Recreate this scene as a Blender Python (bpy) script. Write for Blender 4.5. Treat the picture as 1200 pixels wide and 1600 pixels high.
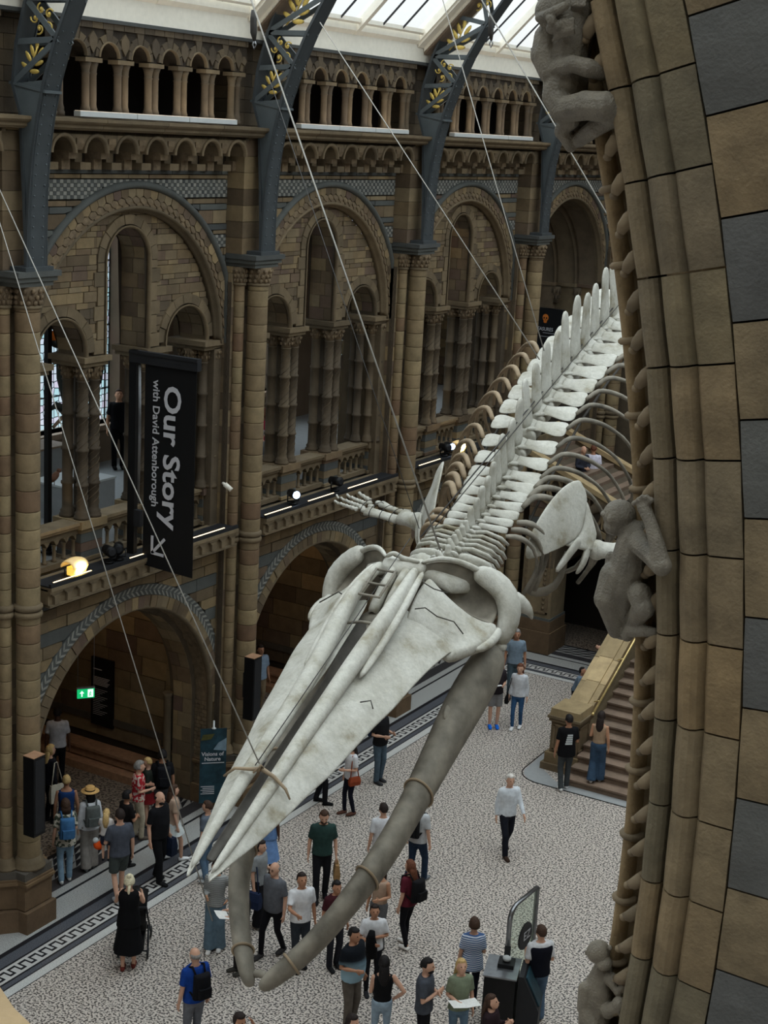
import bpy, bmesh, math, random
import numpy as np
from mathutils import Vector, Matrix, Euler
random.seed(7)
SC = bpy.context.scene
COL = SC.collection
for o in list(bpy.data.objects): bpy.data.objects.remove(o)

# ---------------------------------------------------------------- camera
CAM = np.array([17.2, 0.0, 14.0])
F = 2404.0
_Y = np.array([1437.0, -515.0, F]); _Y /= np.linalg.norm(_Y)
_D = np.array([-534.0, (F*F - 1437*534)/515.0, F]); _D /= np.linalg.norm(_D)
_D -= _Y*np.dot(_Y, _D); _D /= np.linalg.norm(_D)
_Z = -_D; _X = np.cross(_Y, _Z)
ROT = np.array([_X, _Y, _Z])            # world = ROT @ (right, down, forward)
def ray(px, py): return ROT @ np.array([px-600.0, py-800.0, F])
def on(px, py, X=None, Y=None, Z=None):
    """point of the hall seen at a photo pixel, on a given world plane"""
    r = ray(px, py)
    i, v = (0, X) if X is not None else (1, Y) if Y is not None else (2, Z)
    return Vector(CAM + r*((v-CAM[i])/r[i]))
cd = bpy.data.cameras.new('camera'); cam = bpy.data.objects.new('camera', cd); COL.objects.link(cam)
cd.sensor_fit = 'VERTICAL'; cd.sensor_height = 24.0; cd.lens = 24.0*F/1600.0
cd.clip_start = 0.05; cd.clip_end = 300
right = Vector(ROT @ np.array([1, 0, 0])); up = Vector(ROT @ np.array([0, -1, 0])); back = Vector(ROT @ np.array([0, 0, -1]))
M = Matrix((right, up, back)).transposed().to_4x4(); M.translation = Vector(CAM)
cam.matrix_world = M
SC.camera = cam

# ---------------------------------------------------------------- world: bright overcast sky, seen through the glazed roof
w = bpy.data.worlds.new('sky'); SC.world = w; w.use_nodes = True
nt = w.node_tree; bg = nt.nodes['Background']
tc = nt.nodes.new('ShaderNodeTexCoord'); nz = nt.nodes.new('ShaderNodeTexNoise'); rp = nt.nodes.new('ShaderNodeValToRGB')
nz.inputs['Scale'].default_value = 2.5; nz.inputs['Detail'].default_value = 4
rp.color_ramp.elements[0].position = 0.35; rp.color_ramp.elements[0].color = (0.72, 0.88, 1.0, 1)
rp.color_ramp.elements[1].position = 0.62; rp.color_ramp.elements[1].color = (1.0, 0.985, 0.955, 1)
nt.links.new(tc.outputs['Generated'], nz.inputs['Vector']); nt.links.new(nz.outputs['Fac'], rp.inputs['Fac'])
nt.links.new(rp.outputs['Color'], bg.inputs['Color'])
# overcast luminance: zenith three times the horizon
sxw = nt.nodes.new('ShaderNodeSeparateXYZ'); nt.links.new(tc.outputs['Generated'], sxw.inputs[0])
mrw = nt.nodes.new('ShaderNodeMapRange'); nt.links.new(sxw.outputs['Z'], mrw.inputs['Value'])
SKY = 4.8
mrw.inputs['From Min'].default_value = 0.0; mrw.inputs['From Max'].default_value = 1.0
mrw.inputs['To Min'].default_value = SKY/5.5; mrw.inputs['To Max'].default_value = SKY
nt.links.new(mrw.outputs[0], bg.inputs['Strength'])
# daylight portals lying in the two glazed roof slopes (they only guide the sky's own light)
def portal(loc, rot, sx, sy):
    l = bpy.data.lights.new('roof_portal', 'AREA'); l.shape = 'RECTANGLE'; l.size = sx; l.size_y = sy
    l.cycles.is_portal = True
    o = bpy.data.objects.new('roof_portal', l); COL.objects.link(o); o.location = loc; o.rotation_euler = rot
portal((4.1, 16, 19.9), (0, math.radians(-45), 0), 11.5, 56)
portal((12.9, 16, 19.9), (0, math.radians(45), 0), 11.5, 56)
SC.view_settings.view_transform = 'Standard'; SC.view_settings.look = 'None'
SC.view_settings.exposure = 0.0; SC.view_settings.gamma = 1.0; SC.view_settings.use_curve_mapping = False

# ---------------------------------------------------------------- materials
MAT = {}
def srgb(r, g, b):
    f = lambda c: (c/255/12.92) if c/255 <= 0.04045 else ((c/255+0.055)/1.055)**2.4
    return (f(r), f(g), f(b), 1)
def newmat(name):
    m = bpy.data.materials.new(name); m.use_nodes = True; MAT[name] = m
    return m, m.node_tree, m.node_tree.nodes['Principled BSDF']
def plain(name, c, rough=0.7, metal=0.0, noise=0.12, scale=8.0, bump=0.0, emit=None, es=1.0, spec=0.3):
    m, t, b = newmat(name)
    col = srgb(*c)
    tcn = t.nodes.new('ShaderNodeTexCoord'); n = t.nodes.new('ShaderNodeTexNoise'); n.inputs['Scale'].default_value = scale
    n.inputs['Detail'].default_value = 5
    t.links.new(tcn.outputs['Object'], n.inputs['Vector'])
    r = t.nodes.new('ShaderNodeValToRGB')
    r.color_ramp.elements[0].position = 0.3; r.color_ramp.elements[1].position = 0.7
    r.color_ramp.elements[0].color = tuple(max(0, x*(1-noise)) for x in col[:3])+(1,)
    r.color_ramp.elements[1].color = tuple(min(1, x*(1+noise)) for x in col[:3])+(1,)
    t.links.new(n.outputs['Fac'], r.inputs['Fac']); t.links.new(r.outputs['Color'], b.inputs['Base Color'])
    b.inputs['Roughness'].default_value = rough; b.inputs['Metallic'].default_value = metal
    b.inputs['Specular IOR Level'].default_value = spec
    if bump:
        bp = t.nodes.new('ShaderNodeBump'); bp.inputs['Strength'].default_value = bump; bp.inputs['Distance'].default_value = 0.02
        t.links.new(n.outputs['Fac'], bp.inputs['Height']); t.links.new(bp.outputs['Normal'], b.inputs['Normal'])
    if emit:
        b.inputs['Emission Color'].default_value = srgb(*emit); b.inputs['Emission Strength'].default_value = es
    return m
def stone(name, cols, rough=0.8, nscale=3.0, bump=0.35, streak=0.25, bscale=30):
    """masonry: every block (mesh island or object) takes its own tone from the list, with grain and weathering"""
    m, t, b = newmat(name)
    N = t.nodes.new; L = t.links.new
    geo = N('ShaderNodeNewGeometry'); oi = N('ShaderNodeObjectInfo')
    add = N('ShaderNodeMath'); add.operation = 'ADD'; fr = N('ShaderNodeMath'); fr.operation = 'FRACT'
    L(geo.outputs['Random Per Island'], add.inputs[0]); L(oi.outputs['Random'], add.inputs[1]); L(add.outputs[0], fr.inputs[0])
    r = N('ShaderNodeValToRGB'); r.color_ramp.interpolation = 'LINEAR'
    el = r.color_ramp.elements
    while len(el) < len(cols): el.new(0.5)
    for i, c in enumerate(cols):
        el[i].position = i/(len(cols)-1) if len(cols) > 1 else 0; el[i].color = srgb(*c)
    L(fr.outputs[0], r.inputs['Fac'])
    tcn = N('ShaderNodeNewGeometry')
    n = N('ShaderNodeTexNoise'); n.inputs['Scale'].default_value = nscale; n.inputs['Detail'].default_value = 8; n.inputs['Roughness'].default_value = 0.65
    L(tcn.outputs['Position'], n.inputs['Vector'])
    nf = N('ShaderNodeTexNoise'); nf.inputs['Scale'].default_value = bscale; nf.inputs['Detail'].default_value = 6
    L(tcn.outputs['Position'], nf.inputs['Vector'])
    mr = N('ShaderNodeMapRange'); mr.inputs['From Min'].default_value = 0.3; mr.inputs['From Max'].default_value = 0.7
    mr.inputs['To Min'].default_value = 1-streak; mr.inputs['To Max'].default_value = 1+streak*0.7
    L(n.outputs['Fac'], mr.inputs['Value'])
    hs = N('ShaderNodeHueSaturation'); L(r.outputs['Color'], hs.inputs['Color']); L(mr.outputs[0], hs.inputs['Value'])
    L(hs.outputs['Color'], b.inputs['Base Color'])
    b.inputs['Roughness'].default_value = rough; b.inputs['Specular IOR Level'].default_value = 0.3
    bp = N('ShaderNodeBump'); bp.inputs['Strength'].default_value = bump; bp.inputs['Distance'].default_value = 0.012
    ad = N('ShaderNodeMath'); ad.operation = 'ADD'; L(n.outputs['Fac'], ad.inputs[0]); L(nf.outputs['Fac'], ad.inputs[1])
    L(ad.outputs[0], bp.inputs['Height']); L(bp.outputs['Normal'], b.inputs['Normal'])
    return m
TAN = [(102, 86, 66), (134, 118, 92), (88, 74, 58), (144, 124, 92), (112, 98, 76), (98, 80, 70), (124, 106, 78)]
stone('stone_tan', TAN)
stone('stone_shaft', [(126, 108, 82), (148, 130, 98), (112, 88, 68), (138, 122, 92), (120, 102, 78)], nscale=4)
stone('stone_slate', [(80, 82, 80), (92, 94, 90), (72, 74, 74)], streak=0.15)
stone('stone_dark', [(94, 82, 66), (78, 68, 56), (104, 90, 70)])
stone('stone_mould', [(108, 94, 74), (122, 106, 82), (96, 84, 66)])
stone('stone_carved', [(112, 96, 76), (124, 106, 82)], bscale=60, bump=0.6, nscale=9, streak=0.4)
stone('stone_chip', [(150, 148, 140), (128, 128, 122)], streak=0.1)
stone('mortar', [(52, 44, 36), (58, 50, 40)])
stone('stone_front', [(118, 103, 78), (102, 92, 74), (122, 103, 74), (96, 88, 70), (110, 98, 74)], nscale=9, streak=0.35, bscale=90)
stone('stone_front_slate', [(80, 80, 78), (88, 88, 84)], nscale=9, streak=0.18, bscale=90)
stone('stone_monkey', [(108, 102, 90), (112, 104, 90)], nscale=14, streak=0.35, bscale=160, bump=0.5, rough=0.5)
stone('stone_stair', [(176, 150, 110), (156, 134, 102), (186, 162, 122), (140, 122, 90)])
stone('stone_step', [(128, 108, 92), (112, 96, 82)])
stone('plinth_dark', [(86, 80, 72), (76, 70, 62)])
stone('plinth_brown', [(116, 94, 68), (102, 82, 62)])
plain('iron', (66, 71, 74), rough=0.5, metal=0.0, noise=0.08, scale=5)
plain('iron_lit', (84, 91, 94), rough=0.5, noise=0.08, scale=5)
plain('gold', (205, 178, 96), rough=0.4, metal=0.3, noise=0.15, scale=20)
plain('cream_paint', (240, 234, 220), rough=0.6, noise=0.04)
plain('rafter_brown', (120, 104, 88), rough=0.7)
plain('roof_slate', (70, 70, 72), rough=0.8)
plain('black', (14, 14, 15), rough=0.5, noise=0.2)
plain('charcoal', (34, 35, 38), rough=0.6)
plain('steel', (150, 152, 155), rough=0.3, metal=0.9)
plain('cable', (150, 146, 138), rough=0.5, metal=0.4)
plain('cable_dark', (62, 60, 58), rough=0.5, metal=0.4)
plain('white_board', (196, 200, 200), rough=0.5, noise=0.04)
plain('plinth_grey', (150, 152, 152), rough=0.6, noise=0.05)
plain('wood_bench', (160, 122, 94), rough=0.6, noise=0.2)
plain('plaster', (108, 92, 76), rough=0.9, noise=0.15, scale=1.5)
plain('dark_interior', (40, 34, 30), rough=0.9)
plain('led', (255, 226, 180), emit=(255, 222, 170), es=3.0)
plain('led_panel', (236, 220, 200), emit=(255, 226, 196), es=0.5)
plain('lamp_cream', (226, 206, 160), emit=(255, 200, 110), es=0.35, rough=0.4)
plain('lamp_glow', (255, 236, 150), emit=(255, 196, 70), es=0.9)
plain('spot_lens', (210, 225, 255), emit=(190, 215, 255), es=6.0)
plain('ink_white', (200, 200, 205), rough=0.7, noise=0.02)
plain('banner_black', (10, 10, 12), rough=0.75, noise=0.1)
plain('exit_green', (0, 150, 90), emit=(20, 190, 110), es=0.9)
plain('exit_white', (240, 255, 245), emit=(220, 255, 235), es=1.2)
plain('brass', (214, 190, 130), rough=0.3, metal=0.6)
plain('amber', (214, 120, 40), rough=0.6)
plain('wood_light', (150, 128, 108), rough=0.7)
def bone():
    m, t, b = newmat('bone'); N = t.nodes.new; L = t.links.new
    tc = N('ShaderNodeTexCoord'); g = N('ShaderNodeNewGeometry')
    n = N('ShaderNodeTexNoise'); n.inputs['Scale'].default_value = 2.2; n.inputs['Detail'].default_value = 9; n.inputs['Roughness'].default_value = 0.6
    L(g.outputs['Position'], n.inputs['Vector'])
    r = N('ShaderNodeValToRGB'); e = r.color_ramp.elements
    e[0].position = 0.30; e[0].color = srgb(146, 138, 116); e[1].position = 0.62; e[1].color = srgb(202, 200, 190)
    k = e.new(0.44); k.color = srgb(184, 181, 169)
    L(n.outputs['Fac'], r.inputs['Fac'])
    n2 = N('ShaderNodeTexNoise'); n2.inputs['Scale'].default_value = 18; n2.inputs['Detail'].default_value = 8; n2.inputs['Roughness'].default_value = 0.7
    L(g.outputs['Position'], n2.inputs['Vector'])
    mr = N('ShaderNodeMapRange'); mr.inputs['From Min'].default_value = 0.3; mr.inputs['From Max'].default_value = 0.7; mr.inputs['To Min'].default_value = 0.82; mr.inputs['To Max'].default_value = 1.08
    L(n2.outputs['Fac'], mr.inputs['Value'])
    hs = N('ShaderNodeHueSaturation'); L(r.outputs['Color'], hs.inputs['Color']); L(mr.outputs[0], hs.inputs['Value'])
    L(hs.outputs['Color'], b.inputs['Base Color']); b.inputs['Roughness'].default_value = 0.65; b.inputs['Specular IOR Level'].default_value = 0.3
    bp = N('ShaderNodeBump'); bp.inputs['Strength'].default_value = 0.45; bp.inputs['Distance'].default_value = 0.03
    a = N('ShaderNodeMath'); a.operation = 'ADD'; L(n.outputs['Fac'], a.inputs[0]); L(n2.outputs['Fac'], a.inputs[1])
    L(a.outputs[0], bp.inputs['Height']); L(bp.outputs['Normal'], b.inputs['Normal'])
    return m
bone()
plain('bone_brown', (150, 132, 108), noise=0.25, scale=3, bump=0.4)
plain('bone_grey', (126, 120, 108), noise=0.42, scale=3.5, bump=0.7)
plain('bone_dark', (70, 66, 60), noise=0.3, scale=6, bump=0.4)
def glass(name, tint=(0.93, 0.97, 0.98), t0=0.92):
    m, t, b = newmat(name); N = t.nodes.new
    tr = N('ShaderNodeBsdfTransparent'); tr.inputs['Color'].default_value = tint+(1,)
    gl = N('ShaderNodeBsdfGlossy'); gl.inputs['Roughness'].default_value = 0.05
    mx = N('ShaderNodeMixShader'); mx.inputs[0].default_value = 1-t0
    t.links.new(tr.outputs[0], mx.inputs[1]); t.links.new(gl.outputs[0], mx.inputs[2])
    t.links.new(mx.outputs[0], t.nodes['Material Output'].inputs['Surface'])
    return m
glass('roof_glass')
glass('clear_glass', (0.86, 0.93, 0.88), 0.85)
def stained():
    m, t, b = newmat('stained_glass'); N = t.nodes.new; L = t.links.new
    tc = N('ShaderNodeTexCoord'); mp = N('ShaderNodeMapping'); L(tc.outputs['Object'], mp.inputs['Vector'])
    mp.inputs['Scale'].default_value = (1, 6, 6)
    v = N('ShaderNodeTexVoronoi'); v.feature = 'DISTANCE_TO_EDGE'; v.inputs['Scale'].default_value = 1.0; v.inputs['Randomness'].default_value = 0.35
    v2 = N('ShaderNodeTexVoronoi'); v2.inputs['Scale'].default_value = 1.0; v2.inputs['Randomness'].default_value = 0.35
    L(mp.outputs[0], v.inputs['Vector']); L(mp.outputs[0], v2.inputs['Vector'])
    st = N('ShaderNodeMath'); st.operation = 'GREATER_THAN'; st.inputs[1].default_value = 0.06; L(v.outputs['Distance'], st.inputs[0])
    sp = N('ShaderNodeSeparateColor'); L(v2.outputs['Color'], sp.inputs[0])
    r = N('ShaderNodeValToRGB'); e = r.color_ramp.elements
    e[0].color = (0.62, 0.9, 0.9, 1); e[1].color = (0.95, 0.97, 1, 1); x = e.new(0.5); x.color = (0.85, 0.92, 0.95, 1); x = e.new(0.88); x.color = (0.95, 0.78, 0.9, 1)
    L(sp.outputs[0], r.inputs['Fac'])
    mx = N('ShaderNodeMix'); mx.data_type = 'RGBA'; mx.inputs['A'].default_value = (0.05, 0.06, 0.07, 1)
    L(st.outputs[0], mx.inputs['Factor']); L(r.outputs['Color'], mx.inputs['B'])
    tr = N('ShaderNodeBsdfTransparent'); L(mx.outputs['Result'], tr.inputs['Color'])
    L(tr.outputs[0], t.nodes['Material Output'].inputs['Surface'])
stained()

# ---------------------------------------------------------------- helpers
class MB:
    """collects shapes, then links them as one mesh object"""
    def __init__(s): s.v = []; s.f = []; s.mi = []; s.cur = 0; s.smooth = []; s.sm = False
    def add(s, vs, fs):
        n = len(s.v); s.v += [tuple(v) for v in vs]
        for f in fs: s.f.append(tuple(i+n for i in f)); s.mi.append(s.cur); s.smooth.append(s.sm)
        return s
    def box(s, x0, x1, y0, y1, z0, z1):
        return s.add([(x0, y0, z0), (x1, y0, z0), (x1, y1, z0), (x0, y1, z0), (x0, y0, z1), (x1, y0, z1), (x1, y1, z1), (x0, y1, z1)],
                     [(0, 3, 2, 1), (4, 5, 6, 7), (0, 1, 5, 4), (1, 2, 6, 5), (2, 3, 7, 6), (3, 0, 4, 7)])
    def obox(s, c, ax, ay, az):
        c = Vector(c); ax = Vector(ax); ay = Vector(ay); az = Vector(az)
        vs = [c+ax*i+ay*j+az*k for k in (-1, 1) for (i, j) in ((-1, -1), (1, -1), (1, 1), (-1, 1))]
        return s.add(vs, [(0, 3, 2, 1), (4, 5, 6, 7), (0, 1, 5, 4), (1, 2, 6, 5), (2, 3, 7, 6), (3, 0, 4, 7)])
    def lathe(s, prof, c=(0, 0, 0), n=16, cap=True, sx=1.0, sy=1.0):
        sm = s.sm; s.sm = True
        vs = []; fs = []
        for r, z in prof:
            for i in range(n):
                a = 2*math.pi*i/n; vs.append((c[0]+r*sx*math.cos(a), c[1]+r*sy*math.sin(a), c[2]+z))
        for k in range(len(prof)-1):
            for i in range(n):
                j = (i+1) % n; fs.append((k*n+i, k*n+j, (k+1)*n+j, (k+1)*n+i))
        s.add(vs, fs); s.sm = False
        if cap:
            m = len(s.v)-len(vs)
            s.f.append(tuple(m+i for i in reversed(range(n)))); s.mi.append(s.cur); s.smooth.append(False)
            s.f.append(tuple(m+(len(prof)-1)*n+i for i in range(n))); s.mi.append(s.cur); s.smooth.append(False)
        s.sm = sm; return s
    def tube(s, pts, rad, n=8, cap=True, flat=1.0, flatdir=None):
        """tube along a path; rad one number or a list; flat squashes it across flatdir"""
        pts = [Vector(p) for p in pts]; m = len(pts)
        if not hasattr(rad, '__len__'): rad = [rad]*m
        vs = []; prev = None
        for i, p in enumerate(pts):
            d = (pts[min(i+1, m-1)]-pts[max(i-1, 0)])
            if d.length < 1e-9: d = Vector((0, 0, 1))
            d.normalize()
            if flatdir is not None:
                u = Vector(flatdir); u = (u-d*u.dot(d))
                if u.length < 1e-6: u = d.orthogonal()
                u.normalize()
            elif prev is None: u = d.orthogonal().normalized()
            else:
                u = prev-d*prev.dot(d)
                u = u.normalized() if u.length > 1e-6 else d.orthogonal().normalized()
            prev = u; v = d.cross(u)
            r = rad[i]; ra, rb = (r if hasattr(r, '__len__') else (r*flat, r))
            for k in range(n):
                a = 2*math.pi*k/n; vs.append(p+u*(ra*math.cos(a))+v*(rb*math.sin(a)))
        fs = [(k*n+i, k*n+(i+1) % n, (k+1)*n+(i+1) % n, (k+1)*n+i) for k in range(m-1) for i in range(n)]
        if cap: fs += [tuple(reversed(range(n))), tuple((m-1)*n+i for i in range(n))]
        sm = s.sm; s.sm = True; s.add(vs, fs); s.sm = sm; return s
    def ball(s, c, r, n=10, m=7, rot=None):
        r = r if hasattr(r, '__len__') else (r, r, r)
        c = Vector(c); vs = []; R = rot or Matrix.Identity(3)
        for k in range(m+1):
            t = math.pi*k/m
            for i in range(n):
                a = 2*math.pi*i/n
                vs.append(c+R @ Vector((r[0]*math.sin(t)*math.cos(a), r[1]*math.sin(t)*math.sin(a), r[2]*math.cos(t))))
        fs = [(k*n+i, (k+1)*n+i, (k+1)*n+(i+1) % n, k*n+(i+1) % n) for k in range(m) for i in range(n)]
        sm = s.sm; s.sm = True; s.add(vs, fs); s.sm = sm; return s
    def grid(s, rows, closed=False):
        """surface through rows of points"""
        n = len(rows[0]); vs = [p for r in rows for p in r]; fs = []
        for k in range(len(rows)-1):
            for i in range(n if closed else n-1):
                j = (i+1) % n; fs.append((k*n+i, k*n+j, (k+1)*n+j, (k+1)*n+i))
        return s.add(vs, fs)
    def slab(s, top, bot):
        """closed body between two equal grids of points"""
        nr = len(top); n = len(top[0]); vs = [p for r in top for p in r]+[p for r in bot for p in r]; o = nr*n; fs = []
        for k in range(nr-1):
            for i in range(n-1):
                fs.append((k*n+i, k*n+i+1, (k+1)*n+i+1, (k+1)*n+i)); fs.append((o+k*n+i, o+(k+1)*n+i, o+(k+1)*n+i+1, o+k*n+i+1))
        for k in range(nr-1):
            fs.append((k*n, (k+1)*n, o+(k+1)*n, o+k*n)); fs.append((k*n+n-1, o+k*n+n-1, o+(k+1)*n+n-1, (k+1)*n+n-1))
        for i in range(n-1):
            fs.append((i, o+i, o+i+1, i+1)); a = (nr-1)*n+i; fs.append((a, a+1, o+a+1, o+a))
        return s.add(vs, fs)
    def prism(s, poly, d):
        """poly: 3-D outline, d: extrusion vector"""
        d = Vector(d); n = len(poly); vs = [Vector(p) for p in poly]+[Vector(p)+d for p in poly]
        return s.add(vs, [tuple(range(n)), tuple(reversed(range(n, 2*n)))]+[(i, i+n, (i+1) % n+n, (i+1) % n) for i in range(n)])
    def mesh(s, name, mats):
        me = bpy.data.meshes.new(name); me.from_pydata(s.v, [], s.f)
        for m in (mats if isinstance(mats, (list, tuple)) else [mats]): me.materials.append(MAT[m])
        if any(s.mi): me.polygons.foreach_set('material_index', s.mi)
        me.polygons.foreach_set('use_smooth', s.smooth)
        me.update(); return me
    def build(s, name, mats, parent=None, loc=None, fix=True):
        me = s.mesh(name, mats)
        if fix:
            bm = bmesh.new(); bm.from_mesh(me); bmesh.ops.recalc_face_normals(bm, faces=bm.faces); bm.to_mesh(me); bm.free()
        return link(name, me, parent, loc)
def link(name, me, parent=None, loc=None):
    o = bpy.data.objects.new(name, me); COL.objects.link(o)
    if parent: o.parent = parent
    if loc is not None: o.location = loc
    return o
def empty(name, loc=(0, 0, 0), rz=0.0):
    o = bpy.data.objects.new(name, None); COL.objects.link(o); o.location = loc; o.rotation_euler = (0, 0, rz); o.empty_display_size = 0.2
    return o
def tag(o, label=None, cat=None, group=None, kind=None):
    if label: o['label'] = label
    if cat: o['category'] = cat
    if group: o['group'] = group
    if kind: o['kind'] = kind
    return o
def text_mesh(txt, size, mat, name, parent=None, mw=None, extrude=0.004, align='LEFT', font_scale=(1, 1), bold=0.0):
    cu = bpy.data.curves.new(name, 'FONT'); cu.body = txt; cu.size = size; cu.extrude = extrude; cu.align_x = align; cu.offset = bold
    cu.resolution_u = 3
    tmp = bpy.data.objects.new(name, cu); COL.objects.link(tmp)
    dg = bpy.context.evaluated_depsgraph_get()
    me = bpy.data.meshes.new_from_object(tmp.evaluated_get(dg)); bpy.data.objects.remove(tmp)
    me.materials.clear(); me.materials.append(MAT[mat])
    me.transform(Matrix.Diagonal((font_scale[0], font_scale[1], 1, 1)))
    if mw is not None: me.transform(mw)
    return link(name, me, parent)
def basis(o, x, y, z): # local axes as columns
    m = Matrix((Vector(x), Vector(y), Vector(z))).transposed().to_4x4(); m.translation = Vector(o); return m
# ---------------------------------------------------------------- left wall of the hall
# hall axis = +Y, wall face at X = XW, pier centres every S along Y
S = 6.49; P0 = 18.65; XW = -0.68; XT = -0.85; HB = 2.745
PY = [P0+S*k for k in range(-2, 6)]            # pier centres
BC = [P0+S*(k+0.5) for k in range(-1, 4)]      # bay centres: Z, A, B, C, D
BN = ['Z', 'A', 'B', 'C', 'D']
wall = empty('wall_left', (0, 0, 0)); tag(wall, kind='structure')
rnd = random.Random(3)
def cell_poly(y0, y1, z0, z1, lo, hi, n=6):
    ys = [y0+(y1-y0)*i/n for i in range(n+1)]
    ok = [(y, max(z0, lo(y)), min(z1, hi(y))) for y in ys]
    ok = [q for q in ok if q[2]-q[1] > 0.012]
    if len(ok) < 2 or ok[-1][0]-ok[0][0] < 0.03: return None
    # drop the curve samples where the edges are straight
    if all(abs(q[1]-ok[0][1]) < 1e-6 and abs(q[2]-ok[0][2]) < 1e-6 for q in ok): ok = [ok[0], ok[-1]]
    return [(y, a) for y, a, b in ok]+[(y, b) for y, a, b in reversed(ok)]
def courses(zs, z_end=None):
    return zs
def lay(regions, x, lo, hi, y0, y1, rows, gap=0.008, proud=0.03, emit=None):
    """rows: (z0, z1, [lengths], material index); every block a prism of its own, slightly proud or sunk"""
    out = []
    for (z0, z1, (la, lb), mi) in rows:
        y = y0-rnd.random()*lb
        while y < y1:
            L_ = la+(lb-la)*rnd.random(); a, b = max(y, y0), min(y+L_, y1)
            if b-a > 0.04:
                p = cell_poly(a+gap, b-gap, z0+gap, z1-gap, lo, hi)
                if p: out.append((p, mi, x+proud*(0.5+0.7*rnd.random())))
            y += L_
    return out
def blocks_mesh(cells, depth=0.06):
    mb = MB()
    for p, mi, x in cells:
        mb.cur = mi; mb.prism([(x, y, z) for y, z in p], (-depth, 0, 0))
    return mb
def circ(R, zc, c=0.0):
    return lambda y: zc+math.sqrt(max(0, R*R-(y-c)**2)) if abs(y-c) < R else -99
def ring(mb, R0, R1, zc, x, n, proud=0.03, a0=0.0, a1=math.pi, gap=0.006, ymax=HB, c=0.0, depth=0.08, sub=2):
    """voussoirs"""
    for i in range(n):
        t0 = a0+(a1-a0)*i/n; t1 = a0+(a1-a0)*(i+1)/n
        g = gap/R1; t0 += g; t1 -= g
        arc = lambda R: [(c+R*math.cos(t0+(t1-t0)*k/sub), zc+R*math.sin(t0+(t1-t0)*k/sub)) for k in range(sub+1)]
        p = arc(R0)+list(reversed(arc(R1)))
        if ymax is not None:
            if all(abs(y) > ymax for y, z in p): continue
            p = [(max(-ymax, min(ymax, y)), z) for y, z in p]
        xx = x+proud*(0.7+0.5*rnd.random())
        mb.prism([(xx, y, z) for y, z in p], (-depth, 0, 0))
    return mb
def arch_sweep(mb, prof, zc, n=28, c=0.0, ymax=None, legs=None):
    """profile of (R, x) swept round a half circle (and down straight legs to z=legs)"""
    rows = []
    angs = [math.pi*i/n for i in range(n+1)]
    if legs is not None: rows.append([(x, c+R, legs) for R, x in prof])
    for a in angs:
        row = []
        for R, x in prof:
            y = c+R*math.cos(a)
            if ymax is not None: y = max(-ymax, min(ymax, y))
            row.append((x, y, zc+R*math.sin(a)))
        rows.append(row)
    if legs is not None: rows.append([(x, c-R, legs) for R, x in prof])
    mb.grid(rows); return mb
def holed_wall(mb, x, y0, y1, z0, z1, lo, n=40):
    ys = [y0+(y1-y0)*i/n for i in range(n+1)]
    for a, b in zip(ys[:-1], ys[1:]):
        la, lb = min(z1, max(z0, lo(a))), min(z1, max(z0, lo(b)))
        mb.add([(x, a, la), (x, b, lb), (x, b, z1), (x, a, z1)], [(0, 1, 2, 3)])
    return mb
BAY = []   # (name, mesh, kind, bays)
def bay(name, mb, mats, bays='ZABC', kind=None):
    me = mb.mesh(name, mats)
    bm = bmesh.new(); bm.from_mesh(me); bmesh.ops.recalc_face_normals(bm, faces=bm.faces); bm.to_mesh(me); bm.free()
    for b in bays:
        o = link(name, me, wall, (0, BC[BN.index(b)], 0))
        if kind: o['kind'] = kind

# ---- ground arcade (z 0 .. 5.78)
zc, Ri = 2.27, 2.65
mb = MB(); holed_wall(mb, XW-0.03, -HB-0.3, HB+0.3, 0.0, 5.8, lambda y: circ(2.8, zc)(y) if abs(y) < 2.8 else 0)
bay('spandrel_core', mb, 'mortar')
lo = lambda y: max(circ(3.12, zc)(y), 0)
rows = []
z = 2.2; k = 0
while z < 5.5:
    for h, lens, mi in ((0.22, (0.5, 0.9), 0), (0.24, (0.5, 0.9), 0), (0.26, (0.9, 1.5), 1)):
        rows.append((z, min(z+h, 5.5), lens, mi)); z += h
        if z >= 5.5: break
rows.append((5.5, 5.77, (0.8, 1.4), 1))
cellsA = lay(None, XW, lo, lambda y: 99, -HB, HB, rows)
mb = blocks_mesh(cellsA)
bay('spandrel_masonry', mb, ['stone_tan', 'stone_slate'], 'ZBC', 'stuff')
# bay A: each block its own object
SINGLE = []
for p, mi, x in cellsA: SINGLE.append((p, mi, x))
mb = MB(); ring(mb, 2.665, 2.90, zc, XW, 46, proud=0.06, sub=1); bay('arch_voussoirs', mb, 'stone_tan', kind='stuff')
mb = MB(); mb.sm = False
arch_sweep(mb, [(2.90, XW+0.02), (2.90, XW+0.03), (3.12, XW+0.03), (3.12, XW-0.02)], zc, 40, ymax=HB); bay('chevron_ground', mb, 'stone_slate')
mb = MB()   # pale chips laid as a herringbone on the dark ring
for i in range(70):
    a = math.pi*(i+0.5)/70
    for (R, s) in ((2.955, 1), (3.062, -1)):
        c = Vector((XW+0.03, R*math.cos(a), zc+R*math.sin(a)))
        if abs(c.y) > HB-0.04: continue
        er = Vector((0, math.cos(a), math.sin(a))); et = Vector((0, -math.sin(a), math.cos(a)))
        d = (er*0.046+et*s*0.045); q = et*0.027
        mb.obox(c+Vector((0.004, 0, 0)), d, q, Vector((0.006, 0, 0)))
bay('chevron_chips', mb, 'stone_chip', kind='stuff')
mb = MB(); mb.sm = True    # moulded edge, carved soffit, plain jamb order, inner order
arch_sweep(mb, [(2.70, XW+0.05), (2.66, XW+0.07), (2.63, XW+0.04), (2.62, XW-0.02), (2.64, XW-0.05)], zc, 36, legs=0.0); bay('arch_roll', mb, 'stone_mould')
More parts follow.
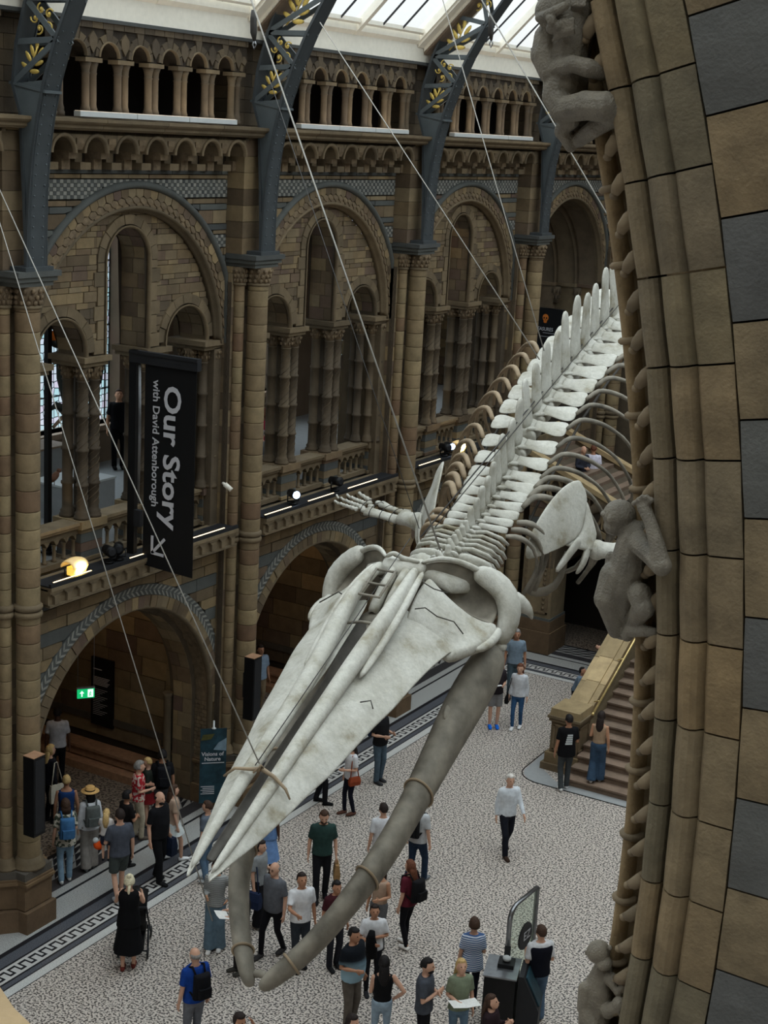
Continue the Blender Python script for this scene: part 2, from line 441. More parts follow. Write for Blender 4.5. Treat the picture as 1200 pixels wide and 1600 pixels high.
mb = MB(); mb.sm = True
mb.grid([[(x, (2.64+0.02*math.sin(i*2.1+k*1.7)+0.015*((i+k) % 2))*math.cos(math.pi*i/70), zc+(2.64+0.02*math.sin(i*2.1+k*1.7)+0.015*((i+k) % 2))*math.sin(math.pi*i/70))
         for k, x in enumerate((XW-0.05, XW-0.11, XW-0.17, XW-0.23, XW-0.29, XW-0.35))] for i in range(71)])
bay('carved_soffit', mb, 'stone_carved')
mb = MB(); mb.sm = False
for s in (-1, 1):     # the carved band runs down the jambs
    for j in range(26):
        z0 = j*zc/26
        for k in range(5):
            x0 = XW-0.05-k*0.06
            mb.box(x0-0.055, x0, s*2.64-0.02-0.012*((j+k) % 2), s*2.64+0.02+0.012*((j+k) % 2), z0+0.005, z0+zc/26-0.01)
bay('carved_jamb', mb, 'stone_carved', kind='stuff')
mb = MB(); mb.sm = False
arch_sweep(mb, [(2.66, XW-0.35), (2.54, XW-0.36), (2.54, XW-0.85), (2.62, XW-0.86), (2.62, XW-1.0)], zc, 30, legs=0.0)
bay('inner_order', mb, 'stone_dark')
mb = MB()
for i in range(22):
    t0, t1 = math.pi*i/22+0.003, math.pi*(i+1)/22-0.003; xm = XW-0.60-0.12*(i % 2)
    for (xa, xb) in ((XW-0.37, xm+0.006), (xm-0.006, XW-0.84)):
        mb.prism([(xa, R*math.cos(t), zc+R*math.sin(t)) for R, t in ((2.525, t0), (2.525, t1), (2.56, t1), (2.56, t0))], (xb-xa, 0, 0))
for i in range(7):
    for s in (-1, 1):
        a, b = sorted((s*2.525, s*2.56)); xm = XW-0.60-0.12*(i % 2)
        for (xa, xb) in ((XW-0.37, xm+0.006), (xm-0.006, XW-0.84)): mb.box(xb, xa, a, b, i*zc/7+0.005, (i+1)*zc/7-0.005)
bay('jamb_stone', mb, 'stone_tan', kind='stuff')
mb = MB()
for s in (-1, 1): mb.lathe([(0.12, 0), (0.12, 0.1), (0.085, 0.16), (0.085, 2.2), (0.12, 2.3)], (XW-0.98, s*2.52, 0), 10)
bay('jamb_shaft', mb, 'stone_dark')

# ---- string course with blind arcading, ledge and its lights (z 5.78 .. 6.1)
mb = MB(); mb.box(XW-0.1, -0.22, -HB, HB, 5.77, 6.06); mb.box(XW-0.1, -0.14, -HB, HB, 6.03, 6.10); mb.box(XW-0.1, -0.17, -HB, HB, 5.74, 5.785)
for i in range(17):
    y = -HB+0.16+i*(2*HB-0.32)/16
    if i < 16:
        ym = y+(2*HB-0.32)/32
    mb.box(-0.22, -0.16, y-0.05, y+0.05, 5.785, 5.93)
    # little arch head: three steps
    mb.box(-0.22, -0.16, y-0.075, y+0.075, 5.93, 5.965); mb.box(-0.22, -0.155, y-0.17, y+0.17, 5.99, 6.035); mb.box(-0.22, -0.16, y-0.11, y+0.11, 5.96, 5.995)
bay('string_course', mb, 'stone_mould', 'ABC')
mb = MB(); mb.box(-0.62, -0.16, -HB, HB, 6.10, 6.125); mb.box(-0.20, -0.15, -HB, HB, 6.10, 6.17); bay('ledge_tray', mb, 'charcoal', 'ABC')
# ---- gallery parapet (z 6.1 .. 6.85)
XP = -1.0
def trefoil(mb, x, y, z0, z1, w, d=0.12):
    pass
mb = MB()
mb.box(XP-0.22, XP+0.12, -HB, HB, 6.74, 6.80); mb.box(XP-0.25, XP+0.16, -HB, HB, 6.80, 6.86); mb.box(XP-0.12, XP+0.06, -HB, HB, 6.62, 6.74)
mb.box(XP-0.15, XP+0.10, -HB, HB, 6.10, 6.2)
bay('parapet_rail', mb, 'stone_mould')
mb = MB()
lights = [(-2.48, -1.2), (-0.52, 0.52), (1.2, 2.48)]
for a, b in lights:
    n = max(2, round((b-a)/0.26)); w = (b-a)/n
    for i in range(n+1):
        y = a+w*i
        mb.lathe([(0.05, 6.2), (0.05, 6.23), (0.035, 6.25), (0.033, 6.47), (0.05, 6.50), (0.05, 6.52)], (XP-0.02, y, 0), 8)
    for i in range(n):   # pierced arch heads
        y = a+w*(i+0.5); lo_ = lambda yy: circ(w/2-0.03, 6.52, y)(yy) if abs(yy-y) < w/2-0.03 else 6.52
        ys = [y-w/2+w*k/8 for k in range(9)]
        poly = [(XP+0.05, yy, max(6.52, lo_(yy))) for yy in ys]+[(XP+0.05, y+w/2, 6.63), (XP+0.05, y-w/2, 6.63)]
        for k in range(8):
            mb.prism([(XP+0.05, ys[k], max(6.52, lo_(ys[k]))), (XP+0.05, ys[k+1], max(6.52, lo_(ys[k+1]))), (XP+0.05, ys[k+1], 6.63), (XP+0.05, ys[k], 6.63)], (-0.14, 0, 0))
bay('parapet_arcade', mb, 'stone_mould')
mb = MB()
for yy, w_ in ((-0.87, 0.3), (0.87, 0.3), (-2.62, 0.14), (2.62, 0.14)):
    for z0, z1, mi in ((6.1, 6.28, 1), (6.28, 6.45, 0), (6.45, 6.62, 1), (6.62, 6.72, 0)):
        mb.cur = mi; mb.box(XP-0.45, XP+0.13, yy-w_+0.005, yy+w_-0.005, z0+0.004, z1-0.004)
    mb.cur = 0; mb.box(XP-0.5, XP+0.2, yy-w_-0.05, yy+w_+0.05, 6.72, 6.87); mb.box(XP-0.5, XP+0.17, yy-w_-0.03, yy+w_+0.03, 6.1, 6.17)
bay('parapet_pedestal', mb, ['stone_tan', 'stone_slate'])
# ---- clustered columns between the lights (z 6.87 .. 9.85)
zb, zt = 6.87, 9.42
def shaft_prof(r):
    h = zt-zb; pr = [(r*1.5, 0), (r*1.5, 0.05), (r*1.25, 0.08), (r*1.35, 0.11), (r*1.05, 0.15), (r, 0.19)]
    for k in (1, 2, 3):
        z = h*k/4; pr += [(r, z-0.035), (r*1.22, z-0.02), (r*1.22, z+0.02), (r, z+0.035)]
    pr += [(r, h-0.03), (r*1.2, h-0.015), (r, h)]
    return pr
mb = MB()
CL = [(-0.97, -0.155), (-0.97, 0.155), (-1.32, -0.155), (-1.32, 0.155)]
for yc in (-0.87, 0.87):
    for (x, y) in CL: mb.lathe(shaft_prof(0.1), (x, yc+y, zb), 12)
for s in (-1, 1):
    for (x, y) in ((-0.92, 2.47), (-1.12, 2.30), (-1.34, 2.40), (-0.80, 2.64)): mb.lathe(shaft_prof(0.09), (x, s*y, zb), 12)
bay('cluster_shaft', mb, 'stone_dark')
mb = MB()   # spiral relief on the front shafts
for yc in (-0.87, 0.87):
    for (x, y) in CL[:2]:
        for st in range(4):
            pts = [(x+0.101*math.cos(a), yc+y+0.101*math.sin(a), zb+0.22+2.2*t/60) for t in range(61) for a in (t*0.42+st*math.pi/2,)]
            mb.tube(pts, 0.008, 4, flat=1)
bay('shaft_spiral', mb, 'stone_dark')
mb = MB()
def capital(mb, x, y, r, z0, z1, n=10, leaf=8):
    mb.lathe([(r, z0), (r*1.1, z0+(z1-z0)*0.5), (r*1.55, z1)], (x, y, 0), n)
    for k in range(leaf):
        a = 2*math.pi*k/leaf
        for zz, rr in ((0.35, 1.2), (0.72, 1.5)):
            mb.ball((x+r*rr*math.cos(a+zz), y+r*rr*math.sin(a+zz), z0+(z1-z0)*zz), (r*0.28, r*0.28, (z1-z0)*0.16), 6, 4)
for yc in (-0.87, 0.87):
    for (x, y) in CL: capital(mb, x, yc+y, 0.1, zt, 9.68)
for s in (-1, 1):
    for (x, y) in ((-0.92, 2.47), (-1.12, 2.30), (-1.34, 2.40), (-0.80, 2.64)): capital(mb, x, s*y, 0.09, zt, 9.68)
bay('leaf_capital', mb, 'stone_carved')
mb = MB()
for yc, w_ in ((-0.87, 0.33), (0.87, 0.33)):
    mb.box(-1.55, -0.80, yc-w_, yc+w_, 9.68, 9.76); mb.box(-1.6, -0.74, yc-w_-0.04, yc+w_+0.04, 9.76, 9.86)
for s in (-1, 1):
    a, b = sorted((s*2.2, s*2.76)); mb.box(-1.6, -0.70, a, b, 9.68, 9.76); a, b = sorted((s*2.14, s*2.76)); mb.box(-1.6, -0.64, a, b, 9.76, 9.86)
bay('abacus', mb, 'stone_mould')
# jamb behind attached shafts
mb = MB()
for s in (-1, 1):
    a, b = sorted((s*2.52, s*3.0)); mb.box(-1.7, XW-0.02, a, b, 6.1, 9.7)
bay('jamb_block', mb, 'stone_dark')
# ---- big round arch with scale band, tympanum with three lights
ZA = 9.80
def tlo(y):
    ay = abs(y); z = 9.86
    if ay < 0.61: z = 11.5+math.sqrt(max(0, 0.61**2-y*y))
    elif abs(ay-1.77) < 0.65: z = 9.93+math.sqrt(max(0, 0.65**2-(ay-1.77)**2))
    return z
def tsur(y):   # outside of the light surrounds
    ay = abs(y); z = 9.86
    if ay < 0.83: z = 11.5+math.sqrt(max(0, 0.83**2-y*y))
    if abs(ay-1.77) < 0.87: z = max(z, 9.93+math.sqrt(max(0, 0.87**2-(ay-1.77)**2)))
    return z
thi = circ(2.6, ZA)
mb = MB()
n = 60; ys = [-2.62+5.24*i/n for i in range(n+1)]
for xx, fl in ((XT-0.03, 1), (-1.5, -1)):
    for a, b in zip(ys[:-1], ys[1:]):
        h0, h1 = max(thi(a), tlo(a)), max(thi(b), tlo(b))
        mb.add([(xx, a, tlo(a)), (xx, b, tlo(b)), (xx, b, h1), (xx, a, h0)], [(0, 1, 2, 3)])
bay('tympanum_core', mb, 'mortar')
mb = MB(); mb.sm = True   # reveals of the three lights: soffits running through the wall
pr = [(0.0, XT+0.07), (-0.03, XT+0.075), (-0.05, XT+0.03), (-0.03, XT-0.03), (0.0, XT-0.05), (0.0, -1.5)]
def light_reveal(mb, r, c, z, zl):
    arch_sweep(mb, [(r+d, x) for d, x in pr], z, 18, c=c, legs=zl)
light_reveal(mb, 0.64, 0, 11.5, 9.86); light_reveal(mb, 0.68, -1.77, 9.93, 9.86); light_reveal(mb, 0.68, 1.77, 9.93, 9.86)
bay('light_reveal', mb, 'stone_mould')
mb = MB()     # stones lining the soffits and jambs of the lights
for (r_, z_, c_) in ((0.64, 11.5, 0), (0.68, 9.93, -1.77), (0.68, 9.93, 1.77)):
    n_ = 9
    for i in range(n_):
        t0, t1 = math.pi*i/n_+0.012, math.pi*(i+1)/n_-0.012
        for (xa, xb) in ((XT-0.07, XT-0.34), (XT-0.35, -1.49)):
            p = [(xa, c_+R*math.cos(t), z_+R*math.sin(t)) for R, t in ((r_-0.012, t0), (r_-0.012, (t0+t1)/2), (r_-0.012, t1), (r_+0.03, t1), (r_+0.03, (t0+t1)/2), (r_+0.03, t0))]
            mb.prism(p, (xb-xa, 0, 0))
z = 9.87; k_ = 0
while z < 11.48:
    z1_ = min(z+0.27, 11.49); xm = XT-0.25-0.12*(k_ % 2)
    for s in (-1, 1):
        for (xa, xb) in ((XT-0.07, xm+0.006), (xm-0.006, -1.49)):
            a, b = sorted((s*0.628, s*0.70)); mb.box(xb, xa, a, b, z+0.005, z1_-0.005)
    z = z1_; k_ += 1
bay('reveal_stone', mb, 'stone_tan', kind='stuff')
mb = MB()
ring(mb, 0.66, 0.83, 11.5, XT, 9, proud=0.05, ymax=None)
for s in (-1, 1): ring(mb, 0.70, 0.87, 9.93, XT, 9, proud=0.05, c=s*1.77, a0=0.0, a1=math.pi, ymax=None)
for s in (-1, 1):
    z = 9.88; k = 0
    while z < 11.45:
        h = 0.26+0.08*(k % 2); w_ = 0.17 if k % 2 else 0.26
        a, b = sorted((s*0.66, s*(0.66+w_)))
        mb.prism([(XT+0.045, a, z+0.006), (XT+0.045, b, z+0.006), (XT+0.045, b, min(z+h, 11.5)-0.006), (XT+0.045, a, min(z+h, 11.5)-0.006)], (-0.08, 0, 0)); z += h; k += 1
bay('light_surround', mb, 'stone_mould', kind='stuff')
rows = []; z = 9.88; k = 0
while z < 12.42:
    h = (0.19, 0.10, 0.10, 0.17, 0.09, 0.18, 0.11)[k % 7]
    rows.append((z, z+h, (0.3, 0.6) if h > 0.15 else (0.16, 0.42), 0 if rnd.random() < 0.85 else 1)); z += h; k += 1
def tlo2(y):
    z = tsur(y)
    return z
def side(sgn):
    def lo(y):
        z = tsur(y)
        if abs(y) < 0.80: z = 11.5+math.sqrt(max(0, 0.83**2-y*y))
        return z
    return lo
cellsT = []
for (a, b) in ((-2.6, -0.84), (-0.84, 0.84), (0.84, 2.6)):
    cellsT += lay(None, XT, side(0), circ(2.585, ZA), a, b, rows, gap=0.005, proud=0.025)
mb = blocks_mesh(cellsT); bay('tympanum_masonry', mb, ['stone_tan', 'stone_dark'], 'ZBC', 'stuff')
for p, mi, x in cellsT: SINGLE.append((p, mi+2, x))
mats4 = ['stone_tan', 'stone_slate', 'stone_tan', 'stone_dark']
for q, (p, mi, x) in enumerate(SINGLE[:300]):
    mb = MB(); mb.prism([(x, y, z) for y, z in p], (-0.06, 0, 0)); me = mb.mesh('stone_block', mats4[mi])
    link('stone_block', me, wall, (0, BC[1], 0))
if len(SINGLE) > 300:
    mb = MB()
    for p, mi, x in SINGLE[300:]: mb.cur = mi; mb.prism([(x, y, z) for y, z in p], (-0.06, 0, 0))
    o = mb.build('stone_block', mats4, wall, (0, BC[1], 0)); o['kind'] = 'stuff'
# spandrel beside / above the big arch
lo = lambda y: max(circ(3.13, ZA)(y), 9.9)
mb = MB(); holed_wall(mb, XW-0.03, -HB, HB, 11.0, 13.8, lambda y: circ(2.66, ZA)(y)); bay('upper_core', mb, 'mortar', 'ZABCD')
rows = [(10.9, 11.05, (0.4, 0.7), 0), (11.05, 11.2, (0.6, 1), 1), (11.2, 11.4, (0.4, 0.7), 0), (11.4, 11.52, (0.8, 1.2), 1), (11.52, 11.66, (0.4, 0.7), 0), (11.92, 12.0, (0.5, 0.9), 0), (12.0, 12.12, (0.8, 1.3), 1), (12.12, 12.38, (0.5, 0.9), 0), (12.38, 12.5, (0.8, 1.3), 1), (12.5, 12.6, (0.4, 0.8), 0), (12.96, 13.04, (0.5, 0.9), 0), (13.04, 13.12, (1.5, 2.5), 1)]
mb = blocks_mesh(lay(None, XW, lo, lambda y: 99, -HB, HB, rows)); bay('upper_masonry', mb, ['stone_tan', 'stone_slate'], 'ZABCD', 'stuff')
mb = MB()   # chequered bands
def checker(y0, y1, z0, z1, nz, w_):
    h = (z1-z0)/nz
    for k in range(nz):
        y = y0; i = 0
        while y < y1:
            p = cell_poly(y+0.003, min(y+w_, y1)-0.003, z0+k*h+0.003, z0+(k+1)*h-0.003, lo, lambda q: 99, 2)
            if p: mb.cur = (i+k) % 2; mb.prism([(XW+0.02, a, b) for a, b in p], (-0.04, 0, 0))
            y += w_; i += 1
checker(-HB, HB, 12.62, 12.95, 5, 0.085)
checker(-HB, -1.9, 11.67, 11.91, 4, 0.085); checker(1.9, HB, 11.67, 11.91, 4, 0.085)
bay('chequer_band', mb, ['stone_slate', 'stone_chip'], 'ZABCD', 'stuff')
mb = MB()   # scale band: outer hexagonal voussoirs, inner rows of overlapping scales
nh = 44
for i in range(nh):
    a = math.pi*(i+0.5)/nh; da = math.pi/nh*0.47
    P = lambda R, t: (XW+0.035*(0.7+0.5*rnd.random()), R*math.cos(a+t), ZA+R*math.sin(a+t))
    pts = [P(2.99, -da), P(2.99, da), P(2.87, da), P(2.82, 0), P(2.87, -da)]
    if all(abs(p[1]) > HB for p in pts): continue
    x = XW+0.03*(0.6+0.6*rnd.random()); pts = [(x, max(-HB, min(HB, p[1])), p[2]) for p in pts]
    mb.prism(pts, (-0.06, 0, 0))
bay('hexagon_voussoirs', mb, 'stone_tan', 'ZABCD', 'stuff')
mb = MB()
for row, R in ((0, 2.80), (1, 2.735)):
    for i in range(nh*1+row):
        a = math.pi*(i+(0.5 if row else 0))/nh; da = math.pi/nh*0.46
        x = XW+0.045-0.012*row
        pts = []
        for t, r in ((-da, R+0.02), (-da*0.95, R-0.03), (-da*0.5, R-0.065), (0, R-0.078), (da*0.5, R-0.065), (da*0.95, R-0.03), (da, R+0.02), (0, R+0.05)):
            pts.append((x-0.025*(r > R), r*math.cos(a+t), ZA+r*math.sin(a+t)))
        if all(abs(p[1]) > HB for p in pts): continue
        pts = [(p[0], max(-HB, min(HB, p[1])), p[2]) for p in pts]
        mb.prism(pts, (-0.06, 0, 0))
bay('carved_scales', mb, 'stone_carved', 'ZABCD', 'stuff')
mb = MB(); mb.sm = True
arch_sweep(mb, [(3.0, XW-0.02), (3.0, XW+0.05), (3.03, XW+0.09), (3.07, XW+0.10), (3.11, XW+0.07), (3.13, XW+0.02), (3.13, XW-0.03)], ZA, 48, ymax=HB); bay('hood_mould', mb, 'stone_slate', 'ZABCD')
mb = MB(); mb.sm = True
arch_sweep(mb, [(2.70, XW-0.0), (2.68, XW+0.05), (2.65, XW+0.06), (2.62, XW+0.02), (2.62, XW-0.04), (2.59, XW-0.06), (2.575, XW-0.10), (2.60, XW-0.14), (2.60, XT-0.02)], ZA, 48, legs=9.86); bay('arch_mouldings', mb, 'stone_mould', 'ZABCD')
# ---- corbel table (z 13.1 .. 13.78)
mb = MB(); pit = 0.80; off = [-2.42+pit*i for i in range(7)]
for y in off:
    # stepped corbel under each springing
    mb.box(XW-0.02, -0.50, y-0.40-0.10, y-0.40+0.10, 13.12, 13.30)
    mb.box(XW-0.02, -0.34, y-0.40-0.11, y-0.40+0.11, 13.30, 13.45)
    mb.prism([(XW, y-0.49, 13.45), (-0.22, y-0.49, 13.45), (-0.18, y-0.49, 13.55), (-0.18, y-0.49, 13.64), (XW, y-0.49, 13.64)], (0, 0.18, 0))
    mb.ball((-0.26, y-0.40, 13.58), (0.07, 0.07, 0.08), 8, 6)
y = off[-1]+pit-0.0
mb.box(XW-0.02, -0.50, y-0.40-0.10, y-0.40+0.06, 13.12, 13.30)
bay('corbel', mb, 'stone_carved', 'ZABCD')
mb = MB()
for y in off:
    r = 0.29
    for k in range(10):
        a, b = y-0.4+0.1+(pit-0.2)*k/10, y-0.4+0.1+(pit-0.2)*(k+1)/10
        za = 13.40+circ(0.30, 0, y)(a) if abs(a-y) < 0.30 else 13.40; zb_ = 13.40+circ(0.30, 0, y)(b) if abs(b-y) < 0.30 else 13.40
        mb.prism([(-0.20, a, za), (-0.20, b, zb_), (-0.20, b, 13.80), (-0.20, a, 13.80)], (-0.5, 0, 0))
    mb.box(-0.7, -0.20, y-0.4-0.1, y-0.4+0.1, 13.64, 13.80)
    mb.sm = True; arch_sweep(mb, [(0.31, -0.20), (0.32, -0.17), (0.29, -0.155), (0.26, -0.17), (0.25, -0.22)], 13.40, 10, c=y); mb.sm = False
    # small leaf niche on the wall behind
    mb.prism([(XW+0.10, y-0.09, 13.12), (XW+0.10, y+0.09, 13.12), (XW+0.10, y+0.09, 13.42), (XW+0.10, y, 13.55), (XW+0.10, y-0.09, 13.42)], (-0.14, 0, 0))
    mb.box(XW, XW+0.26, y-0.13, y+0.13, 13.12, 13.24)
bay('corbel_arches', mb, 'stone_mould', 'ZABCD')
mb = MB(); mb.box(XW-0.4, -0.20, -HB-0.02, HB+0.02, 13.70, 13.80); bay('corbel_soffit', mb, 'stone_dark', 'ZABCD')
# ---- cornice running over bays and piers
mb = MB(); prof = [(-0.9, 13.76), (-0.10, 13.76), (-0.04, 13.80), (-0.04, 13.84), (0.02, 13.87), (0.05, 13.90), (0.05, 13.95), (-0.9, 13.98)]
for b in range(5):
    for j in range(4):
        y0 = BC[b]-S/2+j*S/4; mb.prism([(x, y0+0.006, z) for x, z in prof], (0, S/4-0.012, 0))
o = mb.build('cornice', 'stone_mould', wall)
# ---- triforium arcade (z 14 .. 15.5)
XG = -0.36
pitch = 0.815; cy = [-2.44+pitch*i for i in range(7)]      # paired columns; openings between
mb = MB()
for y in cy[:]:
    for d in (-0.088, 0.088):
        mb.lathe([(0.10, 13.98), (0.10, 14.04), (0.082, 14.07), (0.09, 14.10), (0.074, 14.15), (0.069, 14.18), (0.067, 14.66), (0.08, 14.68), (0.068, 14.70), (0.078, 14.78), (0.11, 14.87)], (XG, y+d, 0), 10)
bay('triforium_column', mb, 'stone_dark', 'ZABCD')
mb = MB()
for y in cy: mb.box(XG-0.11, XG+0.11, y-0.21, y+0.21, 14.86, 14.93)
bay('triforium_abacus', mb, 'stone_mould', 'ZABCD')
def trlo(y):
    for i in range(-1, 7):
        c = -2.44+pitch*(i+0.5)
        if abs(y-c) < 0.235: return 14.95+math.sqrt(max(0, 0.235**2-(y-c)**2))
    return 14.93
mb = MB(); n = 140
for i in range(n):
    a, b = -HB+2*HB*i/n, -HB+2*HB*(i+1)/n
    mb.add([(XG+0.06, a, trlo(a)), (XG+0.06, b, trlo(b)), (XG+0.06, b, 15.5), (XG+0.06, a, 15.5)], [(0, 1, 2, 3)])
    mb.add([(XG+0.06, a, trlo(a)), (XG+0.06, b, trlo(b)), (XG-0.3, b, trlo(b)), (XG-0.3, a, trlo(a))], [(0, 1, 2, 3)])
bay('triforium_core', mb, 'mortar', 'ZABCD')
mb = MB()
for i in range(-1, 7):
    c = -2.44+pitch*(i+0.5)
    # voussoirs of each little arch, then angular infill stones
    for k in range(7):
        t0, t1 = math.pi*k/7+0.02, math.pi*(k+1)/7-0.02
        R0, R1 = 0.25, 0.40-0.02*abs(k-3)
        if (k == 3): R1 = 0.47
        pts = [(c+R0*math.cos(t0), 14.95+R0*math.sin(t0)), (c+R1*math.cos(t0), 14.95+R1*math.sin(t0)), (c+R1*math.cos(t1), 14.95+R1*math.sin(t1)), (c+R0*math.cos(t1), 14.95+R0*math.sin(t1))]
        if any(abs(p[0]) > HB for p in pts): continue
        pts = [(max(c-pitch/2+0.01, min(c+pitch/2-0.01, y)), z) for y, z in pts]
        x = XG+0.08+0.03*rnd.random(); mb.prism([(x, y, z) for y, z in pts], (-0.05, 0, 0))
    y0 = c+pitch/2
    if y0 < HB-0.05: mb.prism([(XG+0.095, y0-0.10, 15.14), (XG+0.095, y0, 15.0), (XG+0.095, y0+0.10, 15.14), (XG+0.095, y0+0.10, 15.25), (XG+0.095, y0, 15.36), (XG+0.095, y0-0.10, 15.25)], (-0.05, 0, 0))
y = -HB
while y < HB:
    mb.box(XG+0.03, XG+0.10, y+0.006, min(y+0.27, HB)-0.006, 15.40, 15.50); y += 0.27
bay('triforium_voussoirs', mb, 'stone_dark', 'ZABCD', 'stuff')
mb = MB(); mb.sm = True
for i in range(-1, 7):
    c = -2.44+pitch*(i+0.5)
    if abs(c) > HB-0.1: continue
    arch_sweep(mb, [(0.262, XG+0.09), (0.255, XG+0.12), (0.235, XG+0.11), (0.23, XG+0.05)], 14.95, 12, c=c)
bay('triforium_roll', mb, 'stone_mould', 'ZABCD')
mb = MB(); mb.box(XG-0.3, XG+0.13, PY[1]-3, PY[6]+3, 15.50, 15.56); mb.build('wall_head', 'stone_slate', wall)
# ---- piers: core, shafts in drums, capital, cap slab; upper pier and base
def pier(k):
    Yc = PY[k]; r = None
    # core with chequered blocks
    mb = MB(); z = 0.3
    while z < 11.3:
        h = 0.34; z1 = min(z+h, 11.3)
        mb.box(-1.9, -0.50, -0.49, 0.49, z+0.004, z1-0.004); z = z1
    r = mb.build('pier', 'stone_tan', wall, (0, Yc, 0)); r['kind'] = 'structure'
    mb = MB()     # incised zigzag strip on each flank
    for s in (-1, 1):
        pts = []; z = 1.4; i = 0
        while z < 10.9: pts.append((-0.555+0.028*(1 if i % 2 else -1), s*0.495, z)); z += 0.075; i += 1
        mb.tube(pts, 0.011, 4)
        mb.box(-0.535-0.09, -0.535+0.045, s*0.493-0.004, s*0.493+0.004, 1.3, 11.0)
    mb.build('zigzag_strip', 'stone_dark', r)
    for (x, y, rr) in ((-0.21, 0, 0.205), (-0.44, -0.31, 0.11), (-0.44, 0.31, 0.11)):
        mb = MB(); z = 1.32      # drums
        while z < 10.95:
            h = 0.30+0.06*rnd.random(); z1 = min(z+h, 10.95)
            mb.lathe([(rr-0.022, z), (rr-0.002, z+0.007), (rr, z+0.02), (rr, z1-0.02), (rr-0.002, z1-0.007), (rr-0.022, z1)], (x, y, 0), 18 if rr > .15 else 12)
            z = z1
        mb.build('shaft', 'stone_shaft', r)['kind'] = 'stuff'
    mb = MB()     # annulet bands at gallery level
    for (x, y, rr) in ((-0.21, 0, 0.205), (-0.44, -0.31, 0.11), (-0.44, 0.31, 0.11)):
        for zz in (5.78, 5.90):
            mb.lathe([(rr, zz-0.06), (rr+0.035, zz-0.04), (rr+0.045, zz), (rr+0.035, zz+0.04), (rr, zz+0.06)], (x, y, 0), 16)
        mb.lathe([(rr, 10.93), (rr+0.03, 10.95), (rr+0.03, 10.98), (rr, 11.0)], (x, y, 0), 14)
    mb.build('annulet', 'stone_mould', r)
    mb = MB()
    for (x, y, rr) in ((-0.21, 0, 0.2), (-0.44, -0.31, 0.12), (-0.44, 0.31, 0.12)):
        mb.lathe([(rr, 10.98), (rr*1.08, 11.1), (rr*1.3, 11.3)], (x, y, 0), 14)
        for j in range(12):
            a = 2*math.pi*j/12
            for zz, q in ((11.04, 1.08), (11.13, 1.16), (11.23, 1.3)):
                mb.ball((x+rr*q*math.cos(a+zz*7), y+rr*q*math.sin(a+zz*7), zz), (rr*0.14+0.012, rr*0.14+0.012, 0.045), 6, 4)
    mb.build('capital', 'stone_carved', r)
    mb = MB()
    mb.box(-0.85, -0.02, -0.40, 0.40, 11.30, 11.38); mb.box(-0.85, 0.02, -0.46, 0.46, 11.38, 11.46); mb.box(-0.85, 0.07, -0.50, 0.50, 11.46, 11.55)
    mb.build('cap_slab', 'stone_slate', r)
    mb = MB(); z = 11.55; i = 0
    while z < 13.76:
        z1 = min(z+0.31, 13.76)
        o_ = 0.16 if i % 2 else -0.02
        mb.box(-1.2, -0.30, -0.46, o_-0.004, z+0.004, z1-0.004); mb.box(-1.2, -0.30, o_+0.004, 0.46, z+0.004, z1-0.004)
        z = z1; i += 1
    mb.build('upper_pier', 'stone_tan', r)
    mb = MB(); z = 13.98; i = 0
    while z < 15.5:
        z1 = min(z+0.24, 15.5); o_ = 0.12 if i % 2 else -0.1
        mb.box(-1.2, -0.60, -0.50, o_-0.004, z+0.004, z1-0.004); mb.box(-1.2, -0.60, o_+0.004, 0.50, z+0.004, z1-0.004); z = z1; i += 1
    mb.build('triforium_pier', 'stone_dark', r)
    # base: moulded rings, dark band, brown plinth with canted front
    mb = MB()
    for (x, y, rr) in ((-0.21, 0, 0.205), (-0.44, -0.31, 0.11), (-0.44, 0.31, 0.11)):
        mb.lathe([(rr+0.09, 1.12), (rr+0.09, 1.16), (rr+0.05, 1.19), (rr+0.06, 1.23), (rr+0.02, 1.27), (rr, 1.33)], (x, y, 0), 16)
    mb.build('base_moulding', 'stone_mould', r)
    def outline(g): return [(-1.9, -0.62-g), (-0.46+g, -0.62-g), (-0.18+g, -0.34-g*0.4), (0.02+g, -0.34-g*0.4), (0.02+g, 0.34+g*0.4), (-0.18+g, 0.34+g*0.4), (-0.46+g, 0.62+g), (-1.9, 0.62+g)]
    mb = MB(); mb.prism([(x, y, 0.98) for x, y in outline(0.0)], (0, 0, 0.14)); mb.build('base_band', 'plinth_dark', r)
    mb = MB(); mb.prism([(x, y, 0.84) for x, y in outline(0.03)], (0, 0, 0.05)); mb.prism([(x, y, 0.89) for x, y in outline(0.06)], (0, 0, 0.05)); mb.prism([(x, y, 0.94) for x, y in outline(0.03)], (0, 0, 0.04)); mb.build('base_string', 'plinth_brown', r)
    mb = MB(); mb.prism([(x, y, 0.42) for x, y in outline(0.0)], (0, 0, 0.42)); mb.prism([(x, y, 0.0) for x, y in outline(0.08)], (0, 0, 0.40)); mb.build('plinth', 'plinth_brown', r)
    return r
for k in range(1, 7): pier(k)
# ---------------------------------------------------------------- rooms behind the arcades, floor, roof, other walls
def struct(name, mb, mat, parent=None):
    o = mb.build(name, mat, parent)
    if parent is None: o['kind'] = 'structure'
    return o
